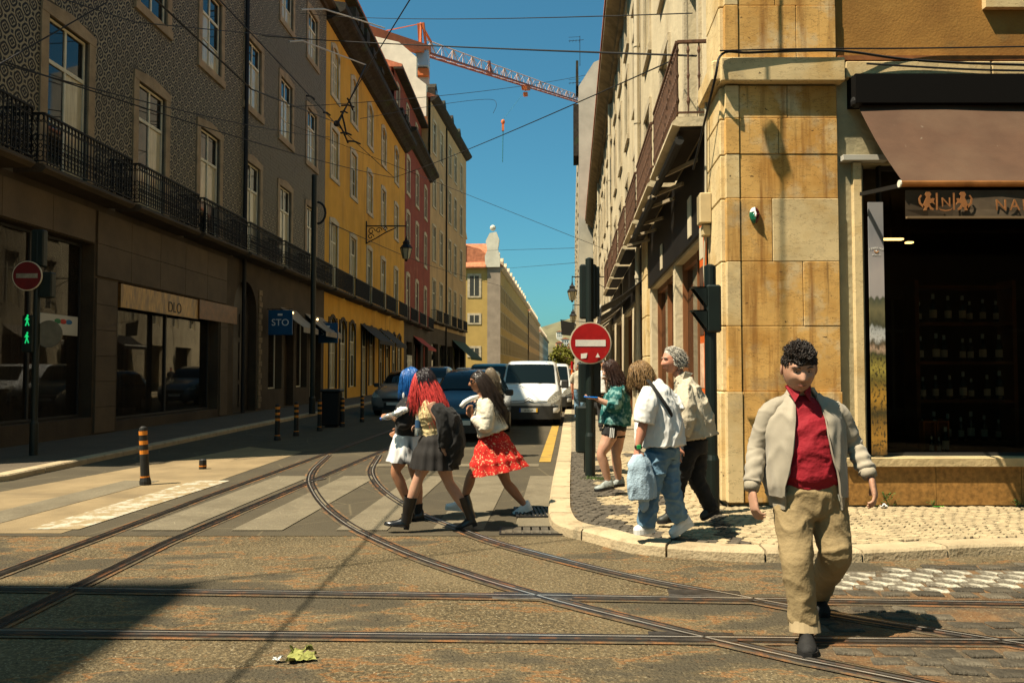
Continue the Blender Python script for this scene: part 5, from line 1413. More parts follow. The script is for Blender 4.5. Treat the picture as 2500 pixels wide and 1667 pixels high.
k = MB(); k.tube([(.2, .03, P(110, 815, 14).z - KH), (.2, .05, P(110, 815, 14).z - KH)], .24, 24); k.build('round_sign_back', mat('bare sign back', (.14, .12, .08), .6, .2, 5), sp3)
# tall catenary post
p = G(762, 1010, KH)
cp = pole('catenary_post', (p.x, p.y, KH), 8.3, .09, 'tall dark tram wire post on the left pavement', 'post')
k = MB()
zc = P(775, 520, p.y).z - KH; k.tube([(.12 + .28 * math.cos(a / 8 * math.pi - math.pi / 2), 0, zc + .38 * math.sin(a / 8 * math.pi - math.pi / 2)) for a in range(9)], .04, 6); k.build('hook', m_ironblack, cp)
# bollards with orange bands
m_ob = mat('orange reflective band', (0.62, .20, .02), .5, .15, 10)
m_bol = mat('black bollard', (0.02, .019, .016), .55, .3, 12)
def bollard(x, y, lab, h=.82, tilt=0.0):
    o = empty('bollard', (x, y, .004 if x > -6.5 else KH), 0, lab, 'bollard', 'bollards along the left paving')
    o.rotation_euler = (0, tilt, 0)
    k = MB(); k.smooth = False; k.lathe([(.075, 0), (.075, .05), (.058, .12), (.054, h - .05), (.048, h - .02), (.02, h)], 14); k.build('post', m_bol, o)
    me = cached('bband', lambda: MB().lathe([(.0565, 0), (.0565, .055)], 14).mesh('band', m_ob))
    for z in (h - .12, h - .25, h - .38): place('band', me, o, (0, 0, z))
    place('band', me, o, (0, 0, .1), scale=(1.1, 1.1, .4))
g = G(355, 1184); bollard(g.x, g.y, 'sunlit black bollard with orange bands, nearest to the camera', .80, -.06)
for (u, v), lab in (((677, 1075), 'shaded bollard, first of the row up the left side'), ((723, 1064), 'shaded bollard, second of the row up the left side'), ((780, 1052), 'shaded bollard in front of the dark bin'), ((836, 1042), 'shaded bollard just past the dark bin'), ((884, 1030), 'shaded bollard farthest up the left side')):
    g = G(u, v); bollard(g.x, g.y, lab)
g = G(495, 1145); o = empty('bollard_stub', (g.x, g.y, .004), 0, 'short broken bollard stump at the edge of the shade', 'bollard')
k = MB(); k.lathe([(.06, 0), (.058, .14), (.03, .16)], 10); k.build('post', m_bol, o); k = MB(); k.lathe([(.0605, .04), (.0605, .06)], 10); k.build('band', m_ob, o)
# dark bin on the left
g = G(810, 1042); o = empty('waste_bin', (g.x, g.y, 0), 0, 'dark square waste bin on the shaded left side behind the bollards', 'bin')
k = MB(); k.cbox(-.24, .24, -.24, .24, .05, .98, .03); k.build('bin_body', m_dark, o); k = MB(); k.cbox(-.29, .29, -.29, .29, .98, 1.06, .03); k.build('bin_rim', m_bol, o)
k = MB(); k.lathe([(.2, 0), (.18, .05)], 12); k.build('bin_foot', m_bol, o)
# wall lantern on the yellow building
m_lamp_glass = mat('dusty lantern glass', (0.35, .30, .18), .25, .2, 6, spec=.5)
def lantern(parent, c, s=1.0, m=None):
    m = m or m_ironblack; c = Vector(c)
    k = MB(); n = 6
    k.lathe([(.05 * s, 0), (.13 * s, .03 * s), (.23 * s, .42 * s), (.235 * s, .44 * s)], n, c)
    g_ = k.build('lantern_glass', m_lamp_glass, parent)
    k = MB(); k.lathe([(.25 * s, .44 * s), (.26 * s, .47 * s), (.16 * s, .60 * s), (.13 * s, .62 * s), (.15 * s, .70 * s), (.06 * s, .80 * s), (.03 * s, .92 * s), (.015 * s, 1.0 * s)], n, c)
    k.lathe([(.03 * s, -.08 * s), (.07 * s, -.03 * s), (.06 * s, .005 * s)], n, c)
    for i in range(n):
        a = 2 * math.pi * i / n; k.bar(c + Vector((math.cos(a) * .135 * s, math.sin(a) * .135 * s, .03 * s)), c + Vector((math.cos(a) * .235 * s, math.sin(a) * .235 * s, .44 * s)), .02 * s, .02 * s)
    k.build('lantern_frame', m, parent)
Yl = 52.5
w0 = lpos(Yl) + Vector((0.02, 0, P(885, 555, 49).z))
tip = P(992, 550, 48.0); Yb = 48.5; base = lpos(Yb); zt = P(885, 552, Yb).z
lx = P(992, 552, Yb).x - base.x
wl_ = empty('wall_lantern', (base.x, base.y, zt - 1.6), 0, 'ornate black street lantern on a scrolled wall bracket on the yellow building', 'lamp')
k = MB(); k.bar((0, 0, 1.6), (lx, 0, 1.6), .07, .07); k.bar((.03, 0, .5), (.03, 0, 1.9), .08, .08)
k.tube([(.05, 0, .55), (lx * .25, 0, .85), (lx * .5, 0, 1.22), (lx * .75, 0, 1.5)], .035, 6)
for cx, cz, r in ((lx * .14, 1.28, .24), (lx * .12, .95, .2), (lx * .32, 1.33, .2), (lx * .48, 1.42, .13)):
    k.tube([(cx + math.cos(a * .55) * r * (1 - a * .06), 0, cz + math.sin(a * .55) * r * (1 - a * .06)) for a in range(14)], .028, 5)
k.build('bracket', m_ironblack, wl_)
k = MB(); k.bar((lx, 0, 1.9), (lx, 0, 1.0), .05, .05); k.build('hanger', m_ironblack, wl_)
lantern(wl_, (lx, 0, -.45), 1.5)
# lanterns on the right row
for (u, v, Y), lab in zip(((1397, 722, 40), (1399, 778, 55), (1400, 800, 75)), ('nearer black lantern hanging from the right row beside the sky', 'second lantern along the right row, below the nearer one', 'small farthest lantern on the right row')):
    q = P(u, v, Y); wx = wallx(Y) if Y < 62 else 5.9
    o = empty('street_lantern', (q.x, q.y, q.z - .8), 0, lab, 'lamp', 'hanging lanterns on the right row')
    k = MB(); k.bar((0, 0, 1.75), (wx - q.x + .05, 0, 1.75), .05, .05); k.bar((0, 0, 1.5), (0, 0, 1.8), .04, .04); k.bar((wx - q.x, 0, 1.2), ((wx - q.x) * .4, 0, 1.72), .03, .03); k.build('bracket', m_ironblack, o)
    lantern(o, (0, 0, .55), 1.0 if Y < 60 else 1.1)
q = P(1384, 801, 45); o = empty('hanging_banner', (q.x, q.y, q.z), 0.12, 'black rectangular banner hanging over the right pavement by the no-entry sign', 'banner')
k = MB(); k.rings([[(-.36, -.02, .45), (.42, -.02, .30), (.42, -.02, -.45), (-.3, -.02, -.38)], [(-.36, .02, .45), (.42, .02, .30), (.42, .02, -.45), (-.3, .02, -.38)]]); k.build('cloth', m_cl, o)
k = MB(); k.bar((-.38, 0, .47), (1.6, 0, .3), .03, .03); k.build('rod', m_ironblack, o)

# ================================================================ OVERHEAD WIRES
m_rod = mat('pale insulator rod', (0.42, .38, .30), .5)
wire('overhead_wire', [P(640, 88, 29), P(1700, 137, 9.8)], .013, 'thick black wire spanning the street at the top, below the crane', .05)
wire('overhead_wire', [P(735, 33, 33), P(1690, 33, 10.5)], .008, 'thin topmost wire across the sky', .15)
wire('overhead_wire', [P(-60, 128, 12.6), P(962, 434, 40)], .014, 'wire sloping down across the tiled facade to the fork above the lantern', .2)
wire('overhead_wire', [P(962, 434, 40), P(1655, 142, 13.0)], .013, 'wire rising across the sky from the fork to the right facade', .1)
wire('overhead_wire', [P(1008, -12, 19), P(905, 155, 24), P(822, 300, 30)], .016, 'thick slanted wire coming down from the top over the yellow facade')
wire('overhead_wire', [P(528, -8, 14), P(673, 145, 20), P(822, 305, 30), P(962, 434, 40)], .015, 'tram wire slanting past the tiled windows to the fork')
wire('overhead_wire', [P(-20, 168, 12.2), P(262, 6, 15)], .012, 'wire climbing steeply over the upper left window')
wire('overhead_wire', [P(-20, 150, 12.4), P(805, 335, 36)], .012, 'wire crossing the tiled facade above the balcony doors', .2)
wire('overhead_wire', [P(140, -6, 13), P(330, 55, 16), P(800, 100, 30)], .010, 'wire along the top of the tiled facade')
wire('overhead_wire', [P(805, 545, 39.4), P(1060, 652, 70), P(1230, 700, 110)], .02, 'low wire sagging past the lantern towards the far yellow building', smooth=True)
wire('overhead_wire', [P(700, 262, 33), P(1430, 184, 60)], .014, 'thin wire crossing the sky below the crane jib', .3)
wire('overhead_wire', [P(880, 290, 44), P(1100, 252, 60), P(1195, 243, 66), P(1212, 255, 66), P(1204, 277, 66)], .016, 'loose wire end curling in the sky', smooth=True)
wire('overhead_wire', [P(700, 300, 30), P(1480, 610, 25)], .007, 'faint wire descending across the sky towards the signal', .0)
wire('overhead_wire', [P(1180, 612, 120), P(1425, 605, 70)], .02, 'faint horizontal wire low over the far street')
wire('overhead_wire', [P(1240, 655, 130), P(1425, 640, 70)], .02, 'lowest faint wire over the far street')
wire('tram_contact_wire', [(-4.85, -14, 6.1), (-4.40, 9, 6.1), (-4.3, 13, 6.2), P(822, 300, 30)], .014, 'tram contact wire running over the left tracks')
wire('span_wire', [(-11.6, 1.1, 7.05), (2.94, 8.72, 7.0)], .012, 'span wire fixed high on the corner pier across the junction', .0)
k = MB(); c0 = Vector((2.94, 8.75, 7)) - Vector((SAZ.x, SAZ.y, 0)) * 1.75; k.tube([c0 - SAZ * .14, c0, c0 + SAZ * .14], [.03, .075, .03], 8); tag(k.build('insulator', m_ironblack), 'insulator on the span wire before the corner pier', 'insulator')
wire('pull_off_rod', [P(735, 24, 29), P(792, 23, 31), P(939, 69, 38)], .032, 'upper pale insulating rod over the yellow facade', m=m_rod, cat='rod')
wire('pull_off_rod', [P(706, 102, 29), P(738, 100, 30), P(893, 159, 38)], .032, 'lower pale insulating rod over the yellow facade', m=m_rod, cat='rod')
wire('pull_off_rod', [P(893, 159, 38), P(860, 232, 34), P(826, 300, 30)], .03, 'dark rod linking the lower pale rod to the wire fork', cat='rod')
hg = empty('wire_fittings', P(822, 302, 30), 0, 'black cluster of tram wire clamps in front of the yellow facade', 'wire fitting')
for q, (u0, v0, u1, v1) in enumerate(((834, 258, 865, 262), (832, 274, 848, 276), (832, 325, 858, 330), (850, 345, 880, 352), (790, 275, 806, 282), (748, 234, 768, 243), (835, 280, 846, 330), (848, 240, 862, 270), (826, 300, 850, 350))):
    k = MB(); a = P(u0, v0, 30) - P(822, 302, 30); b = P(u1, v1, 30.3) - P(822, 302, 30); k.tube([a, a.lerp(b, .5) + Vector((0, 0, .05)), b], .035, 6); k.build('clamp', m_ironblack, hg)
k = MB(); k.ball((0, 0, 0), .12, 10, 8); k.build('hub', m_ironblack, hg)

# ================================================================ TOWER CRANE
m_crane = mat('orange crane paint', (0.62, .15, .035), .6, .15, .5)
m_cranew = mat('pale crane lattice', (0.66, .42, .30), .6)
m_cranered = mat('red-brown crane chord', (0.30, .07, .035), .6)
A = P(1040, 132, 120); B = P(1415, 250, 232)
cr_ = empty('tower_crane', (A.x, A.y, 0), 0, 'orange tower crane with a long lattice jib over the roofs', 'crane')
off = Vector((A.x, A.y, 0))
jd = (B - A).normalized(); sd = jd.cross(Vector((0, 0, 1))).normalized(); up = sd.cross(jd)
def cq(p): return p - off
def chord(a, b, r, nm, m): 
    k = MB(); k.tube([cq(a), cq(b)], r, 5); return k.build(nm, m, cr_)
top0 = A + up * 2.1; top1 = B + up * 1.9
chord(A - sd * .7, B - sd * .6, .2, 'bottom_chord', m_cranered); chord(A + sd * .7, B + sd * .6, .2, 'bottom_chord', m_cranered); chord(top0, top1, .09, 'top_chord', m_cranew)
n = 24; lat = MB()
for q in range(n):
    t0, t1 = q / n, (q + 1) / n; tm = (t0 + t1) / 2
    T = top0.lerp(top1, tm)
    for s in (-1, 1):
        lat.tube([cq(A.lerp(B, t0) + sd * s * .65), cq(T), cq(A.lerp(B, t1) + sd * s * .65)], .045, 4)
        if q % 2 == 0: lat.tube([cq(A.lerp(B, tm) + sd * s * .65), cq(T)], .1, 4)
    lat.tube([cq(A.lerp(B, t0) - sd * .65), cq(A.lerp(B, t1) + sd * .65)], .05, 4)
lat.build('jib_lattice', m_cranew, cr_)
C0 = A - jd * 1.0
k = MB(); k.bar(cq(A - jd * 26 + up * .4), cq(A + jd * .5 + up * .5), 1.5, 1.3); k.build('counter_jib', m_crane, cr_)
k = MB(); k.bar(cq(C0 - Vector((0, 0, 60))), cq(C0 + Vector((0, 0, .2))), 1.7, 1.7); k.build('mast', m_cranew, cr_)
k = MB(); k.tube([cq(C0 - jd * 1 + up * .9), cq(C0 + up * 4.2), cq(C0 + jd * 3.5 + up * 2.1)], .22, 5); k.tube([cq(C0 + up * 4.2), cq(C0 - jd * 14 + up * 1.2)], .07, 4); k.bar(cq(C0 + up * .8 - sd * .5), cq(C0 + up * 4.3 - sd * .4), .3, .3); k.bar(cq(C0 + up * .8 + sd * .5), cq(C0 + up * 4.3 + sd * .4), .3, .3); k.build('tower_head', m_crane, cr_)
k = MB(); k.cbox(-1.0, .9, -1.6, -.2, -2.6, -.2, .15); k.offset(cq(C0)); k.build('cab', mat('crane cab glass', (.35, .42, .5), .2), cr_)
k = MB(); k.cbox(-.9, .9, -1.3, .6, -4.0, -2.7, .15); k.offset(cq(C0)); k.build('slewing_ring', m_crane, cr_)
tr = A.lerp(B, .49)
k = MB(); k.bar(cq(tr - jd * 1.6 - up * .6), cq(tr + jd * 1.6 - up * .6), 1.2, .9); k.bar(cq(tr - jd * 1.2 - up * 2.0), cq(tr - jd * .2 - up * 2.0), .8, .9); k.build('trolley', m_crane, cr_)
t2 = A.lerp(B, .27); k = MB(); k.bar(cq(t2 - jd * .9 + up * .3), cq(t2 + jd * .9 + up * .3), 1.0, .8); k.bar(cq(t2 + up * .3), cq(t2 + up * 2.4), .5, .5); k.build('winch', m_cranered, cr_)
hk = P(1228, 298, tr.y)
k = MB(); k.ball(cq(hk), (.45, .35, .6), 8, 6); k.bar(cq(hk - Vector((0, 0, .6))), cq(hk - Vector((0, 0, 2.0))), .6, .5); k.build('hook_block', m_crane, cr_)
k = MB(); k.tube([cq(hk + Vector((0, 0, .5))), cq(tr - up * 1.0)], .03, 4); k.tube([cq(hk - Vector((0, 0, 2))), cq(hk - Vector((.1, 0, 9)))], .09, 4); k.build('hoist_rope', mat('teal sling', (.03, .16, .2), .7), cr_)

# ================================================================ VEHICLES
def loft_car(stations, nring=None):
    """stations: (y, zlow, zbelt, ztop, wlow, wbelt, wtop) -> rings across the car"""
    k = MB(); k.smooth = True; rings = []
    for (y, zl, zb, zt, wl_, wb, wt) in stations:
        h = [(wl_ * .92, zl), (wl_, zl + .06), (wb * 1.0, zl + (zb - zl) * .55), (wb * .995, zb), (wt + (wb - wt) * .42, zb + (zt - zb) * .55), (wt, zt - .05), (wt * .88, zt - .012), (wt * .45, zt)]
        rings.append([(x, y, z) for x, z in h] + [(-x, y, z) for x, z in reversed(h)])
    k.rings(rings, True, True)
    return k
def wheel(parent, x, y, r=.31, w=.2, m_t=None):
    t = mat('black tyre rubber', (.015, .015, .014), .8)
    s = 1 if x > 0 else -1
    k = MB(); k.smooth = True; k.tube([(x - w / 2, y, r), (x - w / 2 + .02, y, r), (x + w / 2 - .02, y, r), (x + w / 2, y, r)], [r * .9, r, r, r * .9], 20); o = k.build('wheel', t, parent)
    k = MB(); k.tube([(x + s * (w / 2 - .01), y, r), (x + s * (w / 2 + .012), y, r)], [r * .62, r * .55], 16); k.build('rim', mat('alloy rim', (.35, .34, .31), .35, metal=.8), o)
    return o
m_plastic = mat('dark grey bumper plastic', (.035, .034, .03), .6, .15, 8)
m_carglass = mat('car window glass', (.005, .008, .008), .03, ior=1.35, spec=.4)
m_hl = mat('headlight lens', (.42, .40, .33), .08, .5, 25, spec=.6)
m_plate = mat('white number plate', (.62, .60, .52), .5)
def side_glass(k, st, i0, i1, s, f0=.12, f1=.86, inset=.08, y0=None, y1=None):
    def pt(y, f):
        for a, b in zip(st[:-1], st[1:]):
            if a[0] <= y <= b[0]:
                t = (y - a[0]) / (b[0] - a[0]); q = [a[i] + (b[i] - a[i]) * t for i in range(7)]
                zb, zt, wb, wt = q[2], q[3], q[5], q[6]
                z = zb + (zt - .06 - zb) * f; g = (z - zb) / (zt - zb)
                x = (wb * .995 + (wt + (wb - wt) * .42 - wb * .995) * (g / .55)) if g < .55 else (wt + (wb - wt) * .42) * (1 - (g - .55) / .45) + wt * ((g - .55) / .45)
                return (s * (x + .012), y, z)
    k.poly([pt(y0, f0), pt(y1, f0), pt(y1 - .03, f1), pt(y0 + inset, f1)])
def vehicle(name, loc, rz, label, cat, st, m_body, ws, wheels, sglass, front='van', plate=None):
    o = empty(name, loc, rz, label, cat)
    loft_car(st).build('body', m_body, o)
    # windscreen between two stations
    (ya, yb) = ws
    def ring_at(y):
        for a, b in zip(st[:-1], st[1:]):
            if a[0] <= y <= b[0]:
                t = (y - a[0]) / (b[0] - a[0]); return [a[i] + (b[i] - a[i]) * t for i in range(7)]
    k = MB(); k.smooth = True; rows_ = []
    for q in range(6):
        y = ya + (yb - ya) * q / 5; s_ = ring_at(y)
        row = []
        for i in range(9):
            f = (i / 8 * 2 - 1); w_ = s_[6] * .93; x = f * w_
            z = s_[3] - .012 * (abs(f)) ** 2 - (.05 if abs(f) > .98 else 0) * 0
            row.append((x, y - .02, z + .012))
        rows_.append(row)
    k.rings(rows_, False, False); k.build('windscreen', m_carglass, o, fix=False)
    for (y0, y1) in sglass:
        for s in (-1, 1):
            k = MB(); side_glass(k, st, 0, 0, s, y0=y0, y1=y1); k.build('side_window', m_carglass, o, fix=False)
    for y in wheels[0]:
        for s in (-1, 1): wheel(o, s * wheels[1], y, wheels[2])
    return o, ring_at
van_st = [(0.0, .30, .46, .70, .60, .74, .58), (.05, .24, .52, .80, .76, .84, .68), (.16, .21, .64, .92, .83, .885, .75), (.35, .20, .78, 1.02, .86, .90, .78), (.60, .20, .92, 1.10, .87, .905, .80), (.82, .20, 1.0, 1.16, .87, .905, .80), (1.10, .20, 1.04, 1.48, .87, .905, .765), (1.36, .20, 1.06, 1.75, .87, .905, .735), (1.52, .20, 1.07, 1.83, .87, .905, .725), (2.0, .20, 1.07, 1.88, .87, .905, .73), (3.9, .20, 1.07, 1.88, .87, .905, .73), (4.28, .22, 1.07, 1.84, .86, .90, .72), (4.38, .30, 1.0, 1.70, .80, .86, .66)]
m_vanw = mat('white van paint', (0.72, .71, .67), .25, .02, 3, coat=.6, spec=.5)
sl = -math.atan(.0744)
vg = P(1286, 907, 22.8); vg.z = 0
van, vr = vehicle('white_van', (vg.x + .05, vg.y, 0), sl, 'white delivery van facing the camera in the sunlit lane', 'van', van_st, m_vanw, (.87, 1.385), ((.85, 3.55), .79, .31), ((1.42, 2.2),))
k = MB(); k.smooth = True
k.rings([[(s * w_, y - .035, z) for s, w_, y in ((-1, .90, .62), (-1, .905, .3), (-1, .84, .09), (-1, .6, -.005), (0, 0, -.02), (1, .6, -.005), (1, .84, .09), (1, .905, .3), (1, .90, .62))] for z in (.20, .30, .42, .58)], False, False)
k.build('bumper', m_plastic, van, fix=False)
k = MB(); k.rings([[(-.62, -.035, .58), (.62, -.035, .58), (.66, -.03, .66), (-.66, -.03, .66)], [(-.62, .05, .58), (.62, .05, .58), (.66, .05, .66), (-.66, .05, .66)]]); k.build('lower_grille', mat('chrome grey strip', (.28, .27, .24), .35), van)
for s in (-1, 1):
    k = MB(); k.smooth = True
    k.rings([[(s * .52, -.03, .70), (s * .60, .0, .82), (s * .76, .13, .97), (s * .86, .36, 1.0)], [(s * .56, -.02, .64), (s * .74, .01, .66), (s * .88, .13, .76), (s * .925, .40, .87)]], False, False); k.build('headlight', m_hl, van, fix=False)
    k = MB(); k.cbox(-.11, .11, -.06, .06, 0, .24, .03); mir = k.build('wing_mirror', m_plastic, van, loc=(s * 1.03, .98, 1.06))
    k = MB(); k.bar((s * .88, 1.02, 1.10), (s * 1.0, 1.0, 1.14), .05, .05); k.build('mirror_arm', m_plastic, van)
# double chevron emblem on the bonnet edge
k = MB()
for dz in (0.0, -.06):
    for s in (-1, 1):
        k.bar((0, -.05 + .02, .80 + dz), (s * .13, -.05 + .03, .725 + dz), .02, .028, up=(0, 1, 0))
    k.bar((-.13, -.025, .727 + dz), (-.55, .0, .705 + dz), .012, .018, up=(0, 1, 0)); k.bar((.13, -.025, .727 + dz), (.55, .0, .705 + dz), .012, .018, up=(0, 1, 0))
k.build('chevron_emblem', mat('chrome trim', (.25, .26, .24), .25, metal=.7), van)
k = MB(); k.box(-.26, .26, -.062, -.05, .40, .51); pl = k.build('number_plate', m_plate, van)
k = MB(); k.box(-.26, -.215, -.066, -.0625, .40, .51); k.build('blue_band', mat('plate blue', (.01, .06, .30), .5), pl); k = MB(); k.box(.215, .26, -.066, -.0625, .40, .51); k.build('yellow_band', mat('plate yellow', (.65, .35, .01), .5), pl)
txt('28-SF-57', .075, m_letter_dark, pl, (0, -.0635, .427), align='CENTER', ext=.001)
k = MB(); k.bar((-.6, -.03, .21), (.45, -.03, .21), .02, .02); k.build('lip', mat('pale lip strip', (.5, .46, .38), .5), van)
for x in (-.35, .25):
    k = MB(); k.bar((x, .84, 1.19), (x + .45, .91, 1.27), .012, .012); k.build('wiper', m_plastic, van)
def copy_vehicle(src, loc, rz, label, swap):
    c = copy_tree(src); c.location = loc; c.rotation_euler = (0, 0, rz); c['label'] = label
    for ch in c.children:
        if ch.name.startswith('body'):
            ch.data = ch.data.copy(); ch.data.materials[0] = swap
    return c
v2 = copy_vehicle(van, (P(1340, 907, 31).x, 31.0, 0), sl, 'second white van parked right behind the first one', m_vanw)
m_teal = mat('teal van paint', (.015, .12, .13), .3, coat=.5)
v3 = copy_vehicle(van, (P(1185, 960, 31).x, 31, 0), sl, 'teal van behind the dark blue car', m_teal)
# dark blue people carrier
mpv_st = [(0.0, .32, .46, .62, .55, .66, .45), (.06, .24, .52, .72, .72, .80, .58), (.22, .20, .62, .82, .80, .865, .66), (.5, .19, .76, .93, .83, .885, .70), (.95, .19, .90, 1.02, .84, .89, .71), (1.2, .19, .94, 1.12, .84, .89, .69), (1.6, .19, .96, 1.42, .84, .89, .62), (1.95, .19, .97, 1.55, .84, .89, .58), (2.5, .19, .98, 1.61, .84, .89, .58), (3.4, .19, .98, 1.58, .84, .88, .57), (3.95, .22, .98, 1.45, .82, .86, .54), (4.15, .32, .92, 1.1, .76, .8, .52)]
m_dblue = mat('dark blue car paint', (.002, .006, .013), .25, .05, 3, coat=.3, spec=.4)
X = P(1122, 1000, 17.8).x
mpv, mr_ = vehicle('blue_car', (X, 17.6, 0), sl, 'dark blue car waiting in the shade behind the crossing women', 'car', mpv_st, m_dblue, (1.22, 1.90), ((.8, 3.3), .77, .32), ((1.75, 2.6), (2.65, 3.5)))
def carface(o, w_=.8, zl=.62, hm=m_hl, plate=True):
    for s in (-1, 1):
        k = MB(); k.rings([[(s * .46, .03, zl + .02), (s * .60, .075, zl + .12), (s * .78, .30, zl + .22)], [(s * .48, .0, zl - .08), (s * .70, .055, zl - .04), (s * .87, .28, zl + .08)]], False, False); k.build('headlight', hm, o, fix=False)
        k = MB(); k.cbox(-.1, .1, -.05, .05, 0, .15, .03); k.build('wing_mirror', m_plastic, o, loc=(s * .99, 1.5, .98))
    k = MB(); k.smooth = True
    k.rings([[(s * a, y - .02, z) for s, a, y in ((-1, .86, .35), (-1, .74, .06), (0, 0, -.02), (1, .74, .06), (1, .86, .35))] for z in (.2, .32, .46)], False, False); k.build('bumper', m_plastic, o, fix=False)
    k = MB(); k.rings([[(-.40, -.02, .52), (.40, -.02, .52), (.44, -.01, .62), (-.44, -.01, .62)], [(-.40, .06, .52), (.40, .06, .52), (.44, .08, .62), (-.44, .08, .62)]]); k.build('grille', m_dark, o)
    if plate:
        k = MB(); k.box(-.26, .26, -.055, -.042, .38, .48); k.build('number_plate', m_plate, o)
carface(mpv)
m_grey = mat('silver grey car paint', (.16, .15, .13), .25, .05, 3, coat=.6)
g1 = copy_tree(mpv); g1.location = (P(962, 980, 28).x, 28, 0); g1['label'] = 'silver grey car parked in the shade at the left kerb'; g1.name = 'grey_car'
g2 = copy_tree(mpv); g2.location = (P(1045, 950, 36).x, 36, 0); g2.scale = (1, 1, 1.12); g2['label'] = 'grey car with a pale roof behind the dark blue car'; g2.name = 'grey_car'
for c in (g1, g2):
    for ch in c.children:
        if ch.name.startswith('body'): ch.data = ch.data.copy(); ch.data.materials[0] = m_grey
m_maroon = mat('maroon car paint', (.08, .012, .01), .3, coat=.6)
g3 = copy_tree(mpv); g3.location = (P(1150, 930, 48).x, 48, 0); g3.name = 'maroon_car'; g3['label'] = 'maroon car farther up the lane, only its roof showing'
for ch in g3.children:
    if ch.name.startswith('body'): ch.data = ch.data.copy(); ch.data.materials[0] = m_maroon
g4 = copy_tree(van); g4.location = (P(1393, 890, 95).x - .3, 95, 0); g4.name = 'far_white_van'; g4['label'] = 'tiny white van far up the street beside the green tree'
g5 = copy_tree(van); g5.location = (P(1130, 920, 62).x, 62, 0); g5.name = 'far_white_van'; g5['label'] = 'white van far up on the left, behind the maroon car'
# scooters parked beyond the post, barrier, far tree
m_sc = mat('black scooter plastic', (.015, .015, .016), .35)
for q, (u, Y, lab) in enumerate(((1432, 30, 'black parked scooter seen behind the no-entry post'), (1452, 27, 'black parked scooter nearer, right of the no-entry post'))):
    b0 = P(u, 907, Y); o = empty('scooter', (b0.x, Y, KH), .1, lab, 'scooter', 'parked scooters on the right pavement')
    for y in (0, 1.25):
        k = MB(); k.tube([(-.06, y, .24), (.06, y, .24)], .24, 16); k.build('wheel', mat('black tyre rubber', (.015,) * 3), o)
    k = MB(); k.smooth = True; k.tube([(0, .05, .35), (0, .3, .35), (0, .55, .32), (0, .8, .5), (0, 1.4, .6)], [.1, .16, .14, .2, .12], 10); k.tube([(0, .02, .3), (0, .2, .75), (0, .25, 1.0)], [.06, .18, .08], 10); k.build('body', m_sc, o)
    k = MB(); k.smooth = True; k.tube([(0, .6, .78), (0, .9, .82), (0, 1.35, .84)], [.1, .16, .12], 10, ratio=.5); k.build('saddle', m_bol, o)
    k = MB(); k.tube([(-.34, .32, 1.0), (0, .22, 1.05), (.34, .32, 1.0)], .02, 6); k.build('handlebar', m_ironblack, o)
    k = MB(); k.smooth = True; k.ball((0, .12, .95), (.09, .06, .08), 10, 8); k.build('headlight', m_hl, o)
b0 = P(1397, 907, 42); o = empty('barrier_post', (b0.x, 42, 0), 0, 'red and white striped barrier post at the right kerb up the street', 'barrier post')
for q in range(5):
    k = MB(); k.tube([(0, 0, q * .42), (0, 0, q * .42 + .415)], .07, 8); k.build('band', m_signred if q % 2 == 0 else m_orange, o)
for q, (u, Y) in enumerate(((1384, 70), (1404, 64))):
    b0 = P(u, 907, Y); o = empty('orange_barrier', (b0.x, Y, 0), .1, 'orange road barrier %s' % ('in the lane under the green tree' if q == 0 else 'on the right pavement behind the red post'), 'barrier', 'orange road barriers')
    k = MB(); k.cbox(-.7, .7, -.1, .1, .15, 1.0, .05); k.build('panel', m_ob, o); k = MB(); k.box(-.6, -.4, -.25, .25, 0, .14).box(.4, .6, -.25, .25, 0, .14); k.build('foot', m_bol, o)
tp = P(1374, 907, 150)
tree = empty('far_tree', (tp.x, 150, 0), 0, 'round yellow-green tree at the far end of the street', 'tree')
m_leaf = mat('yellow green leaves', (.13, .13, .012), .8, .4, 2)
k = MB(); k.tube([(0, 0, 0), (.1, 0, 2.2), (0, .1, 3.4)], [.25, .18, .1], 8); 
for a in range(5): k.tube([(0.05, 0, 2.2), (math.cos(a * 1.3) * 1.2, math.sin(a * 1.3) * 1.2, 4.0)], [.1, .03], 6)
k.build('trunk', mat('bark', (.08, .055, .035), .9), tree)
k = MB()
for q in range(2600):
    a = rnd.uniform(0, 6.28); zz = rnd.uniform(-1, 1); r = rnd.uniform(.45, 1.0) ** .6 * (1 + .25 * math.sin(a * 3 + zz * 4))
    c = Vector((math.cos(a) * math.sqrt(1 - zz * zz) * 2.5 * r, math.sin(a) * math.sqrt(1 - zz * zz) * 2.5 * r, 4.4 + zz * 2.0 * r))
    d = Vector((rnd.uniform(-1, 1), rnd.uniform(-1, 1), rnd.uniform(-1, 1))).normalized(); e1 = d.orthogonal().normalized() * .22; e2 = d.cross(e1).normalized() * .22
    k.poly([c - e1, c - e2 * .6, c + e1, c + e2 * .6])
k.build('crown', m_leaf, tree, fix=False)['kind'] = 'stuff'

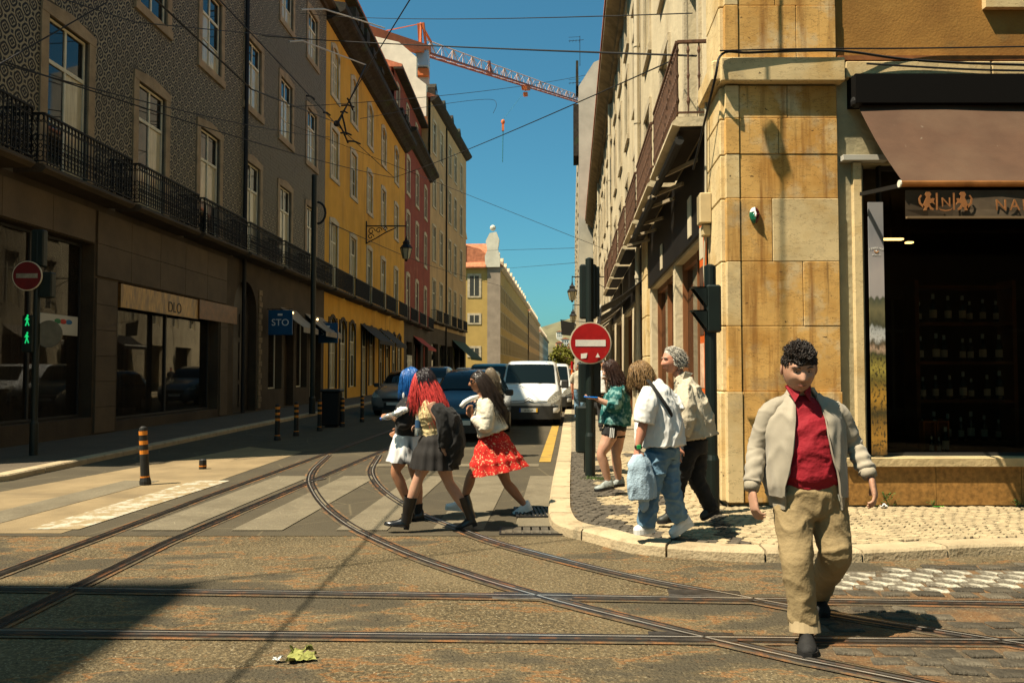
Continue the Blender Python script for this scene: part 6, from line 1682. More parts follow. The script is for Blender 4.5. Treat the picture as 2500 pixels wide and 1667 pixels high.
# ================================================================ SMALL THINGS ON THE GROUND
g = G(722, 1607)
lt_ = empty('crumpled_napkin', (g.x, g.y, 0.0), .2, 'crumpled lime-green napkin lying on the road in the foreground', 'litter')
m_lime_ = mat('lime green paper', (.26, .26, .07), .8, .15, 12)
def crumple(w, l, seed, h=.03):
    r = random.Random(seed); k = MB(); n = 9; grid = []
    for i in range(n):
        row = []
        for j in range(n):
            x = (i / (n - 1) - .5) * w; y = (j / (n - 1) - .5) * l
            row.append((x + r.uniform(-.008, .008), y * (1 - .5 * (i / n)) + r.uniform(-.008, .008), .006 + h * abs(noise.noise(Vector((x * 22, y * 22, seed)))) * 1.8))
        grid.append(row)
    k.rings(grid, False, False); return k
crumple(.15, .13, 2).build('fold', m_lime_, lt_, loc=(.03, -.02, .003), fix=False); crumple(.12, .05, 5, .05).build('fold', m_lime_, lt_, loc=(.03, .06, .006), rot=(0, 0, .2), fix=False)
crumple(.045, .05, 9, .02).build('paper_tag', mat('white paper scrap', (.6, .6, .56), .8), lt_, loc=(-.09, -.03, .004), fix=False)
# weeds and litter at the foot of the shop wall
m_weed = mat('weed leaves', (.05, .10, .015), .8, .3, 20)
for q, (u, v, s, lab) in enumerate(((2168, 1235, 1.0, 'leafy weed growing at the shop wall beside the walking man'), (2128, 1246, .4, 'small weed at the shop wall left of the leafy one'), (2275, 1240, .45, 'flat weed at the foot of the granite panel joint'), (2480, 1230, .45, 'small weed at the shop wall by the picture edge'))):
    o = empty('weed', (P(u, 1235, FY - .05).x, FY - .06, KH), 0, lab, 'weed', 'weeds at the shop wall'); r = random.Random(q)
    k = MB()
    for i in range(int(26 * s) + 8):
        a = r.uniform(0, 6.28); rr = r.uniform(.0, .10) * s; z = r.uniform(.005, .15) * s; c = Vector((math.cos(a) * rr, math.sin(a) * rr * .5, z)); d = Vector((math.cos(a), math.sin(a), r.uniform(-.2, .8))).normalized() * .045 * (s * .5 + .5); e1 = d.cross(Vector((0, 0, 1))).normalized() * .011
        k.poly([c, c + d * .5 + e1, c + d, c + d * .5 - e1])
    k.build('leaves', m_weed, o, fix=False)['kind'] = 'stuff'
    k = MB()
    for i in range(3): k.tube([(0, 0, 0), (r.uniform(-.04, .04) * s, r.uniform(-.02, .02), .08 * s), (r.uniform(-.07, .07) * s, r.uniform(-.03, .03), .14 * s)], .0035, 4)
    k.build('stem', m_weed, o)
pp = P(2156, 1246, FY - .12)
o = crumple(.07, .05, 3, .04).build('paper_scrap', mat('white paper scrap', (.6, .6, .56), .8), loc=(pp.x, FY - .14, KH), fix=False); tag(o, 'white paper scrap on the pavement beside the leafy weed', 'litter')
pp = P(2290, 1243, FY - .1)
o = crumple(.10, .025, 4, .02).build('green_wrapper', mat('bright green wrapper', (.10, .42, .05), .5), loc=(pp.x, FY - .12, KH), fix=False); tag(o, 'bright green wrapper at the foot of the granite panels', 'litter')
for u, v, q in ((1445, 1168, 0), (1475, 1170, 1)):
    g = G(u, v, KH); k = MB(); r = random.Random(q + 5)
    for i in range(120):
        c = Vector((r.gauss(0, .07), r.gauss(0, .05), 0)); hgt = r.uniform(.015, .05); dx = r.uniform(-.02, .02)
        k.poly([c + Vector((-.003, 0, 0)), c + Vector((.003, 0, 0)), c + Vector((dx, r.uniform(-.02, .02), hgt))])
    tag(k.build('grass_tuft', m_weed, loc=(g.x, g.y, KH), fix=False), 'grass tuft at the foot of the no-entry post', kind='stuff')
# ================================================================ PEOPLE
def fuse(k, voxel, smooth=2, fac=.5):
    me = k.mesh('tmp', []) if False else bpy.data.meshes.new('tmp')
    me.from_pydata(k.v, [], k.f); fix_normals(me)
    o = bpy.data.objects.new('tmp', me); COL.objects.link(o)
    m1 = o.modifiers.new('r', 'REMESH'); m1.mode = 'VOXEL'; m1.voxel_size = voxel; m1.use_smooth_shade = True
    if smooth:
        m2 = o.modifiers.new('s', 'SMOOTH'); m2.factor = fac; m2.iterations = smooth
    dg = bpy.context.evaluated_depsgraph_get(); dg.update()
    r = bpy.data.meshes.new_from_object(o.evaluated_get(dg))
    bpy.data.objects.remove(o); bpy.data.meshes.remove(me)
    return r
def wrinkle(me, amp, sc, st=(1, 1, 1), seed=0.0, ridged=True, zfade=None):
    co = [v.co.copy() for v in me.vertices]; no = [v.normal.copy() for v in me.vertices]
    for v, c, n in zip(me.vertices, co, no):
        q = Vector((c.x * st[0], c.y * st[1], c.z * st[2])) * sc + Vector((seed, seed * 1.7, 0))
        w_ = noise.noise(q * .6 + Vector((7, 3, 1))) * 1.2
        a = noise.noise(q + Vector((w_, w_, w_ * .5))); b_ = noise.noise(q * 2.7 + Vector((5 + w_, 1, 2)))
        h = max(0.0, 1 - abs(a) * 3.0) ** 1.6 * 1.2 - .45 + max(0.0, 1 - abs(b_) * 3.0) ** 1.5 * .42
        f = 1.0 if zfade is None else zfade(c)
        v.co = c + n * (h * amp * f)
    me.update()
def setmat(me, m):
    me.materials.clear(); me.materials.append(m)
    for p in me.polygons: p.use_smooth = True; p.material_index = 0
def smooth_path(pts, rad, n=6):
    P_ = catmull(pts, n); out = []
    m = len(pts)
    for i in range(m - 1):
        for q in range(n):
            t = q / n; t = t * t * (3 - 2 * t); a, b = rad[i], rad[i + 1]
            if isinstance(a, tuple) or isinstance(b, tuple):
                a = a if isinstance(a, tuple) else (a, a); b = b if isinstance(b, tuple) else (b, b)
                out.append((a[0] + (b[0] - a[0]) * t, a[1] + (b[1] - a[1]) * t))
            else: out.append(a + (b - a) * t)
    out.append(rad[-1]); return P_, out
def limb(k, pts, rad, n=14, side=None, sub=6, fn=None):
    p, r = smooth_path(pts, rad, sub); k.tube(p, r, n, side=side, fn=fn)

SKIN = {}
def skin(name, c, c2):
    if name not in SKIN:
        m = mat('skin ' + name, c, .5, col2=c2, scale=9, spec=.35, thr=(.3, .7)); N, L, b = nodes_of(m)
        b.inputs['Subsurface Weight'].default_value = .12; b.inputs['Subsurface Radius'].default_value = (.01, .004, .002); SKIN[name] = m
    return SKIN[name]
class Fig:
    def __init__(s, label, D, bu, gz, skinm, fwd, lat=None, name='person'):
        s.D = D; b = P(bu, 907, D); s.base = Vector((b.x, D, gz)); s.root = empty(name, s.base, 0, label, 'person')
        s.k = MB(); s.skin = skinm; s.f = Vector(fwd).normalized(); s.l = Vector((0, 0, 1)).cross(s.f).normalized()   # l = the figure's left
    def J(s, u, v, d=0.0): return P(u, v, s.D + d) - s.base
    def torso(s, pts, rad): limb(s.k, pts, rad, 18, side=s.l)
    def leg(s, h, kn, an, r=(.085, .072, .052, .056, .034), k=None):
        t = k or s.k
        limb(t, [h, h.lerp(kn, .5), kn, kn.lerp(an, .3), an], list(r))
    def arm(s, sh, el, wr, r=(.05, .045, .037, .038, .026)):
        limb(s.k, [sh, sh.lerp(el, .5), el, el.lerp(wr, .35), wr], list(r))
    def hand(s, wr, d, palm, size=1.0, curl=.5, thumb=1, spread=.5):
        """d = the way the hand points, palm = the way the palm faces, thumb = side of the thumb (+1: d x palm)"""
        d = Vector(d).normalized(); palm = Vector(palm); palm = (palm - d * palm.dot(d)).normalized(); sd = d.cross(palm) * thumb; z = size
        c = wr + d * .045 * z
        limb(s.k, [wr - d * .01, wr + d * .03 * z, wr + d * .075 * z, wr + d * .095 * z], [(.026 * z, .019 * z), (.036 * z, .017 * z), (.041 * z, .015 * z), (.036 * z, .011 * z)], 12, side=sd, sub=3)
        for i, (o_, L_) in enumerate(((.031, .070), (.0105, .080), (-.0105, .074), (-.030, .058))):
            p0 = wr + d * .085 * z + sd * o_ * z; dd = (d + sd * o_ * spread * 4).normalized(); pts = [p0 - dd * .01]; cur = p0.copy(); ang_ = 0
            for seg, fr in enumerate((.42, .32, .26)):
                ang_ += curl * (.75 + .15 * i) * (.8 if seg == 0 else 1.0)
                cur = cur + (dd * math.cos(ang_) + palm * math.sin(ang_)) * (L_ * z * fr); pts.append(cur.copy())
            limb(s.k, pts, [.0095 * z, .0092 * z, .0085 * z, .0072 * z], 7, sub=2)
        b = wr + d * .025 * z + sd * .028 * z; t1 = b + (d * .55 + sd * .62 + palm * .35).normalized() * .042 * z; t2 = t1 + (d * .85 + sd * (.1 - curl * .25) + palm * .35).normalized() * .034 * z
        limb(s.k, [b - d * .01, b, t1, t2], [.014 * z, .0135 * z, .0115 * z, .0085 * z], 8, sub=2)
    def head(s, c, look, size=1.0, jaw=.0, fat=0.0):
        look = Vector(look).normalized(); le = Vector((0, 0, 1)).cross(look).normalized(); up = look.cross(le).normalized()
        s.hc = c; s.hf = look; s.hl = le; s.hu = up; s.hs = size
        k = MB(); k.smooth = True; n, m = 56, 48; rings = []
        def G2(x, s_): return math.exp(-(x / s_) ** 2)
        for i in range(m + 1):
            t = math.pi * (.01 + .98 * i / m); ring = []
            for q in range(n):
                a = 2 * math.pi * q / n
                sx, sy, sz = math.sin(t) * math.cos(a), math.sin(t) * math.sin(a), -math.cos(t)
                f, y, z = sx * .097, sy * (.074 + fat * .006), sz * .117
                if sz < 0:
                    y *= 1 - (.30 - fat * .20) * (-sz) ** 1.8
                    if sx > 0: f *= 1 - .06 * (-sz); f += .012 * G2(sz + .85, .3)
                    else: f *= 1 - .42 * (-sz)
                if sx > .2:
                    fr = min(1, (sx - .2) / .3)
                    ramp = max(0, min(1, (.03 - z) / .05)) if z > -.028 else math.exp(-((z + .028) / .006) ** 2)
                    f += fr * .027 * G2(y, .0105 + .006 * ramp) * ramp
                    f -= fr * .004 * G2(z - .028, .01) * G2(y, .02)
                    for e in (-1, 1):
                        f -= fr * .0155 * G2(y - e * .031, .0175) * G2(z - .013, .0125)
                        f += fr * .0085 * G2(y - e * .031, .022) * G2(z - .036, .008)
                        f += fr * .007 * G2(y - e * .043, .02) * G2(z + .022, .022)
                        f += fr * .006 * G2(y - e * .013, .006) * G2(z + .024, .007)
                    f += fr * .0095 * G2(y, .02) * (G2(z + .049, .0055) + G2(z + .0625, .006)) - fr * .003 * G2(y, .024) * G2(z + .0555, .003)
                    f += fr * .009 * G2(y, .02) * G2(z + .094, .014); f -= fr * .004 * G2(y, .03) * G2(z + .078, .008)
                ring.append(c + (look * f + le * y + up * z) * size)
            rings.append(ring)
        k.rings(rings)
        for e in (-1, 1):
            p = c + (look * -.008 + le * e * (.075 + fat * .006) + up * -.004) * size
            rot = Matrix((look, le, up)).transposed() @ Matrix.Rotation(e * .35, 3, 'Z')
            k.ball(p, (.021 * size, .009 * size, .033 * size), 10, 8, rot=rot)
        s.hk = k
    def hp(s, f, y, z): return s.hc + (s.hf * f + s.hl * y + s.hu * z) * s.hs
    def face(s, brow, eyes=True, bw=.0055):
        m_eye = mat('eye white', (.55, .50, .45), .3); m_iris = mat('dark iris', (.02, .012, .008), .15)
        for e in (-1, 1):
            if eyes:
                k = MB(); k.smooth = True; k.ball(s.hp(.0705, e * .031, .012), .0105 * s.hs, 12, 8); ey = k.build('eye', m_eye, s.root)
                k = MB(); k.smooth = True; k.ball(s.hp(.0775, e * .031, .0105), .0052 * s.hs, 10, 6); k.build('iris', m_iris, ey)
                k = MB(); k.tube([s.hp(.077, e * .017, .014), s.hp(.083, e * .031, .0185), s.hp(.072, e * .046, .013)], [.003, .0055, .003], 6); k.build('eyelid', s.skin, ey)
            k = MB(); k.tube([s.hp(.0915, e * .014, .031), s.hp(.0925, e * .027, .037), s.hp(.086, e * .042, .036), s.hp(.074, e * .054, .03)], [bw * .8, bw, bw, .002], 6); k.build('eyebrow', brow, s.root)
        k = MB(); k.tube([s.hp(.090, -.021, -.0565), s.hp(.1035, -.008, -.0545), s.hp(.1045, 0, -.0555), s.hp(.1035, .008, -.0545), s.hp(.090, .021, -.0565)], [.0012, .0028, .003, .0028, .0012], 6); k.build('lips', mat('lip tone', (.22, .075, .055), .5), s.root)
    def finish(s, voxel=.009):
        me = fuse(s.k, voxel, 2)
        k = s.hk; v = [tuple(q.co) for q in me.vertices]; f = [tuple(p.vertices) for p in me.polygons]; b = len(v)
        m2 = bpy.data.meshes.new('body'); m2.from_pydata(v + k.v, [], f + [tuple(i + b for i in q) for q in k.f]); bpy.data.meshes.remove(me)
        setmat(m2, s.skin); fix_normals(m2)
        return place('body', m2, s.root)
    def cloth(s, name, k, m, voxel=.012, smooth=3, amp=.006, sc=9, st=(1, 1, 1), seed=0, zfade=None):
        me = fuse(k, voxel, smooth)
        if amp: wrinkle(me, amp, sc, st, seed, zfade=zfade)
        setmat(me, m); return place(name, me, s.root)
    def shoe(s, heel, toe, w, m, m_sole, name='shoe', h=.10, toe_h=.045, sole=.028, shaft=None, pointed=False, heelh=0.0):
        d = (toe - heel); L_ = d.length; d = d / L_; lat = Vector((0, 0, 1)).cross(d).normalized(); up = d.cross(lat).normalized()
        k = MB(); k.smooth = True; rings = []
        sec = [(-.02, .55, .70), (.03, .72, .95), (.14, .80, 1.0), (.30, .74, .93), (.45, .80, .72), (.62, .98, .52), (.78, 1.0, .42), (.90, .82 if not pointed else .55, .34), (1.0, .45 if not pointed else .18, .20)]
        for t, ww, hh in sec:
            c = heel + d * (t * L_) + up * sole; ww *= w / 2; top = max(toe_h * .5, (h * hh))
            n = 14; ring = []
            for q in range(n):
                a = 2 * math.pi * q / n; x = math.cos(a); z = math.sin(a)
                ring.append(c + lat * (ww * x * (1 - .25 * max(0, z))) + up * (top * (max(0, z)) ** .75 if z > 0 else .012 * z))
            rings.append(ring)
        k.rings(rings); o = k.build(name, m, s.root)
        k = MB(); pts = [(-.025, .30), (.0, .62), (.12, .82), (.30, .78), (.45, .84), (.62, 1.03), (.80, 1.03), (.92, .84 if not pointed else .55), (1.015, .4 if not pointed else .16)]
        lo = [heel + d * (t * L_) + lat * (w / 2 * q) for t, q in pts] + [heel + d * (t * L_) - lat * (w / 2 * q) for t, q in reversed(pts)]
        k.rings([lo, [p + up * (sole + .004) for p in lo]]); k.build('sole', m_sole, o)
        if heelh:
            k = MB(); q = [heel + d * (t * L_) + lat * (w / 2 * x) for t, x in ((-.02, .5), (.2, .55), (.2, -.55), (-.02, -.5))]; k.rings([[p - up * heelh for p in q], [p + up * .004 for p in q]]); k.build('heel', m_sole, o)
        if shaft is not None:
            k = MB(); k.smooth = True; a0 = heel + d * (.14 * L_) + up * (sole + h * .45); p, r = smooth_path([a0, a0.lerp(shaft, .3), a0.lerp(shaft, .7), shaft], [(.05, .052), .05, .062, .066], 5); k.tube(p, r, 16, cap=False); k.build('boot_shaft', m, o)
        return o
    def cap_hair(s, m, front=-.2, low=-.5, grow=1.06, amp=.006, sc=30, name='hair', side_low=None):
        """close hair shell over the skull; front/low limit where it ends"""
        k = MB(); k.smooth = True; n, m_ = 40, 30; rings = {}
        for i in range(m_ + 1):
            t = math.pi * (1 - .72 * i / m_)
            for q in range(n):
                a = 2 * math.pi * q / n; sx, sy, sz = math.sin(t) * math.cos(a), math.sin(t) * math.sin(a), -math.cos(t)
                lim = front + (low - front) * (1 - (sx + 1) / 2) ** .8
                if sz < lim:
                    sz = lim; rr = math.sqrt(max(0, 1 - sz * sz)); sx, sy = math.cos(a) * rr, math.sin(a) * rr
                gz_ = -math.cos(t) - lim; g0 = grow if gz_ > .16 else (.975 + (grow - .975) * max(0, gz_) / .16)
                g = g0 + amp / .1 * min(1, max(0, gz_) * 6) * noise.noise(Vector((sx, sy, sz)) * sc * .1 + Vector((3, 3, 3)))
                f, y, z = sx * .098, sy * .075, sz * .118
                if sz < 0 and sx < 0: f *= 1 - .3 * (-sz)
                rings[(i, q)] = s.hc + (s.hf * f + s.hl * y + s.hu * z) * s.hs * g
        k.rings([[rings[(i, q)] for q in range(n)] for i in range(m_ + 1)], True, True)
        return k.build(name, m, s.root)
    def strands(s, m, n, length, flow, region, name='hair', r0=.006, seed=1, wav=.0, lift=.02, seg=10, drape=None, wfreq=9, stiff=.35, rand=1.0):
        """n tapered locks from the scalp; region(sx,sy,sz)->bool; flow = the way they fall"""
        r = random.Random(seed); k = MB(); k.smooth = True; got = 0; tries = 0; flow = Vector(flow).normalized()
        while got < n and tries < n * 60:
            tries += 1
            v = Vector((r.gauss(0, 1), r.gauss(0, 1), r.gauss(0, 1))).normalized()
            if not region(v.x, v.y, v.z): continue
            got += 1
            p = s.hp(v.x * .099, v.y * .077, v.z * .119); out = (s.hf * v.x + s.hl * v.y + s.hu * v.z).normalized()
            d = (out * .22 - s.hf * .25 + flow * .7).normalized(); d = (d - out * min(0.0, d.dot(out))).normalized(); L_ = length * r.uniform(.75, 1.08); st = L_ / seg; pts = [p - out * .006]; q = p.copy(); ph = r.uniform(0, 6.28); lf = r.uniform(.4, 1.15); own = Vector((r.gauss(0, .07), r.gauss(0, .07), r.gauss(0, .03))) * rand
            for i in range(seg):
                d = (d * (1 - stiff) + (flow + own) * stiff).normalized(); q = q + d * st
                rel = q - s.hc; e = Vector((rel.dot(s.hf) / (.100 * s.hs), rel.dot(s.hl) / (.078 * s.hs), rel.dot(s.hu) / (.121 * s.hs)))
                if e.length < 1.04 + lift: q = s.hc + rel * ((1.04 + lift * lf) / max(.05, e.length))
                if drape: q = drape(q)
                w_ = wav * (i / seg) ** .5
                pts.append(q + Vector((math.sin(ph + i * wfreq * .3), math.cos(ph + i * wfreq * .27), math.sin(ph * 1.3 + i * wfreq * .31) * .4)) * w_)
            rr = [r0 * (1 - .75 * (i / seg) ** 2) * r.uniform(.85, 1.15) for i in range(seg + 1)]
            k.tube(pts, rr, 4)
        return k.build(name, m, s.root, fix=False)

m_sk_light = skin('fair', (.42, .215, .135), (.48, .27, .175))
m_sk_tan = skin('tanned', (.36, .165, .085), (.42, .20, .11))
m_sk_ruddy = skin('ruddy', (.48, .20, .12), (.54, .26, .17))
m_sk_brown = skin('brown', (.27, .115, .055), (.33, .15, .08))
m_black = mat('black cloth', (.014, .013, .012), .85, .3, 12, sheen=.05)
m_leather = mat('black leather', (.009, .008, .008), .28, .3, 14, spec=.5)
m_whitecloth = mat('white cloth', (.72, .70, .65), .85, .06, 8)
m_wshoe = mat('white sneaker', (.72, .70, .66), .6, .08, 15)
m_wsole = mat('white rubber', (.66, .64, .58), .7)
m_bsole = mat('black rubber', (.014, .013, .012), .7)
def tubecloth(pts, rad, side, n=24, fn=None, cap=False, sub=6):
    k = MB(); k.smooth = True; p, r = smooth_path(pts, rad, sub); k.tube(p, r, n, side=side, fn=fn, cap=cap); return k

# ---------------------------------------------------------------- 1. man in the beige jacket
F = Fig('man in a beige jacket, red shirt and khaki trousers walking towards the camera', 4.72, 1968, 0.0, m_sk_light, (-.05, -1, 0))
J = F.J
pel = J(1976, 1205); ch = J(1964, 1050); nk = J(1956, 966, .02)
F.torso([pel - Vector((0, 0, .05)), pel, J(1968, 1120), ch, J(1958, 990), nk, J(1953, 940, 0.0)], [(.14, .11), (.15, .12), (.15, .13), (.165, .115), (.11, .065), (.060, .058), (.058, .06)])
ls, rs_ = J(1880, 1002, .02), J(2042, 1004, .02)
le_, re_ = J(1848, 1094, .05), J(2084, 1087, .05); lw, rw = J(1836, 1196, -.05), J(2124, 1163, -.07)
F.arm(ls, le_, lw, (.06, .055, .045, .042, .03)); F.arm(rs_, re_, rw, (.06, .055, .045, .042, .03))
F.hand(J(1837, 1202, -.06), (0.05, -.2, -1), (.9, .2, 0), 1.12, .55, thumb=-1); F.hand(J(2128, 1170, -.08), (.12, -.2, -1), (-.85, .45, 0), 1.12, .5, thumb=1)
lh, rh = J(1934, 1222), J(2016, 1222); lkn, lan = J(1946, 1375, -.12), J(1964, 1535, -.12); rkn, ran = J(2040, 1352, -.06), J(1992, 1452, .50)
F.leg(lh, lkn, lan, (.10, .09, .065, .062, .045)); F.leg(rh, rkn, ran, (.10, .09, .065, .062, .045))
F.head(J(1950, 900, -.05), (-.10, -1, -.34), 1.15, fat=1.0)
F.finish(.0075)
m_dhair = mat('dark brown curly hair', (.018, .011, .007), .45, .5, 40, spec=.4)
F.face(m_dhair, bw=.0042)
F.cap_hair(m_dhair, front=.40, low=-.34, grow=1.05, amp=.006, sc=60)
# curls standing up on top
r = random.Random(3); k = MB(); k.smooth = True
for q in range(1100):
    v = Vector((r.gauss(.2, .6), r.gauss(0, .65), abs(r.gauss(.6, .4)) + .05)).normalized()
    if v.z < .20 - .3 * max(0, -v.x) or (v.x > .45 and v.z < .44 + .08 * math.sin(v.y * 9)): continue
    p = F.hp(v.x * .101, v.y * .079, v.z * .12); o_ = (F.hf * v.x * .6 + F.hl * v.y * .8 + F.hu * (v.z + .4)).normalized(); pts = [p]; ph = r.uniform(0, 6.3); tx = o_.orthogonal().normalized(); ty = o_.cross(tx); ln = r.uniform(.018, .045) * (1.0 if v.z > .55 else .4)
    for i in range(1, 7): pts.append(p + o_ * (ln * i / 6) + (tx * math.cos(ph + i * .9) + ty * math.sin(ph + i * .9)) * .009 * (i / 6) ** .5)
    k.tube(pts, [.0042, .0042, .004, .004, .003, .0022, .001], 4)
k.build('hair_curls', m_dhair, F.root, fix=False)
m_red = mat('dark red shirt cotton', (.25, .008, .016), .8, .15, 5, bump=.25, bscale=60)
k = MB(); limb(k, [J(1976, 1188), J(1974, 1150), J(1968, 1100), ch, J(1960, 1005), J(1957, 975, .02)], [(.165, .145), (.185, .17), (.18, .165), (.19, .145), (.17, .10), (.085, .075)], 24, side=F.l)
F.cloth('shirt', k, m_red, .009, 2, .008, 5.5, (1, 1, 1.6), 2)
for s in (-1, 1):
    k = MB(); a = J(1956, 958, -.075); k.rings([[a + Vector((s * .012, -.01, .0)), a + Vector((s * .055, .02, .055)), a + Vector((s * .075, .06, .035)), a + Vector((s * .045, -.012, -.055))], [p + Vector((0, -.012, .002)) for p in (a + Vector((s * .012, -.01, .0)), a + Vector((s * .055, .02, .055)), a + Vector((s * .075, .06, .035)), a + Vector((s * .045, -.012, -.055)))]]); k.build('shirt_collar', m_red, F.root)
k = MB()
for q in range(5): k.ball(J(1958 + q * 2, 990 + q * 34, -.155 - .012 * min(q, 2)), .0065, 8, 6)
m_khaki = mat('khaki cotton trousers', (.27, .195, .095), .85, .12, 4, bump=.2, bscale=80)
k = MB(); limb(k, [J(1976, 1172), J(1976, 1200), J(1976, 1235), J(1978, 1262)], [(.168, .14), (.18, .15), (.175, .145), (.12, .11)], 22, side=F.l)
limb(k, [lh + Vector((0, 0, .03)), lh.lerp(lkn, .35), lh.lerp(lkn, .7), lkn, lkn.lerp(lan, .4), lkn.lerp(lan, .8), J(1964, 1530, -.12)], [(.105, .115), (.105, .11), .096, .088, .084, .079, .078], 18, side=F.l)
limb(k, [rh + Vector((0, 0, .03)), rh.lerp(rkn, .35), rh.lerp(rkn, .7), rkn, rkn.lerp(ran, .35), rkn.lerp(ran, .75), ran], [(.105, .115), (.11, .115), .102, .09, .085, .078, .075], 18, side=F.l)
tz = lan.z
F.cloth('trousers', k, m_khaki, .009, 3, .0065, 4.6, (1.2, 1.2, 1.3), 6, zfade=lambda c: 1.0 + .9 * max(0, 1 - abs(c.z - .15) / .16) + .8 * max(0, 1 - abs(c.z - .8) / .12))
k = MB(); k.tube([J(1962, 1512, -.12), J(1964, 1540, -.13)], [(.082, .082), (.086, .09)], 20, side=F.l, cap=False, fn=lambda t, a: 1 + .05 * math.sin(a * 3)); k.build('rolled_hem', mat('pale rolled hem', (.36, .27, .15), .85, .12, 6), F.root)
m_jack = mat('beige bomber jacket suede', (.32, .275, .205), .9, .10, 6, bump=.07, bscale=220, sheen=.15)
m_knit = mat('beige rib knit', (.33, .285, .21), .95, .10, 60, bump=.15, bscale=200)
# open front jacket body: ring open at the front, with thickness
def jacket_body(F, rows, m, th=.014, name='jacket'):
    n = 110; outer = []; inner = []; dense = []
    for a, b in zip(rows[:-1], rows[1:]):
        for t in range(6):
            t /= 6; dense.append((a[0].lerp(b[0], t),) + tuple(a[i] + (b[i] - a[i]) * t for i in range(1, 5)))
    dense.append(rows[-1])
    for (c, w_, d_, gap, skew) in dense:
        tg = math.asin(min(.98, gap / w_)); ro = []; ri = []
        for q in range(n + 1):
            a = tg + (2 * math.pi - 2 * tg) * q / n
            lx, fy = math.sin(a), math.cos(a)
            fold = 1 + .018 * math.sin(a * 7 + c.z * 9) + .012 * math.sin(a * 13 - c.z * 14)
            p = c + F.l * (lx * w_ * fold + skew) + F.f * (fy * d_ * fold)
            nrm = (F.l * lx / w_ + F.f * fy / d_).normalized()
            ro.append(p); ri.append(p - nrm * th)
        outer.append(ro); inner.append(ri)
    k = MB(); k.smooth = True; k.rings(outer, False, False); k.rings([list(reversed(x)) for x in inner], False, False)
    for A_, B_ in ((outer[0], inner[0]), (outer[-1], inner[-1])): k.rings([A_, B_], False, False)
    for q in (0, n): k.rings([[r_[q] for r_ in outer], [r_[q] for r_ in inner]], False, False)
    me = k.mesh(name, m); fix_normals(me)
    nn = len(outer) * (n + 1); no = [me.vertices[i].normal.copy() for i in range(nn)]
    for i in range(nn):
        c = me.vertices[i].co; q = Vector((c.x * 1.5, c.y * 1.5, c.z * .8)) * 5.5; w_ = noise.noise(q * .7 + Vector((4, 4, 4))); a = noise.noise(q + Vector((w_, w_, w_))); h = (max(0, 1 - abs(a) * 2.6) ** 1.4 * 1.1 - .4) * (.011 if th > .012 else 0)
        me.vertices[i].co = c + no[i] * h; me.vertices[i + nn].co = me.vertices[i + nn].co + no[i] * h
    return place(name, me, F.root)
cz = lambda u, v, d=0: J(u, v, d)
rows = [(cz(1958, 960, .035), .10, .085, .060, 0), (cz(1958, 975, .03), .155, .10, .065, 0), (cz(1960, 992, .02), .205, .122, .075, 0), (cz(1962, 1020, .01), .225, .148, .085, 0), (cz(1963, 1060), .23, .168, .095, -.005), (cz(1965, 1100), .232, .182, .112, -.005), (cz(1967, 1140), .236, .19, .135, -.005), (cz(1969, 1180), .236, .19, .155, -.01), (cz(1972, 1206), .228, .185, .16, -.01)]
jb = jacket_body(F, rows, m_jack)
rows = [(cz(1972, 1203), .226, .198, .16, -.01), (cz(1974, 1215), .215, .188, .158, -.01), (cz(1976, 1236), .208, .182, .16, -.012)]
h_ = jacket_body(F, rows, m_knit, name='jacket_hem')
rows = [(cz(1955, 945, .03), .074, .078, .040, 0), (cz(1956, 955, .03), .084, .084, .050, 0), (cz(1957, 966, .035), .105, .09, .062, 0)]
jacket_body(F, rows, m_knit, .01, name='jacket_collar')
def sleeve(F, sh, el, wr, r0, m, mk, amp=.05, seed=0, cuff=.055, scr=1.0):
    inn = F.J(1958, 985, .02); st0 = sh.lerp(inn, .62) + Vector((0, 0, .022))
    pts = [st0, sh.lerp(inn, .16) + Vector((0, 0, .004)), sh.lerp(el, .18), sh.lerp(el, .55), el, el.lerp(wr, .45), el.lerp(wr, .86)]
    p, rr = smooth_path(pts, [r0 * .80, r0 * .98, r0 * 1.10, r0 * 1.04, r0 * .95, r0 * .92, r0 * .85], 12)
    k = MB(); k.smooth = True
    N_ = len(p)
    def fn(t, a):
        w_ = max(0, (t - .45) / .55)
        return 1 + amp * .5 * math.sin(t * 9 + a * 2 + seed) + amp * scr * w_ * 1.8 * math.sin(t * 62 + 1.7 * math.sin(a + seed) + .9 * math.sin(2 * a))
    k.tube(p, rr, 36, side=F.l, fn=fn); o = k.build('sleeve', m, F.root); wrinkle(o.data, .0045, 8, (1, 1, 1.3), seed)
    k = MB(); k.smooth = True; a = el.lerp(wr, .82); b_ = wr + (wr - el).normalized() * .012
    k.tube([a, a.lerp(b_, .5), b_], [r0 * .78, r0 * .78, r0 * .70], 20, cap=True); k.build('cuff', mk, o)
    return o
sleeve(F, J(1880, 1000, .02), le_, J(1835, 1192, -.05), .058, m_jack, m_knit, .04, 1)
sleeve(F, J(2042, 1002, .02), re_, J(2123, 1160, -.07), .058, m_jack, m_knit, .045, 4, scr=1.6)
k = MB(); k.tube([J(2046, 1206, -.185), J(2050, 1222, -.19), J(2055, 1238, -.185)], .003, 5); k.build('zip_pull', mat('zip metal', (.5, .45, .35), .4, metal=.6), F.root)
m_bshoe = mat('black suede shoe', (.016, .015, .014), .8, .3, 18)
gh = Vector((0, 0, .0))
def at(x, y): return Vector((x - F.base.x, y - F.base.y, 0.0))
hx = P(1963, 907, 4.62).x; F.shoe(at(hx, 4.64), at(P(1962, 907, 4.40).x - .005, 4.38), .108, m_bshoe, m_bsole, h=.105, toe_h=.05)
hx = P(1990, 907, 5.2).x; F.shoe(at(hx, 5.30) + Vector((0, 0, .09)), at(hx - .02, 5.06) + Vector((0, 0, .004)), .105, m_bshoe, m_bsole, h=.10)

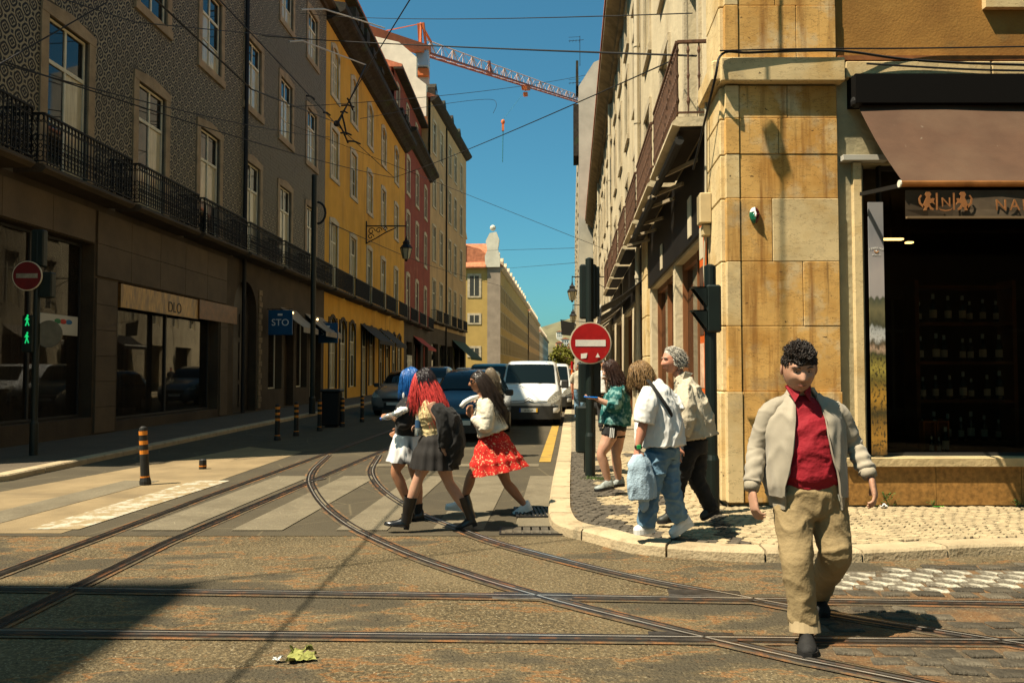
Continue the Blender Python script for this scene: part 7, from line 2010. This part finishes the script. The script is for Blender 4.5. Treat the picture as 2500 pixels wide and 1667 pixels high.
# ---------------------------------------------------------------- 2. red-haired woman
F = Fig('woman with red and black hair, beige top, black skirt and tall black boots crossing', 7.85, 1060, 0.0, m_sk_light, (-1, -.08, 0)); J = F.J
pel = J(1062, 1085)
F.torso([pel - Vector((0, 0, .04)), pel, J(1056, 1045), J(1050, 1010), J(1046, 980), J(1043, 962), J(1040, 945)], [(.14, .11), (.155, .125), (.125, .10), (.15, .115), (.14, .075), (.05, .05), (.046, .048)])
F.leg(J(1050, 1105, -.07), J(1022, 1166, -.09), J(993, 1255, -.08)); F.leg(J(1072, 1105, .07), J(1096, 1178, .06), J(1150, 1262, .05))
F.arm(J(1052, 985, -.15), J(1074, 1030, -.20), J(1082, 1085, -.17)); F.hand(J(1083, 1090, -.17), (0, 0, -1), (-.3, .9, 0), .9, .5, thumb=1)
F.arm(J(1046, 985, .13), J(1052, 1040, .16), J(1030, 1045, .04)); F.hand(J(1030, 1043, .03), (-.9, -.45, .1), (-.2, -.6, -.6), .9, .7, thumb=1)
F.head(J(1036, 931), (-1, .12, -.10), .97); F.finish()
m_hblk = mat('black dyed hair', (.014, .008, .009), .35, .4, 60, spec=.5); m_hred = mat('coral red dyed hair', (.56, .050, .042), .45, .45, 70, stretch=(3, 3, .4), spec=.4)
F.cap_hair(m_hblk, front=.50, low=-.5, grow=1.05, amp=.002)
wind = lambda q: q
F.strands(m_hred, 900, .43, (.33, -.10, -1), lambda x, y, z: -.5 < z < .55 and x < .72 and not (x > .55 and z < .25 and abs(y) < .5), 'red_hair', .0038, 5, .004, .09, seg=9)
F.strands(m_hblk, 800, .20, (.26, -.05, -1), lambda x, y, z: z > .05 and x < .5, 'black_hair', .0036, 8, .002, .13, seg=8)
F.strands(m_hred, 220, .34, (-.02, -.1, -1), lambda x, y, z: z > .05 and .45 < x < .9 and (y > .25 or z > .6), 'red_fringe', .0034, 9, .003, .07, seg=9)
m_cream = mat('cream knit top', (.56, .44, .22), .85, .12, 8, bump=.3, bscale=50)
k = MB(); limb(k, [J(1062, 1072), J(1056, 1045), J(1050, 1012), J(1046, 984), J(1044, 970)], [(.145, .12), (.14, .115), (.165, .14), (.15, .09), (.09, .07)], 20, side=F.l); F.cloth('cream_top', k, m_cream, .012, 2, .008, 10, (1, 1, 2), 3)
m_skirtb = mat('black pleated skirt', (.018, .015, .013), .8, .3, 10)
k = tubecloth([J(1061, 1056), J(1062, 1078), J(1062, 1110), J(1061, 1142)], [(.135, .115), (.175, .165), (.215, .215), (.235, .235)], F.l, 64, fn=lambda t, a: 1 + .07 * t * math.sin(a * 13 + 1.2 * math.sin(a * 2))); k.build('skirt', m_skirtb, F.root, fix=False)
# black jacket slipped off the shoulders
k = MB(); limb(k, [J(1090, 1000, -.05), J(1104, 1035, -.06), J(1108, 1080, -.06), J(1106, 1134, -.06)], [(.15, .06), (.19, .095), (.18, .11), (.13, .075)], 20, side=F.l)
limb(k, [J(1064, 992, -.16), J(1078, 1012, -.2), J(1084, 1050, -.21), J(1086, 1092, -.18)], [.06, .072, .07, .06], 14); limb(k, [J(1066, 992, .16), J(1084, 1020, .19), J(1078, 1060, .16)], [.05, .055, .05], 14)
F.cloth('black_jacket', k, m_black, .012, 2, .012, 8, (1.2, 1.2, .7), 5)
F.shoe(J(998, 1287, -.08), J(938, 1281, -.09), .085, m_leather, m_bsole, 'boot', .075, .04, .012, shaft=J(1003, 1212, -.09), pointed=True, heelh=.02)
F.shoe(J(1162, 1275, .05), J(1114, 1293, .05), .085, m_leather, m_bsole, 'boot', .075, .04, .012, shaft=J(1131, 1212, .055), pointed=True, heelh=.03)
def bottle(p, d, label, m_b, capm, h=.21, r_=.032, wrap=None):
    o = empty('water_bottle', p, 0, label, 'bottle'); d = Vector(d).normalized(); k = MB(); k.smooth = True
    k.tube([d * t * h for t in (0, .03, .3, .36, .62, .68, .78, .9, .93, 1.0)], [r_ * .8, r_, r_, r_ * .9, r_, r_ * .98, r_ * .85, r_ * .42, r_ * .4, r_ * .4], 14); k.build('bottle_body', m_b, o)
    k = MB(); k.tube([d * h * .985, d * h * 1.07], r_ * .46, 12); k.build('bottle_cap', capm, o)
    if wrap: k = MB(); k.smooth = True; k.tube([d * h * .32, d * h * .62], r_ * 1.03, 14, cap=False); k.build('bottle_wrap', wrap, o)
    return o
m_pet = mat('clear plastic bottle', (.55, .62, .62), .12, ior=1.3, tr=.75); m_bcap = mat('blue bottle cap', (.01, .08, .35), .4); m_bwrap = mat('dark blue bottle wrap', (.03, .07, .14), .4)
pb = P(1021, 1063, 7.78); bottle(pb, (.05, 0, 1), 'water bottle with a blue cap held by the red-haired woman', m_pet, m_bcap, .24, .036, m_bwrap)

# ---------------------------------------------------------------- 3. blue-haired woman
F = Fig('woman with bright blue hair, black jacket and white skirt, leftmost of the crossing women', 8.35, 1000, 0.0, m_sk_tan, (-1, 0, 0)); J = F.J
pel = J(998, 1075)
F.torso([pel - Vector((0, 0, .04)), pel, J(998, 1040), J(1000, 1005), J(1003, 975), J(1004, 958), J(1004, 942)], [(.14, .11), (.15, .12), (.125, .10), (.15, .11), (.14, .075), (.05, .05), (.046, .048)])
F.leg(J(990, 1095, -.07), J(966, 1150, -.08), J(1000, 1235, -.02)); F.leg(J(1005, 1095, .07), J(1018, 1175, .06), J(1022, 1250, .06))
F.arm(J(1000, 982, -.15), J(990, 1035, -.2), J(958, 1018, -.2)); F.hand(J(956, 1017, -.2), (-1, .1, .15), (0, .5, -.8), .9, .7, thumb=-1)
F.arm(J(1004, 982, .15), J(998, 1035, .17), J(980, 1050, .1)); F.hand(J(979, 1050, .1), (-.8, 0, -.5), (0, -.8, 0), .9, .6)
F.head(J(1002, 925), (-1, .25, -.15), .97); F.finish()
m_hblue = mat('bright blue dyed hair', (.008, .09, .30), .38, .5, 70, stretch=(3, 3, .4), spec=.5)
F.cap_hair(m_hblue, front=.45, low=-.6, grow=1.06, amp=.002)
F.strands(m_hblue, 1000, .26, (.05, -.05, -1), lambda x, y, z: z > -.55 and (x < .55 or (z > .3 and abs(y) > .3)), 'blue_hair', .0038, 11, .003, .07, seg=8)
k = MB(); limb(k, [J(999, 1062), J(998, 1035), J(1000, 1000), J(1003, 975), J(1004, 962)], [(.17, .14), (.165, .14), (.18, .145), (.155, .09), (.08, .07)], 20, side=F.l)
limb(k, [J(1002, 978, -.12), J(998, 1000, -.17), J(989, 1036, -.2), J(968, 1024, -.2)], [.06, .066, .06, .045], 14); limb(k, [J(1004, 978, .12), J(1002, 1000, .16), J(998, 1036, .17), J(984, 1048, .11)], [.06, .066, .06, .045], 14)
F.cloth('black_jacket', k, m_black, .013, 2, .009, 10, (1, 1, 1.3), 7)
k = MB(); k.ball(J(985, 965, -.2), (.012, .006, .03), 8, 6); k.build('jacket_badge', m_whitecloth, F.root)
m_bands = mat('black and white skirt', (.03, .028, .027), .85, col2=(.70, .68, .65), scale=3.2, detail=1, thr=(.46, .52), stretch=(1.6, 1, .8))
k = tubecloth([J(998, 1052), J(997, 1070), J(995, 1100), J(993, 1127)], [(.13, .115), (.165, .155), (.19, .185), (.205, .205)], F.l, 64, fn=lambda t, a: 1 + .08 * t * math.sin(a * 11 + math.sin(a * 3))); k.build('skirt', m_bands, F.root, fix=False)
F.shoe(J(1036, 1269, .06), J(1003, 1273, .04), .09, m_leather, m_bsole, 'shoe', .085, .05, .035); F.shoe(J(1012, 1262, -.02), J(982, 1268, -.03), .09, m_leather, m_bsole, 'shoe', .085, .05, .035)
k = MB(); k.smooth = True; k.tube([J(1021, 1252, .06), J(1022, 1228, .06)], .044, 12, cap=False); k.build('sock', m_black, F.root)
pb = P(975, 1008, 8.12); bottle(pb, (-1, 0, -.32), 'clear bottle with a blue cap held out by the blue-haired woman', m_pet, m_bcap, .19, .033)
k = MB(); limb(k, [Vector((0, 0, 0)), Vector((.05, 0, .02)), Vector((.12, .01, .045))], [.025, .04, .03], 10); me = fuse(k, .01, 1); wrinkle(me, .01, 20); setmat(me, m_whitecloth); o = place('white_cloth', me, None, P(965, 1009, 8.1)); tag(o, 'crumpled white cloth in the hand of the blue-haired woman', 'cloth')

# ---------------------------------------------------------------- 4. woman in the white jacket and red skirt
F = Fig('woman with long dark hair, sunglasses, white jacket and red flowered skirt', 8.75, 1200, 0.0, m_sk_brown, (-1, 0, 0)); J = F.J
pel = J(1202, 1090)
F.torso([pel - Vector((0, 0, .04)), pel, J(1196, 1045), J(1188, 1010), J(1181, 980), J(1176, 964), J(1173, 950)], [(.14, .11), (.15, .12), (.125, .10), (.15, .11), (.14, .075), (.048, .048), (.045, .046)])
F.leg(J(1188, 1108, -.07), J(1152, 1158, -.08), J(1132, 1222, -.08)); F.leg(J(1212, 1108, .07), J(1237, 1178, .06), J(1281, 1232, .05))
F.arm(J(1184, 985, -.15), J(1186, 1038, -.2), J(1153, 1018, -.12)); F.hand(J(1150, 1016, -.12), (-.35, .1, 1), (.4, .9, .2), .9, .85, thumb=1)
F.arm(J(1180, 985, .15), J(1178, 1035, .17), J(1156, 1012, .05)); F.hand(J(1154, 1010, .05), (-.4, -.2, .9), (.4, -.8, .2), .9, .8, thumb=-1)
F.head(J(1169, 932), (-1, -.12, -.12), .97); F.finish()
m_hdk = mat('long dark brown hair', (.022, .013, .008), .33, .6, 70, stretch=(3, 3, .4), spec=.5)
F.cap_hair(m_hdk, front=.50, low=-.55, grow=1.05, amp=.002)
def backs(q):
    return q
F.strands(m_hdk, 1100, .46, (.42, -.12, -1), lambda x, y, z: z > -.5 and x < .50 and not (x > .2 and z < .15), 'long_hair', .0034, 21, .003, .06, seg=10)
k = MB(); 
for e in (-1, 1): k.ball(F.hp(.088, e * .033, .010), (.012, .026, .020), 10, 8, rot=Matrix((F.hf, F.hl, F.hu)).transposed()); k.bar(F.hp(.085, e * .055, .014), F.hp(-.005, e * .079, .012), .006, .006)
k.bar(F.hp(.098, -.012, .014), F.hp(.098, .012, .014), .006, .006); k.build('sunglasses', mat('black sunglasses', (.008, .008, .008), .15, spec=.6), F.root)
m_wj = mat('off-white denim jacket', (.60, .54, .42), .85, .08, 6, bump=.3, bscale=40)
k = MB(); limb(k, [J(1204, 1056), J(1197, 1035), J(1190, 1008), J(1183, 982), J(1178, 968)], [(.20, .175), (.185, .16), (.185, .15), (.16, .095), (.085, .07)], 22, side=F.l)
limb(k, [J(1184, 980, -.12), J(1190, 1000, -.18), J(1188, 1040, -.21), J(1170, 1032, -.18), J(1156, 1020, -.13)], [.06, .072, .07, .06, .043], 14); limb(k, [J(1182, 980, .12), J(1184, 1000, .17), J(1180, 1036, .18), J(1160, 1016, .07)], [.06, .07, .066, .045], 14)
F.cloth('white_jacket', k, m_wj, .010, 2, .009, 8, (1, 1, 1.2), 9)
m_redfl = mat('red flowered cotton', (.52, .018, .012), .85, .2, 6); layer(m_redfl, (.72, .42, .22), 40, (.60, .64), amount=.9, detail=2); layer(m_redfl, (.12, .006, .006), 26, (.62, .68), amount=.7)
k = tubecloth([J(1203, 1056), J(1206, 1075), J(1208, 1098), J(1212, 1128), J(1216, 1150)], [(.13, .115), (.17, .175), (.20, .225), (.235, .285), (.255, .325)], F.l, 72, fn=lambda t, a: (1 + .085 * t * math.sin(a * 12 + 1.4 * math.sin(a * 2)) + (.025 if .35 < t < .40 or .70 < t < .75 else 0))); k.build('skirt', m_redfl, F.root, fix=False)
F.shoe(J(1127, 1247, -.08), J(1087, 1243, -.09), .09, m_wshoe, m_wsole, 'sneaker', .085, .05, .035); F.shoe(J(1300, 1243, .05), J(1256, 1262, .05), .09, m_wshoe, m_wsole, 'sneaker', .085, .05, .035)

# ---------------------------------------------------------------- 5. woman half hidden behind her
F = Fig('woman in black with ash-brown hair, almost hidden behind the woman in the white jacket', 14.5, 1190, 0.0, m_sk_light, (-1, .2, 0)); J = lambda u, v, d=0.0: F.J(1198 + (u - 1196) * .669, 905 + (v - 905) * .669, d)
F.torso([J(1196, 1090), J(1196, 1075), J(1194, 1035), J(1194, 1000), J(1194, 972), J(1194, 955), J(1194, 940)], [(.14, .11), (.15, .12), (.125, .10), (.15, .11), (.14, .075), (.05, .05), (.046, .048)])
F.leg(J(1188, 1100, -.06), J(1178, 1160, -.06), J(1186, 1212, -.06)); F.leg(J(1202, 1100, .06), J(1206, 1160, .06), J(1216, 1212, .06))
F.arm(J(1188, 978, -.14), J(1182, 1020, -.18), J(1150, 1012, -.2)); F.hand(J(1148, 1012, -.2), (-1, 0, 0), (0, .5, -.8), .9, .6); F.arm(J(1194, 978, .14), J(1198, 1025, .17), J(1180, 1050, .1)); F.hand(J(1178, 1052, .1), (-.5, 0, -.8), (0, -.8, 0), .9, .5)
F.head(J(1194, 918), (-1, .3, -.1), .97); F.finish(.011)
m_hash = mat('ash brown hair', (.15, .115, .075), .4, .6, 70, stretch=(3, 3, .4), spec=.4)
F.cap_hair(m_hash, front=.45, low=-.6, grow=1.06, amp=.003); F.strands(m_hash, 500, .30, (.25, -.05, -1), lambda x, y, z: z > -.5 and x < .45, 'ash_hair', .004, 31, .004, .06, seg=8)
k = MB(); limb(k, [J(1196, 1082), J(1195, 1035), J(1194, 1000), J(1194, 972), J(1194, 960)], [(.18, .15), (.17, .14), (.18, .14), (.155, .09), (.08, .07)], 20, side=F.l); limb(k, [J(1192, 975, -.12), J(1188, 1000, -.17), J(1180, 1022, -.18), J(1156, 1013, -.2)], [.06, .066, .06, .045], 14); limb(k, [J(1194, 975, .12), J(1196, 1000, .16), J(1198, 1026, .17), J(1184, 1046, .11)], [.06, .066, .06, .045], 14)
F.cloth('black_coat', k, m_black, .015, 2, .009, 10, seed=3)
k = MB(); F.leg(J(1188, 1086, -.06), J(1178, 1160, -.06), J(1186, 1214, -.06), (.11, .095, .075, .07, .06), k); F.leg(J(1202, 1086, .06), J(1206, 1160, .06), J(1216, 1214, .06), (.11, .095, .075, .07, .06), k); F.cloth('trousers', k, m_black, .015, 2, .006, 10)
F.shoe(J(1192, 1220, -.06), J(1162, 1221, -.06), .085, m_leather, m_bsole); F.shoe(J(1222, 1218, .06), J(1192, 1219, .06), .085, m_leather, m_bsole)
bgp = P(1146, 985, 9.45); k = MB(); k.smooth = True; k.tube([P(1126, 993, 8.58), P(1134, 982, 8.60), P(1150, 973, 8.66), P(1172, 968, 8.74)], .026, 10); tag(k.build('white_strap', m_whitecloth), 'white curved rolled umbrella tucked under the chin of the woman in the white jacket', 'strap')  # white curved piece taken for a strap, of uncertain kind

# ---------------------------------------------------------------- 6. woman in the teal shirt with a phone
F = Fig('woman with curly dark hair, teal patterned shirt and black shorts looking at a phone', 9.55, 1500, KH, m_sk_light, (-1, -.1, 0)); J = F.J
F.torso([J(1502, 1062), J(1502, 1045), J(1506, 1010), J(1508, 975), J(1508, 948), J(1505, 932), J(1501, 920)], [(.145, .12), (.16, .13), (.13, .105), (.15, .115), (.14, .075), (.05, .05), (.046, .048)])
F.leg(J(1490, 1062, -.08), J(1468, 1108, -.12), J(1486, 1178, -.10), (.092, .078, .056, .058, .036)); F.leg(J(1508, 1062, .08), J(1504, 1112, .06), J(1511, 1174, .12), (.092, .078, .056, .058, .036))
F.arm(J(1506, 955, -.15), J(1500, 992, -.2), J(1456, 973, -.18)); F.hand(J(1454, 972, -.18), (-1, 0, .05), (0, .15, 1), .92, .45, thumb=1)
F.arm(J(1506, 955, .15), J(1492, 985, .16), J(1482, 945, .05)); F.hand(J(1481, 942, .04), (-.1, -.1, 1), (-.8, -.3, .2), .92, .8)
F.head(J(1492, 904), (-1, -.05, -.32), .97); F.finish()
m_hcurl = mat('dark chestnut curls', (.035, .014, .008), .45, .6, 60, spec=.4)
F.cap_hair(m_hcurl, front=.5, low=-.5, grow=1.06, amp=.006, sc=70); F.strands(m_hcurl, 620, .34, (.30, -.05, -1), lambda x, y, z: z > -.5 and x < .45, 'curly_hair', .0048, 41, .016, .09, seg=16, wfreq=10)
m_tealp = mat('teal patterned shirt', (.006, .085, .08), .8, col2=(.16, .30, .27), scale=13, detail=2, thr=(.50, .60)); 
k = MB(); limb(k, [J(1501, 1036), J(1503, 1010), J(1506, 975), J(1508, 950), J(1506, 938)], [(.21, .19), (.205, .185), (.19, .155), (.16, .095), (.085, .07)], 22, side=F.l)
limb(k, [J(1507, 950, -.12), J(1505, 970, -.18), J(1500, 990, -.2), J(1484, 985, -.19)], [.07, .082, .08, .075], 14); limb(k, [J(1507, 950, .12), J(1500, 970, .16), J(1493, 984, .16)], [.07, .08, .075], 14)
F.cloth('teal_shirt', k, m_tealp, .011, 1, .012, 8, (1.3, 1.3, .7), 4)
k = MB(); limb(k, [J(1502, 1030), J(1502, 1045), J(1502, 1056)], [(.15, .125), (.165, .135), (.14, .12)], 18, side=F.l); limb(k, [J(1494, 1045, -.075), J(1486, 1066, -.085)], [.098, .098], 14); limb(k, [J(1506, 1045, .075), J(1507, 1068, .075)], [.098, .098], 14)
sh_ = F.cloth('shorts', k, m_black, .012, 2, .004, 10)
for q in range(3):
    k = MB(); k.bar(J(1491 + q * 4.0, 1044, -.185 + q * .002), J(1489 + q * 4.2, 1068, -.19 + q * .003), .010, .014, up=(0, 1, 0)); k.build('white_stripe', m_whitecloth, sh_)
m_gshoe = mat('grey sneaker', (.24, .26, .24), .6, .4, 25)
F.shoe(J(1497, 1192, -.10), J(1453, 1200, -.16), .095, m_gshoe, m_bsole, 'sneaker', .095, .05, .03); F.shoe(J(1524, 1186, .12), J(1488, 1190, .08), .095, m_gshoe, m_bsole, 'sneaker', .095, .05, .03)
for e, (u, v, d) in enumerate(((1487, 1180, -.10), (1511, 1177, .12))):
    k = MB(); k.smooth = True; k.tube([J(u, v + 6, d), J(u - 1, v - 6, d)], .042, 12, cap=False); k.build('sock', m_whitecloth, F.root)
pp = P(1443, 969, 9.37); o = empty('mobile_phone', pp, 0, 'bright blue mobile phone held by the woman in teal', 'phone'); o.rotation_euler = (0, .05, 0)
k = MB(); k.cbox(-.08, .075, -.035, .035, -.006, .006, .003); k.build('case', mat('bright blue phone case', (.0, .20, .75), .35), o); k = MB(); k.box(-.072, .067, -.031, .031, .0062, .0075); k.build('screen', mat('phone screen', (.01, .02, .04), .1), o)

# ---------------------------------------------------------------- 7. woman in the white shirt
F = Fig('woman in a loose white shirt and jeans carrying a denim jacket', 7.0, 1600, KH, m_sk_ruddy, (-1, -.05, 0)); J = F.J
F.torso([J(1618, 1112), J(1616, 1092), J(1608, 1040), J(1602, 990), J(1598, 950), J(1590, 928), J(1580, 915)], [(.13, .11), (.14, .115), (.14, .12), (.16, .12), (.13, .07), (.052, .052), (.05, .052)])
F.leg(J(1604, 1112, -.08), J(1586, 1195, -.12), J(1578, 1275, -.10), (.10, .085, .062, .06, .042)); F.leg(J(1628, 1112, .08), J(1636, 1195, .02), J(1656, 1262, .06), (.10, .085, .062, .06, .042))
F.arm(J(1586, 972, -.14), J(1570, 1035, -.2), J(1558, 1090, -.2), (.04, .045, .042, .042, .03)); F.hand(J(1557, 1093, -.2), (-.15, 0, -1), (.7, .6, 0), .95, .7, thumb=1)
F.arm(J(1618, 972, .13), J(1650, 1000, .15), J(1652, 1028, .05), (.04, .045, .042, .042, .03)); F.hand(J(1652, 1030, .05), (.05, -.1, -1), (-.7, .3, 0), .95, .7)
F.head(J(1566, 915), (-1, -.18, -.45), .98); F.finish()
m_hbl = mat('short streaked blond hair', (.20, .115, .045), .45, .75, 55, stretch=(2.5, 2.5, .6), spec=.35)
F.cap_hair(m_hbl, front=.42, low=-.5, grow=1.08, amp=.006, sc=50); F.strands(m_hbl, 1300, .15, (.1, -.08, -1), lambda x, y, z: z > -.45 and not (x > .5 and z < .3), 'short_hair', .0036, 51, .006, .08, seg=7, rand=2.5)
k = MB(); limb(k, [J(1612, 1086), J(1610, 1050), J(1605, 1005), J(1600, 960), J(1596, 940), J(1592, 930)], [(.235, .215), (.235, .21), (.23, .19), (.20, .125), (.13, .09), (.07, .065)], 24, side=F.l)
limb(k, [J(1590, 955, -.13), J(1580, 985, -.2), J(1574, 1022, -.21), J(1572, 1032, -.21)], [.075, .09, .088, .085], 14); limb(k, [J(1610, 955, .13), J(1640, 985, .17), J(1654, 1008, .14)], [.075, .088, .08], 14)
F.cloth('white_shirt', k, m_whitecloth, .010, 1, .012, 6.5, (1.3, 1.3, .6), 11)
k = MB(); k.tube(catmull([J(1582, 928, -.12), J(1592, 940, -.20), J(1610, 966, -.255), J(1634, 1002, -.235), J(1650, 1036, -.12)], 5), .0075, 6, ratio=2.6); k.build('bag_strap', m_black, F.root)
m_jean = mat('blue denim', (.085, .16, .23), .85, col2=(.20, .31, .39), scale=4, thr=(.3, .7), bump=.3, bscale=90)
k = MB(); limb(k, [J(1617, 1080), J(1617, 1098), J(1616, 1116)], [(.165, .14), (.18, .15), (.15, .13)], 18, side=F.l)
F.leg(J(1606, 1108, -.075), J(1588, 1195, -.11), J(1578, 1284, -.10), (.115, .10, .085, .082, .08), k); F.leg(J(1627, 1108, .075), J(1638, 1195, .02), J(1660, 1268, .06), (.115, .10, .085, .082, .08), k)
F.cloth('jeans', k, m_jean, .010, 1, .012, 7, (1, 1, 1.6), 13)
F.shoe(J(1598, 1298, -.10), J(1549, 1304, -.12), .10, m_wshoe, m_wsole, 'sneaker', .10, .05, .035); F.shoe(J(1692, 1280, .06), J(1640, 1312, .04), .10, m_wshoe, m_wsole, 'sneaker', .11, .05, .035)
k = MB(); k.smooth = True; k.tube([J(1559, 1088, -.2), J(1558, 1094, -.2)], .034, 14); wa = k.build('watch', m_bsole, F.root); k = MB(); k.cbox(-.018, .018, -.008, .008, -.018, .018, .004); k.build('watch_face', mat('green watch face', (.02, .25, .06), .3), wa, loc=J(1560, 1091, -.235))
k = MB(); limb(k, [Vector((0, 0, 0)), Vector((.01, .0, -.10)), Vector((.02, 0, -.24)), Vector((.03, 0, -.38))], [(.05, .045), (.10, .075), (.125, .085), (.115, .08)], 22, side=(1, 0, 0), fn=lambda t, a: 1 + .09 * math.sin(a * 5 + t * 2)); limb(k, [Vector((.02, .02, -.28)), Vector((.05, .0, -.42)), Vector((.02, 0, -.47))], [.05, .045, .035], 10)
me = fuse(k, .011, 2); wrinkle(me, .007, 8, (1.3, 1.3, .5), 4); m_pale = mat('pale blue denim', (.33, .43, .50), .9, .15, 8, bump=.4, bscale=70); setmat(me, m_pale); o = place('denim_jacket', me, None, P(1558, 1108, 6.8)); tag(o, 'pale blue denim jacket hanging from the hand of the woman in white', 'jacket')
for q in range(3):
    pass
bt = P(1655, 1042, 6.98); bottle(bt, (.3, -.1, -1), 'dark green bottle in the far hand of the woman in white', m_botg, m_bsole, .12, .03)

# ---------------------------------------------------------------- 8. grey-haired man
F = Fig('grey-haired older man in a loose beige shirt and black trousers', 7.65, 1670, KH, m_sk_ruddy, (-1, -.05, 0)); J = F.J
F.torso([J(1690, 1095), J(1690, 1078), J(1685, 1030), J(1678, 985), J(1670, 940), J(1660, 920), J(1654, 902)], [(.13, .11), (.14, .115), (.145, .13), (.16, .12), (.12, .065), (.052, .052), (.052, .052)])
F.leg(J(1680, 1098, -.08), J(1655, 1180, -.08), J(1640, 1258, -.06), (.10, .085, .062, .06, .042)); F.leg(J(1700, 1098, .08), J(1702, 1172, .06), J(1735, 1238, .08), (.10, .085, .062, .06, .042))
F.arm(J(1672, 962, -.16), J(1672, 1030, -.23), J(1656, 1085, -.22), (.04, .045, .042, .042, .03)); F.hand(J(1655, 1090, -.22), (-.1, 0, -1), (.6, .7, 0), 1.0, .5, thumb=1)
F.arm(J(1680, 962, .15), J(1690, 1020, .2), J(1680, 1080, .16), (.04, .045, .042, .042, .03)); F.hand(J(1679, 1085, .16), (0, 0, -1), (.5, -.7, 0), 1.0, .5)
F.head(J(1643, 880), (-1, -.22, -.12), 1.05); F.finish()
m_hgray = mat('grey curly hair', (.42, .38, .31), .6, .5, 50, spec=.3)
F.face(mat('grey eyebrow', (.3, .26, .2), .8), bw=.005)
F.cap_hair(m_hgray, front=.82, low=-.42, grow=1.02, amp=.006, sc=70); F.strands(m_hgray, 900, .06, (.7, -.1, -.5), lambda x, y, z: z > -.4 and x < .30 + .35 * max(0, z), 'grey_hair', .0030, 61, .009, .05, seg=6, wfreq=12, rand=7.0)
m_bsh = mat('beige linen shirt', (.50, .43, .31), .9, .1, 5, bump=.25, bscale=60)
k = MB(); limb(k, [J(1697, 1066), J(1693, 1040), J(1686, 1000), J(1678, 960), J(1670, 936), J(1664, 924)], [(.225, .215), (.225, .205), (.23, .19), (.21, .13), (.15, .09), (.075, .07)], 24, side=F.l)
limb(k, [J(1670, 945, -.14), J(1674, 985, -.22), J(1674, 1032, -.24), J(1664, 1058, -.23)], [.078, .088, .082, .072], 14); limb(k, [J(1680, 945, .14), J(1688, 985, .2), J(1690, 1025, .21), J(1684, 1055, .18)], [.078, .088, .082, .07], 14)
F.cloth('beige_shirt', k, m_bsh, .010, 1, .013, 6.5, (1.3, 1.3, .6), 17)
k = MB(); k.rings([[J(1648, 925, -.06), J(1672, 908, -.09), J(1690, 914, -.05), J(1662, 940, -.1)], [J(1650, 921, -.05), J(1674, 905, -.07), J(1692, 911, -.03), J(1664, 936, -.08)]]); k.build('collar', m_bsh, F.root)
k = MB(); limb(k, [J(1690, 1070), J(1690, 1085), J(1690, 1104)], [(.165, .14), (.175, .145), (.15, .13)], 18, side=F.l); F.leg(J(1680, 1094, -.075), J(1656, 1180, -.08), J(1640, 1266, -.06), (.11, .098, .08, .076, .07), k); F.leg(J(1700, 1094, .075), J(1702, 1172, .06), J(1738, 1244, .08), (.11, .098, .08, .076, .07), k)
F.cloth('trousers', k, m_black, .014, 2, .008, 9, (1, 1, 1.5), 19)
m_oshoe = mat('dark olive shoe', (.03, .032, .026), .5, .3, 12)
F.shoe(J(1652, 1272, -.06), J(1606, 1278, -.08), .10, m_oshoe, m_bsole); F.shoe(J(1754, 1248, .08), J(1714, 1270, .06), .10, m_oshoe, m_bsole, h=.11)

# ---------------------------------------------------------------- far walkers on the right pavement
for (u, D, lab, cm, tm) in ((1415, 24, 'far pedestrian in a pale shirt on the right pavement, left of the no-entry post', m_bsh, m_jean), (1474, 20, 'far pedestrian in white partly behind the woman in teal', m_whitecloth, m_black), (1408, 52, 'tiny pedestrian in dark clothes far up the right pavement', m_black, m_black)):
    F = Fig(lab, D, u, KH, m_sk_tan, (0, -1, 0)); B_ = lambda x, y, z: Vector((x, y, z))
    F.torso([B_(0, 0, .86), B_(0, 0, .95), B_(0, 0, 1.15), B_(0, 0, 1.32), B_(0, 0, 1.42), B_(0, 0, 1.48), B_(0, 0, 1.54)], [(.15, .11), (.16, .12), (.14, .10), (.17, .11), (.15, .07), (.055, .05), (.05, .05)])
    for s in (-1, 1):
        F.leg(B_(s * .08, 0, .9), B_(s * .09, -.05 * s, .5), B_(s * .09, .1 * s, .08)); F.arm(B_(s * .19, 0, 1.40), B_(s * .24, .03, 1.12), B_(s * .24, -.05, .88)); F.hand(B_(s * .24, -.05, .87), (0, -.1, -1), (-s, 0, 0), 1.0, .5)
    F.head(B_(0, -.02, 1.63), (0, -1, 0), 1.0); F.finish(.016)
    F.cap_hair(m_dhair, front=.5, low=-.4, grow=1.06)
    k = MB(); limb(k, [B_(0, 0, .92), B_(0, 0, 1.15), B_(0, 0, 1.33), B_(0, 0, 1.43), B_(0, 0, 1.48)], [(.19, .14), (.17, .13), (.19, .13), (.16, .09), (.08, .07)], 16, side=F.l)
    for s in (-1, 1): limb(k, [B_(s * .16, 0, 1.41), B_(s * .22, .01, 1.28), B_(s * .245, .03, 1.12)], [.06, .065, .06], 10)
    F.cloth('shirt', k, cm, .018, 2, .005, 9)
    k = MB(); limb(k, [B_(0, 0, .98), B_(0, 0, .88)], [(.17, .13), (.15, .12)], 14, side=F.l)
    for s in (-1, 1): F.leg(B_(s * .08, 0, .9), B_(s * .09, -.05 * s, .5), B_(s * .09, .1 * s, .08), (.10, .09, .075, .07, .065), k); F.shoe(B_(s * .09, .1 * s + .06, 0), B_(s * .09, .1 * s - .2, 0), .09, m_bshoe, m_bsole)
    F.cloth('trousers', k, tm, .018, 2, .005, 9)
